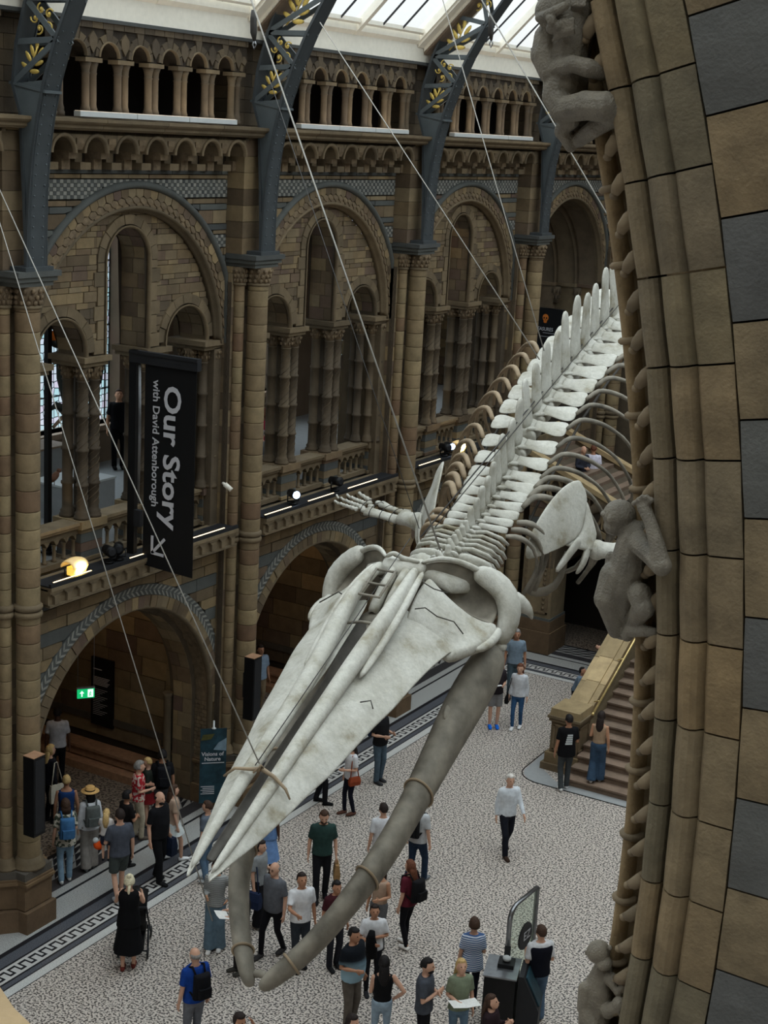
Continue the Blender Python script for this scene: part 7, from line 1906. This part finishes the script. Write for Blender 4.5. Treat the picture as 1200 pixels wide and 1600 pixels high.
def backpack(pi, rgb, label, strap=True, side=0.0):
    k = pi['k']; o = empty('backpack', world(pi, (side, -0.20*k, 1.0*k)), pi['r'].rotation_euler.z); tag(o, label, 'backpack')
    m = cloth_mat(rgb); mb = MB(); mb.sm = True
    rows = []
    for i in range(9):
        t = i/8; a = math.pi*t
        rows.append([((-0.15+0.30*j/8)*(1-0.10*t), -0.085*math.sin(math.pi*(0.12+0.76*j/8))-0.03*math.sin(a), 0.42*t) for j in range(9)])
    mb.slab(rows, [[(p[0], 0.045, p[2]) for p in r_] for r_ in rows]); b = mb.build('bag', m, o); b.modifiers.new('round', 'SUBSURF').levels = 1
    mb = MB(); mb.slab([[(-0.10, -0.135, 0.05), (0.10, -0.135, 0.05)], [(-0.10, -0.145, 0.22), (0.10, -0.145, 0.22)]], [[(-0.11, -0.08, 0.05), (0.11, -0.08, 0.05)], [(-0.11, -0.08, 0.22), (0.11, -0.08, 0.22)]]); mb.build('pocket', m, o)
    mb = MB()
    for s in (-1, 1): mb.tube([(s*0.08, 0.04, 0.38), (s*0.10, 0.12, 0.50), (s*0.11, 0.28, 0.42), (s*0.12, 0.30, 0.24), (s*0.13, 0.12, 0.08), (s*0.12, 0.03, 0.04)], 0.017, 6)
    mb.build('strap', m, o)
def handbag(pi, rgb, label, side=1, kind='bag', z=0.62, dims=(0.10, 0.32, 0.32), dy=0.0, nm='shoulder_bag', dx=0.0):
    k = pi['k']; o = empty(nm, world(pi, (side*(0.27+dx)*k, 0.02+dy, z*k)), pi['r'].rotation_euler.z); tag(o, label, 'bag')
    m = cloth_mat(rgb); x, y, h = dims; mb = MB()
    mb.slab([[(-x/2, -y/2, 0), (-x/2, y/2, 0)], [(-x/2-0.01, -y/2-0.01, h*0.5), (-x/2-0.01, y/2+0.01, h*0.5)], [(-x*0.35, -y*0.48, h), (-x*0.35, y*0.48, h)]], [[(x/2, -y/2, 0), (x/2, y/2, 0)], [(x/2+0.01, -y/2-0.01, h*0.5), (x/2+0.01, y/2+0.01, h*0.5)], [(x*0.35, -y*0.48, h), (x*0.35, y*0.48, h)]]); mb.build('body', m, o)
    mb = MB()
    if kind == 'bag': mb.tube([(0, -y*0.4, h), (-side*0.06, -y*0.1, h+0.45), (-side*0.08, y*0.1, h+0.45), (0, y*0.4, h)], 0.012, 6)
    else: mb.tube([(0, -y*0.2, h), (0, -y*0.12, h+0.08), (0, y*0.12, h+0.08), (0, y*0.2, h)], 0.008, 6)
    mb.build('handle', m, o); return o
def paper(pi, label, arm=1, sz=(0.15, 0.105)):
    S_, E_, Wp, s = pi['AR'][arm]; d = (Wp-E_).normalized(); o = empty('leaflet', world(pi, Wp+d*0.10+Vector((-s*0.05, 0.05, 0.02))), pi['r'].rotation_euler.z); tag(o, label, 'leaflet')
    mb = MB(); mb.slab([[(-sz[0], -sz[1], 0.0), (0, -sz[1], -0.02), (sz[0], -sz[1], 0.0)], [(-sz[0], sz[1], 0.05), (0, sz[1], 0.03), (sz[0], sz[1], 0.05)]], [[(-sz[0], -sz[1], -0.004), (0, -sz[1], -0.024), (sz[0], -sz[1], -0.004)], [(-sz[0], sz[1], 0.046), (0, sz[1], 0.026), (sz[0], sz[1], 0.046)]]); mb.build('sheet', 'ink_paper', o)
plain('ink_paper', (225, 224, 220), rough=0.8, noise=0.1, scale=30)
G = 'visitors in the hall'
# --- open floor, right
person('white-haired man in a white shirt striding across the empty floor', 'f', 788, 1333, 1.76, 25, ('long', (214, 220, 226)), ('trousers', (28, 30, 38)), ('short', 'white'), 'l', (58, 44, 36), ('swingf', 'down'), 0.42)
a = person('man in a black T-shirt with white back print at the foot of the stairs', 'f', 880, 1234, 1.78, 200, ('loose', (18, 18, 20)), ('trousers', (66, 70, 72)), ('short', 'black'), 'm', (225, 225, 225), ('down', 'bent'), 0.14)
mb = MB()
for i in range(5): mb.box(-0.10+0.01*i, 0.06, -0.158, -0.150, 1.14+0.05*i, 1.175+0.05*i)
mb.build('back_print', 'white_board', a['r'])
a = person('long-haired woman in a beige top and blue jeans stepping onto the stairs', 'f', 930, 1222, 1.68, 170, ('tank', (168, 142, 116)), ('wide', (58, 78, 100)), ('long', 'dark'), 't', (220, 220, 220), ('bent', 'down'), 0.16, female=True, zf=0.16)
a = person('man in dark T-shirt, grey shorts and bright blue shoes reading a leaflet', 'f', 770, 1136, 1.78, 10, ('tee', (44, 38, 42)), ('shorts', (128, 126, 126)), ('short', 'dark'), 'l', (30, 110, 220), ('bent', 'bent'), 0.0, headtilt=-0.3, belly=0.02)
paper(a, 'white leaflet held by the man in blue shoes', 1)
a = person('woman in a white long-sleeved top and jeans walking beside the blue-shoed man', 'f', 806, 1138, 1.68, -10, ('long', (206, 208, 212)), ('slim', (52, 84, 120)), ('long', 'auburn'), 'l', (228, 228, 228), ('down', 'down'), 0.16, female=True)
handbag(a, (22, 22, 24), 'black shoulder bag hanging beside the woman in white and jeans', 1, z=0.66, dims=(0.08, 0.26, 0.20))
person('tall grey-haired man in a blue-grey T-shirt behind the leaflet reader', 'f', 800, 1090, 1.86, 5, ('tee', (122, 138, 152)), ('trousers', (70, 84, 92)), ('short', 'grey'), 'm', (60, 56, 54), ('down', 'down'), 0.1)
person('man in a white shirt looking at his phone behind the stair balustrade', 'h', 955, 990, 1.78, 285, ('shirt', (190, 192, 196)), ('trousers', (40, 42, 50)), ('short', 'dark'), 'l', (40, 38, 38), ('phone', 'phone'), 0, headtilt=-0.3)
a = person('visitor in a washed blue jacket bending beside the stair balustrade', 'h', 902, 1042, 1.30, 60, ('long', (112, 130, 148)), ('trousers', (26, 26, 32)), ('short', 'black'), 'm', (226, 226, 226), ('hold', 'hold'), 0.0, lean=0.3, headtilt=-0.5)
# --- around the kiosk
a = person('boy in a black vest over a white T-shirt standing at the kiosk', 'h', 847, 1449, 1.74, 205, ('tee', (206, 206, 208)), ('wide', (84, 106, 130)), ('short', 'brown'), 'l', (60, 62, 66), ('bent', 'bent'), 0.12)
mb = MB(); torso(mb, 1.74, 0.034, 0.88, 1.42); remesh_obj(mb, 'vest', cloth_mat((18, 20, 30)), a['r'], 0.018, 2)
person('woman with short brown hair in a blue and white striped blouse seen from behind', 'h', 742, 1438, 1.66, 190, ('loose', (70, 96, 140), 'stripe', (205, 212, 222)), ('slim', (26, 28, 40)), ('curly', 'brown'), 'l', (40, 40, 44), ('down', 'bent'), 0.06, female=True)
a = person('blonde woman in a sage green shirt holding a map beside the kiosk', 'h', 722, 1502, 1.68, 20, ('shirt', (122, 132, 110)), ('slim', (104, 128, 148)), ('long', 'blond'), 'l', (200, 200, 200), ('down', 'bent'), 0.05, female=True, headtilt=-0.3)
paper(a, 'large white map held by the blonde woman in green', 1, (0.22, 0.15))
person('dark-bearded man in a charcoal T-shirt with folded arms, in profile', 'h', 667, 1500, 1.78, 80, ('tee', (72, 76, 84)), ('trousers', (22, 22, 26)), ('short', 'black'), 'l', (30, 30, 32), ('cross', 'cross'), 0)
person('woman with smooth brown hair in a dark brown top at the bottom edge', 'h', 770, 1557, 1.64, 75, ('long', (44, 32, 36)), ('slim', (30, 30, 36)), ('long', 'brown'), 'l', (30, 30, 32), ('phone', 'phone'), 0, female=True, headtilt=-0.3)
# --- under the jaw
a = person('woman in a black vest top and light jeans seen from behind', 'h', 601, 1498, 1.66, 185, ('tank', (20, 20, 22)), ('slim', (150, 170, 186)), ('long', 'black'), 'l', (220, 220, 220), ('bent', 'hip'), 0.04, female=True)
person('stocky man in a T-shirt fading from black to pale blue, looking right', 'h', 553, 1452, 1.76, 50, ('tee', (24, 28, 34), 'fade', (146, 176, 190)), ('trousers', (96, 88, 80)), ('short', 'black'), 'm', (170, 160, 150), ('down', 'bent'), 0.05, belly=0.05, w=1.12)
a = person('boy in a white T-shirt carrying a black jacket against his chest', 'h', 586, 1416, 1.62, 10, ('tee', (216, 216, 218)), ('slim', (24, 24, 28)), ('short', 'dark'), 'm', (40, 40, 44), ('cross', 'hold'), 0.05, headtilt=-0.2)
o = empty('folded_jacket', world(a, (0.06, 0.20, 0.86)), a['r'].rotation_euler.z); tag(o, 'black jacket held in front of the boy in the white T-shirt', 'jacket')
mb = MB(); mb.tube([(0, 0, 0.40), (0.02, 0.02, 0.28), (0.0, 0.02, 0.12), (-0.02, 0, -0.10)], [(0.05, 0.05), (0.08, 0.05), (0.10, 0.05), (0.09, 0.035)], 12, flatdir=(1, 0, 0)); mb.build('body', cloth_mat((16, 16, 18)), o)
a = person('long-haired woman in a maroon top and black leggings, seen from the side', 'f', 634, 1480, 1.68, 230, ('tee', (92, 34, 46)), ('slim', (20, 20, 24)), ('long', 'auburn'), 'l', (226, 222, 216), ('down', 'down'), 0.16, female=True)
backpack(a, (24, 24, 26), 'small black backpack on the woman in maroon')
a = person('walking man in a pale shirt and dark jeans, half hidden by the jaw bone', 'f', 648, 1380, 1.80, 150, ('shirt', (188, 190, 192)), ('trousers', (38, 52, 72)), ('short', 'dark'), 'l', (120, 124, 128), ('down', 'down'), 0.34)
backpack(a, (22, 22, 24), 'large black backpack on the man half hidden by the jaw')
a = person('dark-haired youth in white with a black strap, behind the jaw bone', 'h', 600, 1258, 1.74, 200, ('tee', (214, 216, 220)), ('trousers', (44, 46, 54)), ('short', 'dark'), 'l', (60, 60, 62), ('down', 'down'), 0.05)
person('person in a tan top with grey trousers behind the jaw bone', 'h', 596, 1352, 1.66, 330, ('tank', (176, 150, 130)), ('trousers', (96, 96, 98)), ('bob', 'brown'), 't', (60, 60, 62), ('bent', 'down'), 0.05, female=True)
a = person('brown-bearded man in a dark green T-shirt gazing up at the skeleton', 'f', 500, 1404, 1.82, 5, ('tee', (44, 66, 62)), ('trousers', (26, 26, 30)), ('short', 'brown'), 'l', (24, 24, 26), ('down', 'down'), 0.20, headtilt=0.25)
handbag(a, (148, 116, 78), 'brown paper carrier bag in the hand of the man in green', -1, 'paper', z=0.36, dims=(0.10, 0.26, 0.36), nm='paper_bag')
a = person('woman in a white T-shirt and black trousers walking away under the skull', 'f', 545, 1272, 1.64, 300, ('tee', (212, 212, 214)), ('slim', (22, 24, 36)), ('long', 'dark'), 'l', (90, 60, 50), ('bent', 'down'), 0.12, female=True)
handbag(a, (140, 66, 40), 'small tan shoulder bag on the woman in white under the skull', -1, z=0.78, dims=(0.08, 0.24, 0.18), dx=-0.06)
a = person('man in a black T-shirt and blue jeans standing on the meander border', 'f', 590, 1222, 1.80, 50, ('tee', (26, 26, 28)), ('trousers', (76, 92, 104)), ('short', 'brown'), 'l', (50, 50, 52), ('bent', 'bent'), 0.05, belly=0.02)
backpack(a, (40, 50, 70), 'dark backpack with blue straps on the man standing on the border')
person('person in black whose legs show below the blade of the skull', 'f', 500, 1255, 1.72, 90, ('tee', (30, 30, 34)), ('trousers', (26, 26, 30)), ('short', 'dark'), 'l', (20, 20, 22), ('down', 'down'), 0.18)
a = person('balding man with glasses in a grey T-shirt walking to the left', 'f', 425, 1492, 1.80, 320, ('tee', (96, 98, 104)), ('slim', (22, 22, 26)), ('bald', 'grey'), 'l', (56, 54, 54), ('down', 'swingb'), 0.36, belly=0.02)
a = person('dark-haired man in a plain white T-shirt looking down to the right', 'f', 466, 1512, 1.78, 20, ('tee', (218, 218, 220)), ('trousers', (48, 52, 58)), ('short', 'dark'), 'm', (28, 28, 30), ('down', 'reach'), 0.10, headtilt=-0.25)
person('youth with cropped hair in a maroon T-shirt behind the right jaw bone', 'h', 526, 1378, 1.64, 30, ('tee', (66, 30, 36)), ('trousers', (34, 34, 40)), ('short', 'black'), 'm', (30, 30, 32), ('down', 'down'), 0.05)
a = person('woman in a grey striped blouse and very wide blue jeans, left of the jaw', 'f', 335, 1484, 1.70, 350, ('long', (150, 152, 150), 'stripe', (120, 122, 122)), ('wide', (92, 112, 126)), ('long', 'dark'), 't', (210, 208, 204), ('hip', 'bent'), 0.08, female=True)
a = person('woman in a grey T-shirt and black trousers under the snout tip', 'f', 402, 1446, 1.68, 60, ('tee', (142, 146, 148)), ('wide', (24, 24, 28)), ('long', 'dark'), 'l', (180, 180, 180), ('bent', 'down'), 0.10, female=True)
handbag(a, (34, 44, 70), 'navy shoulder bag beside the woman in the grey T-shirt', 1, z=0.50, dims=(0.12, 0.34, 0.30))
person('woman in a sky-blue long dress half hidden by the snout tip', 'f', 415, 1368, 1.68, 170, ('dress', (104, 136, 184)), ('midi', (112, 146, 196)), ('long', 'black'), 'd', (60, 40, 36), ('down', 'down'), 0.05, female=True)
a = person('person in black behind the left jaw bone holding a white booklet', 'f', 375, 1520, 1.72, 290, ('tee', (26, 26, 28)), ('trousers', (44, 40, 40)), ('short', 'brown'), 'l', (60, 58, 54), ('bent', 'bent'), 0.05)
paper(a, 'white booklet showing beside the left jaw bone', 0)
a = person('person in blue jeans and trainers whose legs show under the snout tip', 'f', 322, 1378, 1.66, 240, ('tee', (90, 98, 110)), ('trousers', (88, 112, 136)), ('short', 'brown'), 'l', (190, 194, 196), ('down', 'down'), 0.12)
# --- bottom left
a = person('bald man in a bright royal blue T-shirt at the bottom left', 'h', 306, 1484, 1.78, 210, ('tee', (24, 60, 134)), ('trousers', (104, 106, 112)), ('bald', 'grey'), 'l', (60, 60, 60), ('down', 'down'), 0.12)
backpack(a, (20, 20, 24), 'black rucksack on the bald man in royal blue')
person('person with dark curly hair raising an arm at the bottom edge', 'h', 374, 1586, 1.66, 40, ('tee', (60, 66, 90)), ('trousers', (40, 40, 44)), ('curly', 'dark'), 'm', (40, 40, 40), ('up', 'up'), 0)
person('dark-haired person with only the head showing at the bottom edge', 'h', 550, 1588, 1.64, 60, ('tee', (40, 36, 40)), ('trousers', (40, 40, 44)), ('long', 'dark'), 'l', (40, 40, 40), ('down', 'down'), 0, female=True)
a = person('woman with platinum hair in a long black dress pushing a pushchair', 'f', 200, 1514, 1.74, 175, ('dress', (14, 14, 16)), ('midi', (14, 14, 16)), ('bun', 'platinum'), 'l', (110, 50, 44), ('reach', 'reach'), 0.10, female=True)
# pushchair
P_ = world(a, (0.05, 0.70, 0)); o = empty('pushchair', (P_.x, P_.y, 0), a['r'].rotation_euler.z); tag(o, 'black pushchair pushed by the woman in the black dress', 'pushchair')
mb = MB()
for s in (-1, 1): mb.tube([(s*0.22, -0.42, 1.0), (s*0.23, -0.2, 0.7), (s*0.24, 0.15, 0.35), (s*0.24, 0.38, 0.12)], 0.018, 6); mb.tube([(s*0.23, 0.0, 0.45), (s*0.25, -0.34, 0.12)], 0.018, 6)
mb.tube([(-0.22, -0.42, 1.0), (0, -0.47, 1.02), (0.22, -0.42, 1.0)], 0.022, 6); mb.tube([(-0.24, -0.34, 0.14), (0.24, -0.34, 0.14)], 0.014, 6); mb.build('frame', 'charcoal', o)
mb = MB(); mb.sm = True; mb.slab([[(-0.2, -0.2, 0.85), (0.2, -0.2, 0.85)], [(-0.2, -0.12, 0.45), (0.2, -0.12, 0.45)], [(-0.2, 0.2, 0.40), (0.2, 0.2, 0.40)], [(-0.19, 0.32, 0.22), (0.19, 0.32, 0.22)]], [[(-0.2, -0.23, 0.83), (0.2, -0.23, 0.83)], [(-0.2, -0.15, 0.42), (0.2, -0.15, 0.42)], [(-0.2, 0.19, 0.36), (0.2, 0.19, 0.36)], [(-0.19, 0.30, 0.20), (0.19, 0.30, 0.20)]]); mb.build('seat', 'black', o)
mb = MB(); mb.sm = True; mb.slab([[(-0.22, -0.28+0.30*(1-math.cos(q))*0.9, 0.85+0.24*math.sin(q)), (0, -0.28+0.34*(1-math.cos(q))*0.9, 0.88+0.26*math.sin(q)), (0.22, -0.28+0.30*(1-math.cos(q))*0.9, 0.85+0.24*math.sin(q))] for q in [2.0*i/8 for i in range(9)]], [[(-0.21, -0.27+0.30*(1-math.cos(q))*0.85, 0.84+0.22*math.sin(q)), (0, -0.27+0.34*(1-math.cos(q))*0.85, 0.86+0.24*math.sin(q)), (0.21, -0.27+0.30*(1-math.cos(q))*0.85, 0.84+0.22*math.sin(q))] for q in [2.0*i/8 for i in range(9)]]); mb.build('hood', 'black', o)
for s in (-1, 1):
    for y_ in (-0.34, 0.38):
        mb = MB(); mb.tube([(s*0.25+0.09*0, y_+0.09*math.cos(q*math.pi/8), 0.105+0.09*math.sin(q*math.pi/8)) for q in range(17)], 0.016, 6, cap=False); mb.tube([(s*0.23, y_, 0.105), (s*0.27, y_, 0.105)], 0.025, 8); mb.build('wheel', 'charcoal', o)
mb = MB(); mb.box(-0.18, 0.18, -0.28, 0.12, 0.16, 0.32); mb.build('basket', 'black', o)
a = person('man in a grey T-shirt and dark shorts carrying a little girl', 'f', 186, 1406, 1.82, 200, ('tee', (74, 78, 88)), ('shorts', (66, 72, 70)), ('short', 'dark'), 'l', (190, 190, 190), ('hold', 'down'), 0.28)
gp = world(a, (-0.22, 0.12, 0.84)); b = person('little blonde girl in white carried on the arm of the man in grey', 'f', 0, 0, 1.0, 170, ('tee', (206, 200, 196)), ('shorts', (40, 44, 60)), ('long', 'blond'), 'l', (40, 42, 48), ('reach', 'hold'), 0, pos=(gp.x, gp.y, 0), zf=0.78)
o = empty('plush_toy', world(a, (-0.30, 0.30, 1.02)), 0); tag(o, 'orange and white plush bird held by the carried girl', 'toy')
mb = MB(); mb.ball((0, 0, 0), (0.10, 0.09, 0.08), 12, 8); mb.build('body', cloth_mat((220, 84, 30)), o); mb = MB(); mb.ball((-0.05, -0.02, 0.09), (0.06, 0.055, 0.055), 10, 8); mb.build('head', 'white_board', o)
a = person('bearded man in a black T-shirt with a white chest print walking right', 'f', 246, 1376, 1.84, 50, ('tee', (22, 22, 25)), ('trousers', (18, 18, 20)), ('bald', 'black'), 'l', (24, 24, 26), ('down', 'down'), 0.22, belly=0.03, w=1.05)
mb = MB(); mb.box(-0.06, 0.06, 0.152, 0.160, 1.24, 1.27); mb.box(-0.03, 0.07, 0.152, 0.160, 1.28, 1.31); mb.build('chest_print', 'white_board', a['r'])
handbag(a, (26, 34, 52), 'dark blue rucksack carried low by the man with the chest print', -1, 'paper', z=0.42, dims=(0.16, 0.28, 0.36), nm='rucksack')
person('girl in a white skirt walking behind the man with the chest print', 'f', 268, 1344, 1.60, 110, ('tee', (176, 150, 130)), ('short', (206, 212, 210)), ('long', 'brown'), 'l', (226, 226, 226), ('down', 'down'), 0.30, female=True)
person('grey-haired woman in a red and white patterned blouse and cream trousers', 'f', 215, 1310, 1.66, 100, ('tee', (176, 44, 52), 'print', (212, 190, 180)), ('trousers', (176, 164, 142)), ('curly', 'grey'), 'l', (90, 80, 72), ('bent', 'bent'), 0.10, female=True)
person('curly-headed youth in black between the red blouse and the straw hat', 'h', 198, 1238, 1.56, 120, ('tee', (24, 22, 22)), ('trousers', (34, 32, 34)), ('curly', 'black'), 'm', (40, 40, 40), ('hold', 'hold'), 0.0)
a = person('woman in a straw hat, white shirt and loose grey trousers', 'f', 140, 1358, 1.68, 195, ('long', (204, 206, 210)), ('wide', (136, 130, 124)), ('bob', 'black'), 'l', (120, 124, 124), ('down', 'down'), 0.12, female=True)
backpack(a, (86, 90, 88), 'small grey rucksack on the woman in the straw hat')
hw_ = world(a, a['hc']+Vector((0, -0.01, 0.05))); o = empty('straw_hat', hw_); tag(o, 'round straw hat with a dark band worn by the woman in white', 'hat')
mb = MB(); mb.lathe([(0.175, 0.0), (0.17, 0.012), (0.10, 0.012), (0.095, 0.03), (0.09, 0.085), (0.07, 0.10), (0.01, 0.102)], (0, 0, 0), 24); mb.build('hat', cloth_mat((206, 164, 104)), o); mb = MB(); mb.lathe([(0.099, 0.014), (0.096, 0.04)], (0, 0, 0), 24, cap=False); mb.build('band', 'black', o)
a = person('woman in a floral shirt and faded jeans at the pier base', 'f', 102, 1378, 1.68, 190, ('loose', (196, 190, 176), 'print', (70, 78, 66)), ('trousers', (126, 152, 172)), ('bob', 'brown'), 'l', (210, 210, 208), ('down', 'bent'), 0.12, female=True)
backpack(a, (62, 104, 146), 'light blue rucksack on the woman in the floral shirt')
person('short-haired woman in a royal blue sleeveless top and grey skirt', 'h', 104, 1214, 1.64, 180, ('tank', (32, 60, 108)), ('midi', (150, 146, 140)), ('short', 'blond'), 'm', (60, 56, 54), ('down', 'down'), 0.05, female=True, w=1.1)
a = person('woman in dark clothes with a long scarf of fair hair beside the pier', 'h', 78, 1166, 1.68, 120, ('long', (26, 26, 32)), ('trousers', (24, 24, 28)), ('long', 'blond'), 'l', (40, 40, 40), ('down', 'down'), 0.05, female=True)
handbag(a, (196, 188, 170), 'cream tote bag on the shoulder of the fair-haired woman by the pier', 1, z=0.55, dims=(0.08, 0.32, 0.38), nm='tote_bag')
person('dark-skinned man in a white polo shirt walking into the archway', 'h', 90, 1108, 1.76, 180, ('tee', (188, 190, 200)), ('trousers', (20, 20, 24)), ('short', 'black'), 'd', (24, 24, 24), ('down', 'down'), 0.18)
a = person('man in black with a dark rucksack deep in the nearest archway', 'h', 254, 1174, 1.66, 190, ('tee', (22, 22, 25)), ('trousers', (70, 70, 72)), ('curly', 'black'), 'm', (110, 110, 110), ('down', 'down'), 0.14)
backpack(a, (24, 25, 30), 'dark rucksack on the man deep in the nearest archway')
person('fair-haired visitor in dark green in the shade of the nearest archway', 'h', 232, 1186, 1.50, 260, ('tee', (44, 48, 42)), ('short', (120, 30, 34)), ('short', 'blond'), 'l', (60, 60, 60), ('bent', 'down'), 0.0, female=True)
person('visitor in a pale blue shirt and beige trousers behind the second pier', 'h', 407, 1008, 1.78, 30, ('shirt', (140, 158, 178)), ('trousers', (134, 116, 92)), ('short', 'dark'), 'm', (50, 46, 44), ('down', 'down'), 0.24)
# --- gallery and upper stairs
person('man in black standing on the gallery left of the banner post', 'f', 0, 0, 1.86, 10, ('tee', (18, 18, 22)), ('trousers', (16, 16, 18)), ('short', 'brown'), 't', (20, 20, 20), ('down', 'down'), 0, headtilt=-0.3, pos=tuple(on(186, 614, X=-5.4)), zf=6.1)
person('visitor in pink half hidden at the left of the second gallery bay', 'h', 413, 640, 1.66, 250, ('tee', (140, 44, 62)), ('trousers', (30, 30, 34)), ('long', 'auburn'), 'l', (40, 40, 40), ('down', 'down'), 0.0, female=True, zf=6.1)
person('seated visitor in grey behind the parapet of the second gallery bay', 'f', 0, 0, 1.66, 180, ('long', (110, 110, 112)), ('trousers', (60, 60, 64)), ('short', 'grey'), 'l', (40, 40, 40), ('down', 'down'), 0.0, pos=tuple(on(408, 690, X=-2.0)), zf=6.1, seated=True)
person('man in a white shirt with dark straps climbing the upper stairs', 'f', 0, 0, 1.76, 185, ('tee', (214, 210, 224)), ('trousers', (30, 32, 44)), ('short', 'auburn'), 'm', (70, 70, 74), ('bent', 'bent'), 0.1, pos=tuple(on(931, 665, Y=40.2)), zf=3.95)
person('grey-haired person in dark clothes resting on the upper stairs', 'f', 0, 0, 1.66, 40, ('long', (44, 46, 56)), ('trousers', (48, 60, 84)), ('bald', 'grey'), 'l', (220, 220, 220), ('hold', 'hold'), 0.0, pos=tuple(on(912, 695, Y=39.6)), zf=4.1)
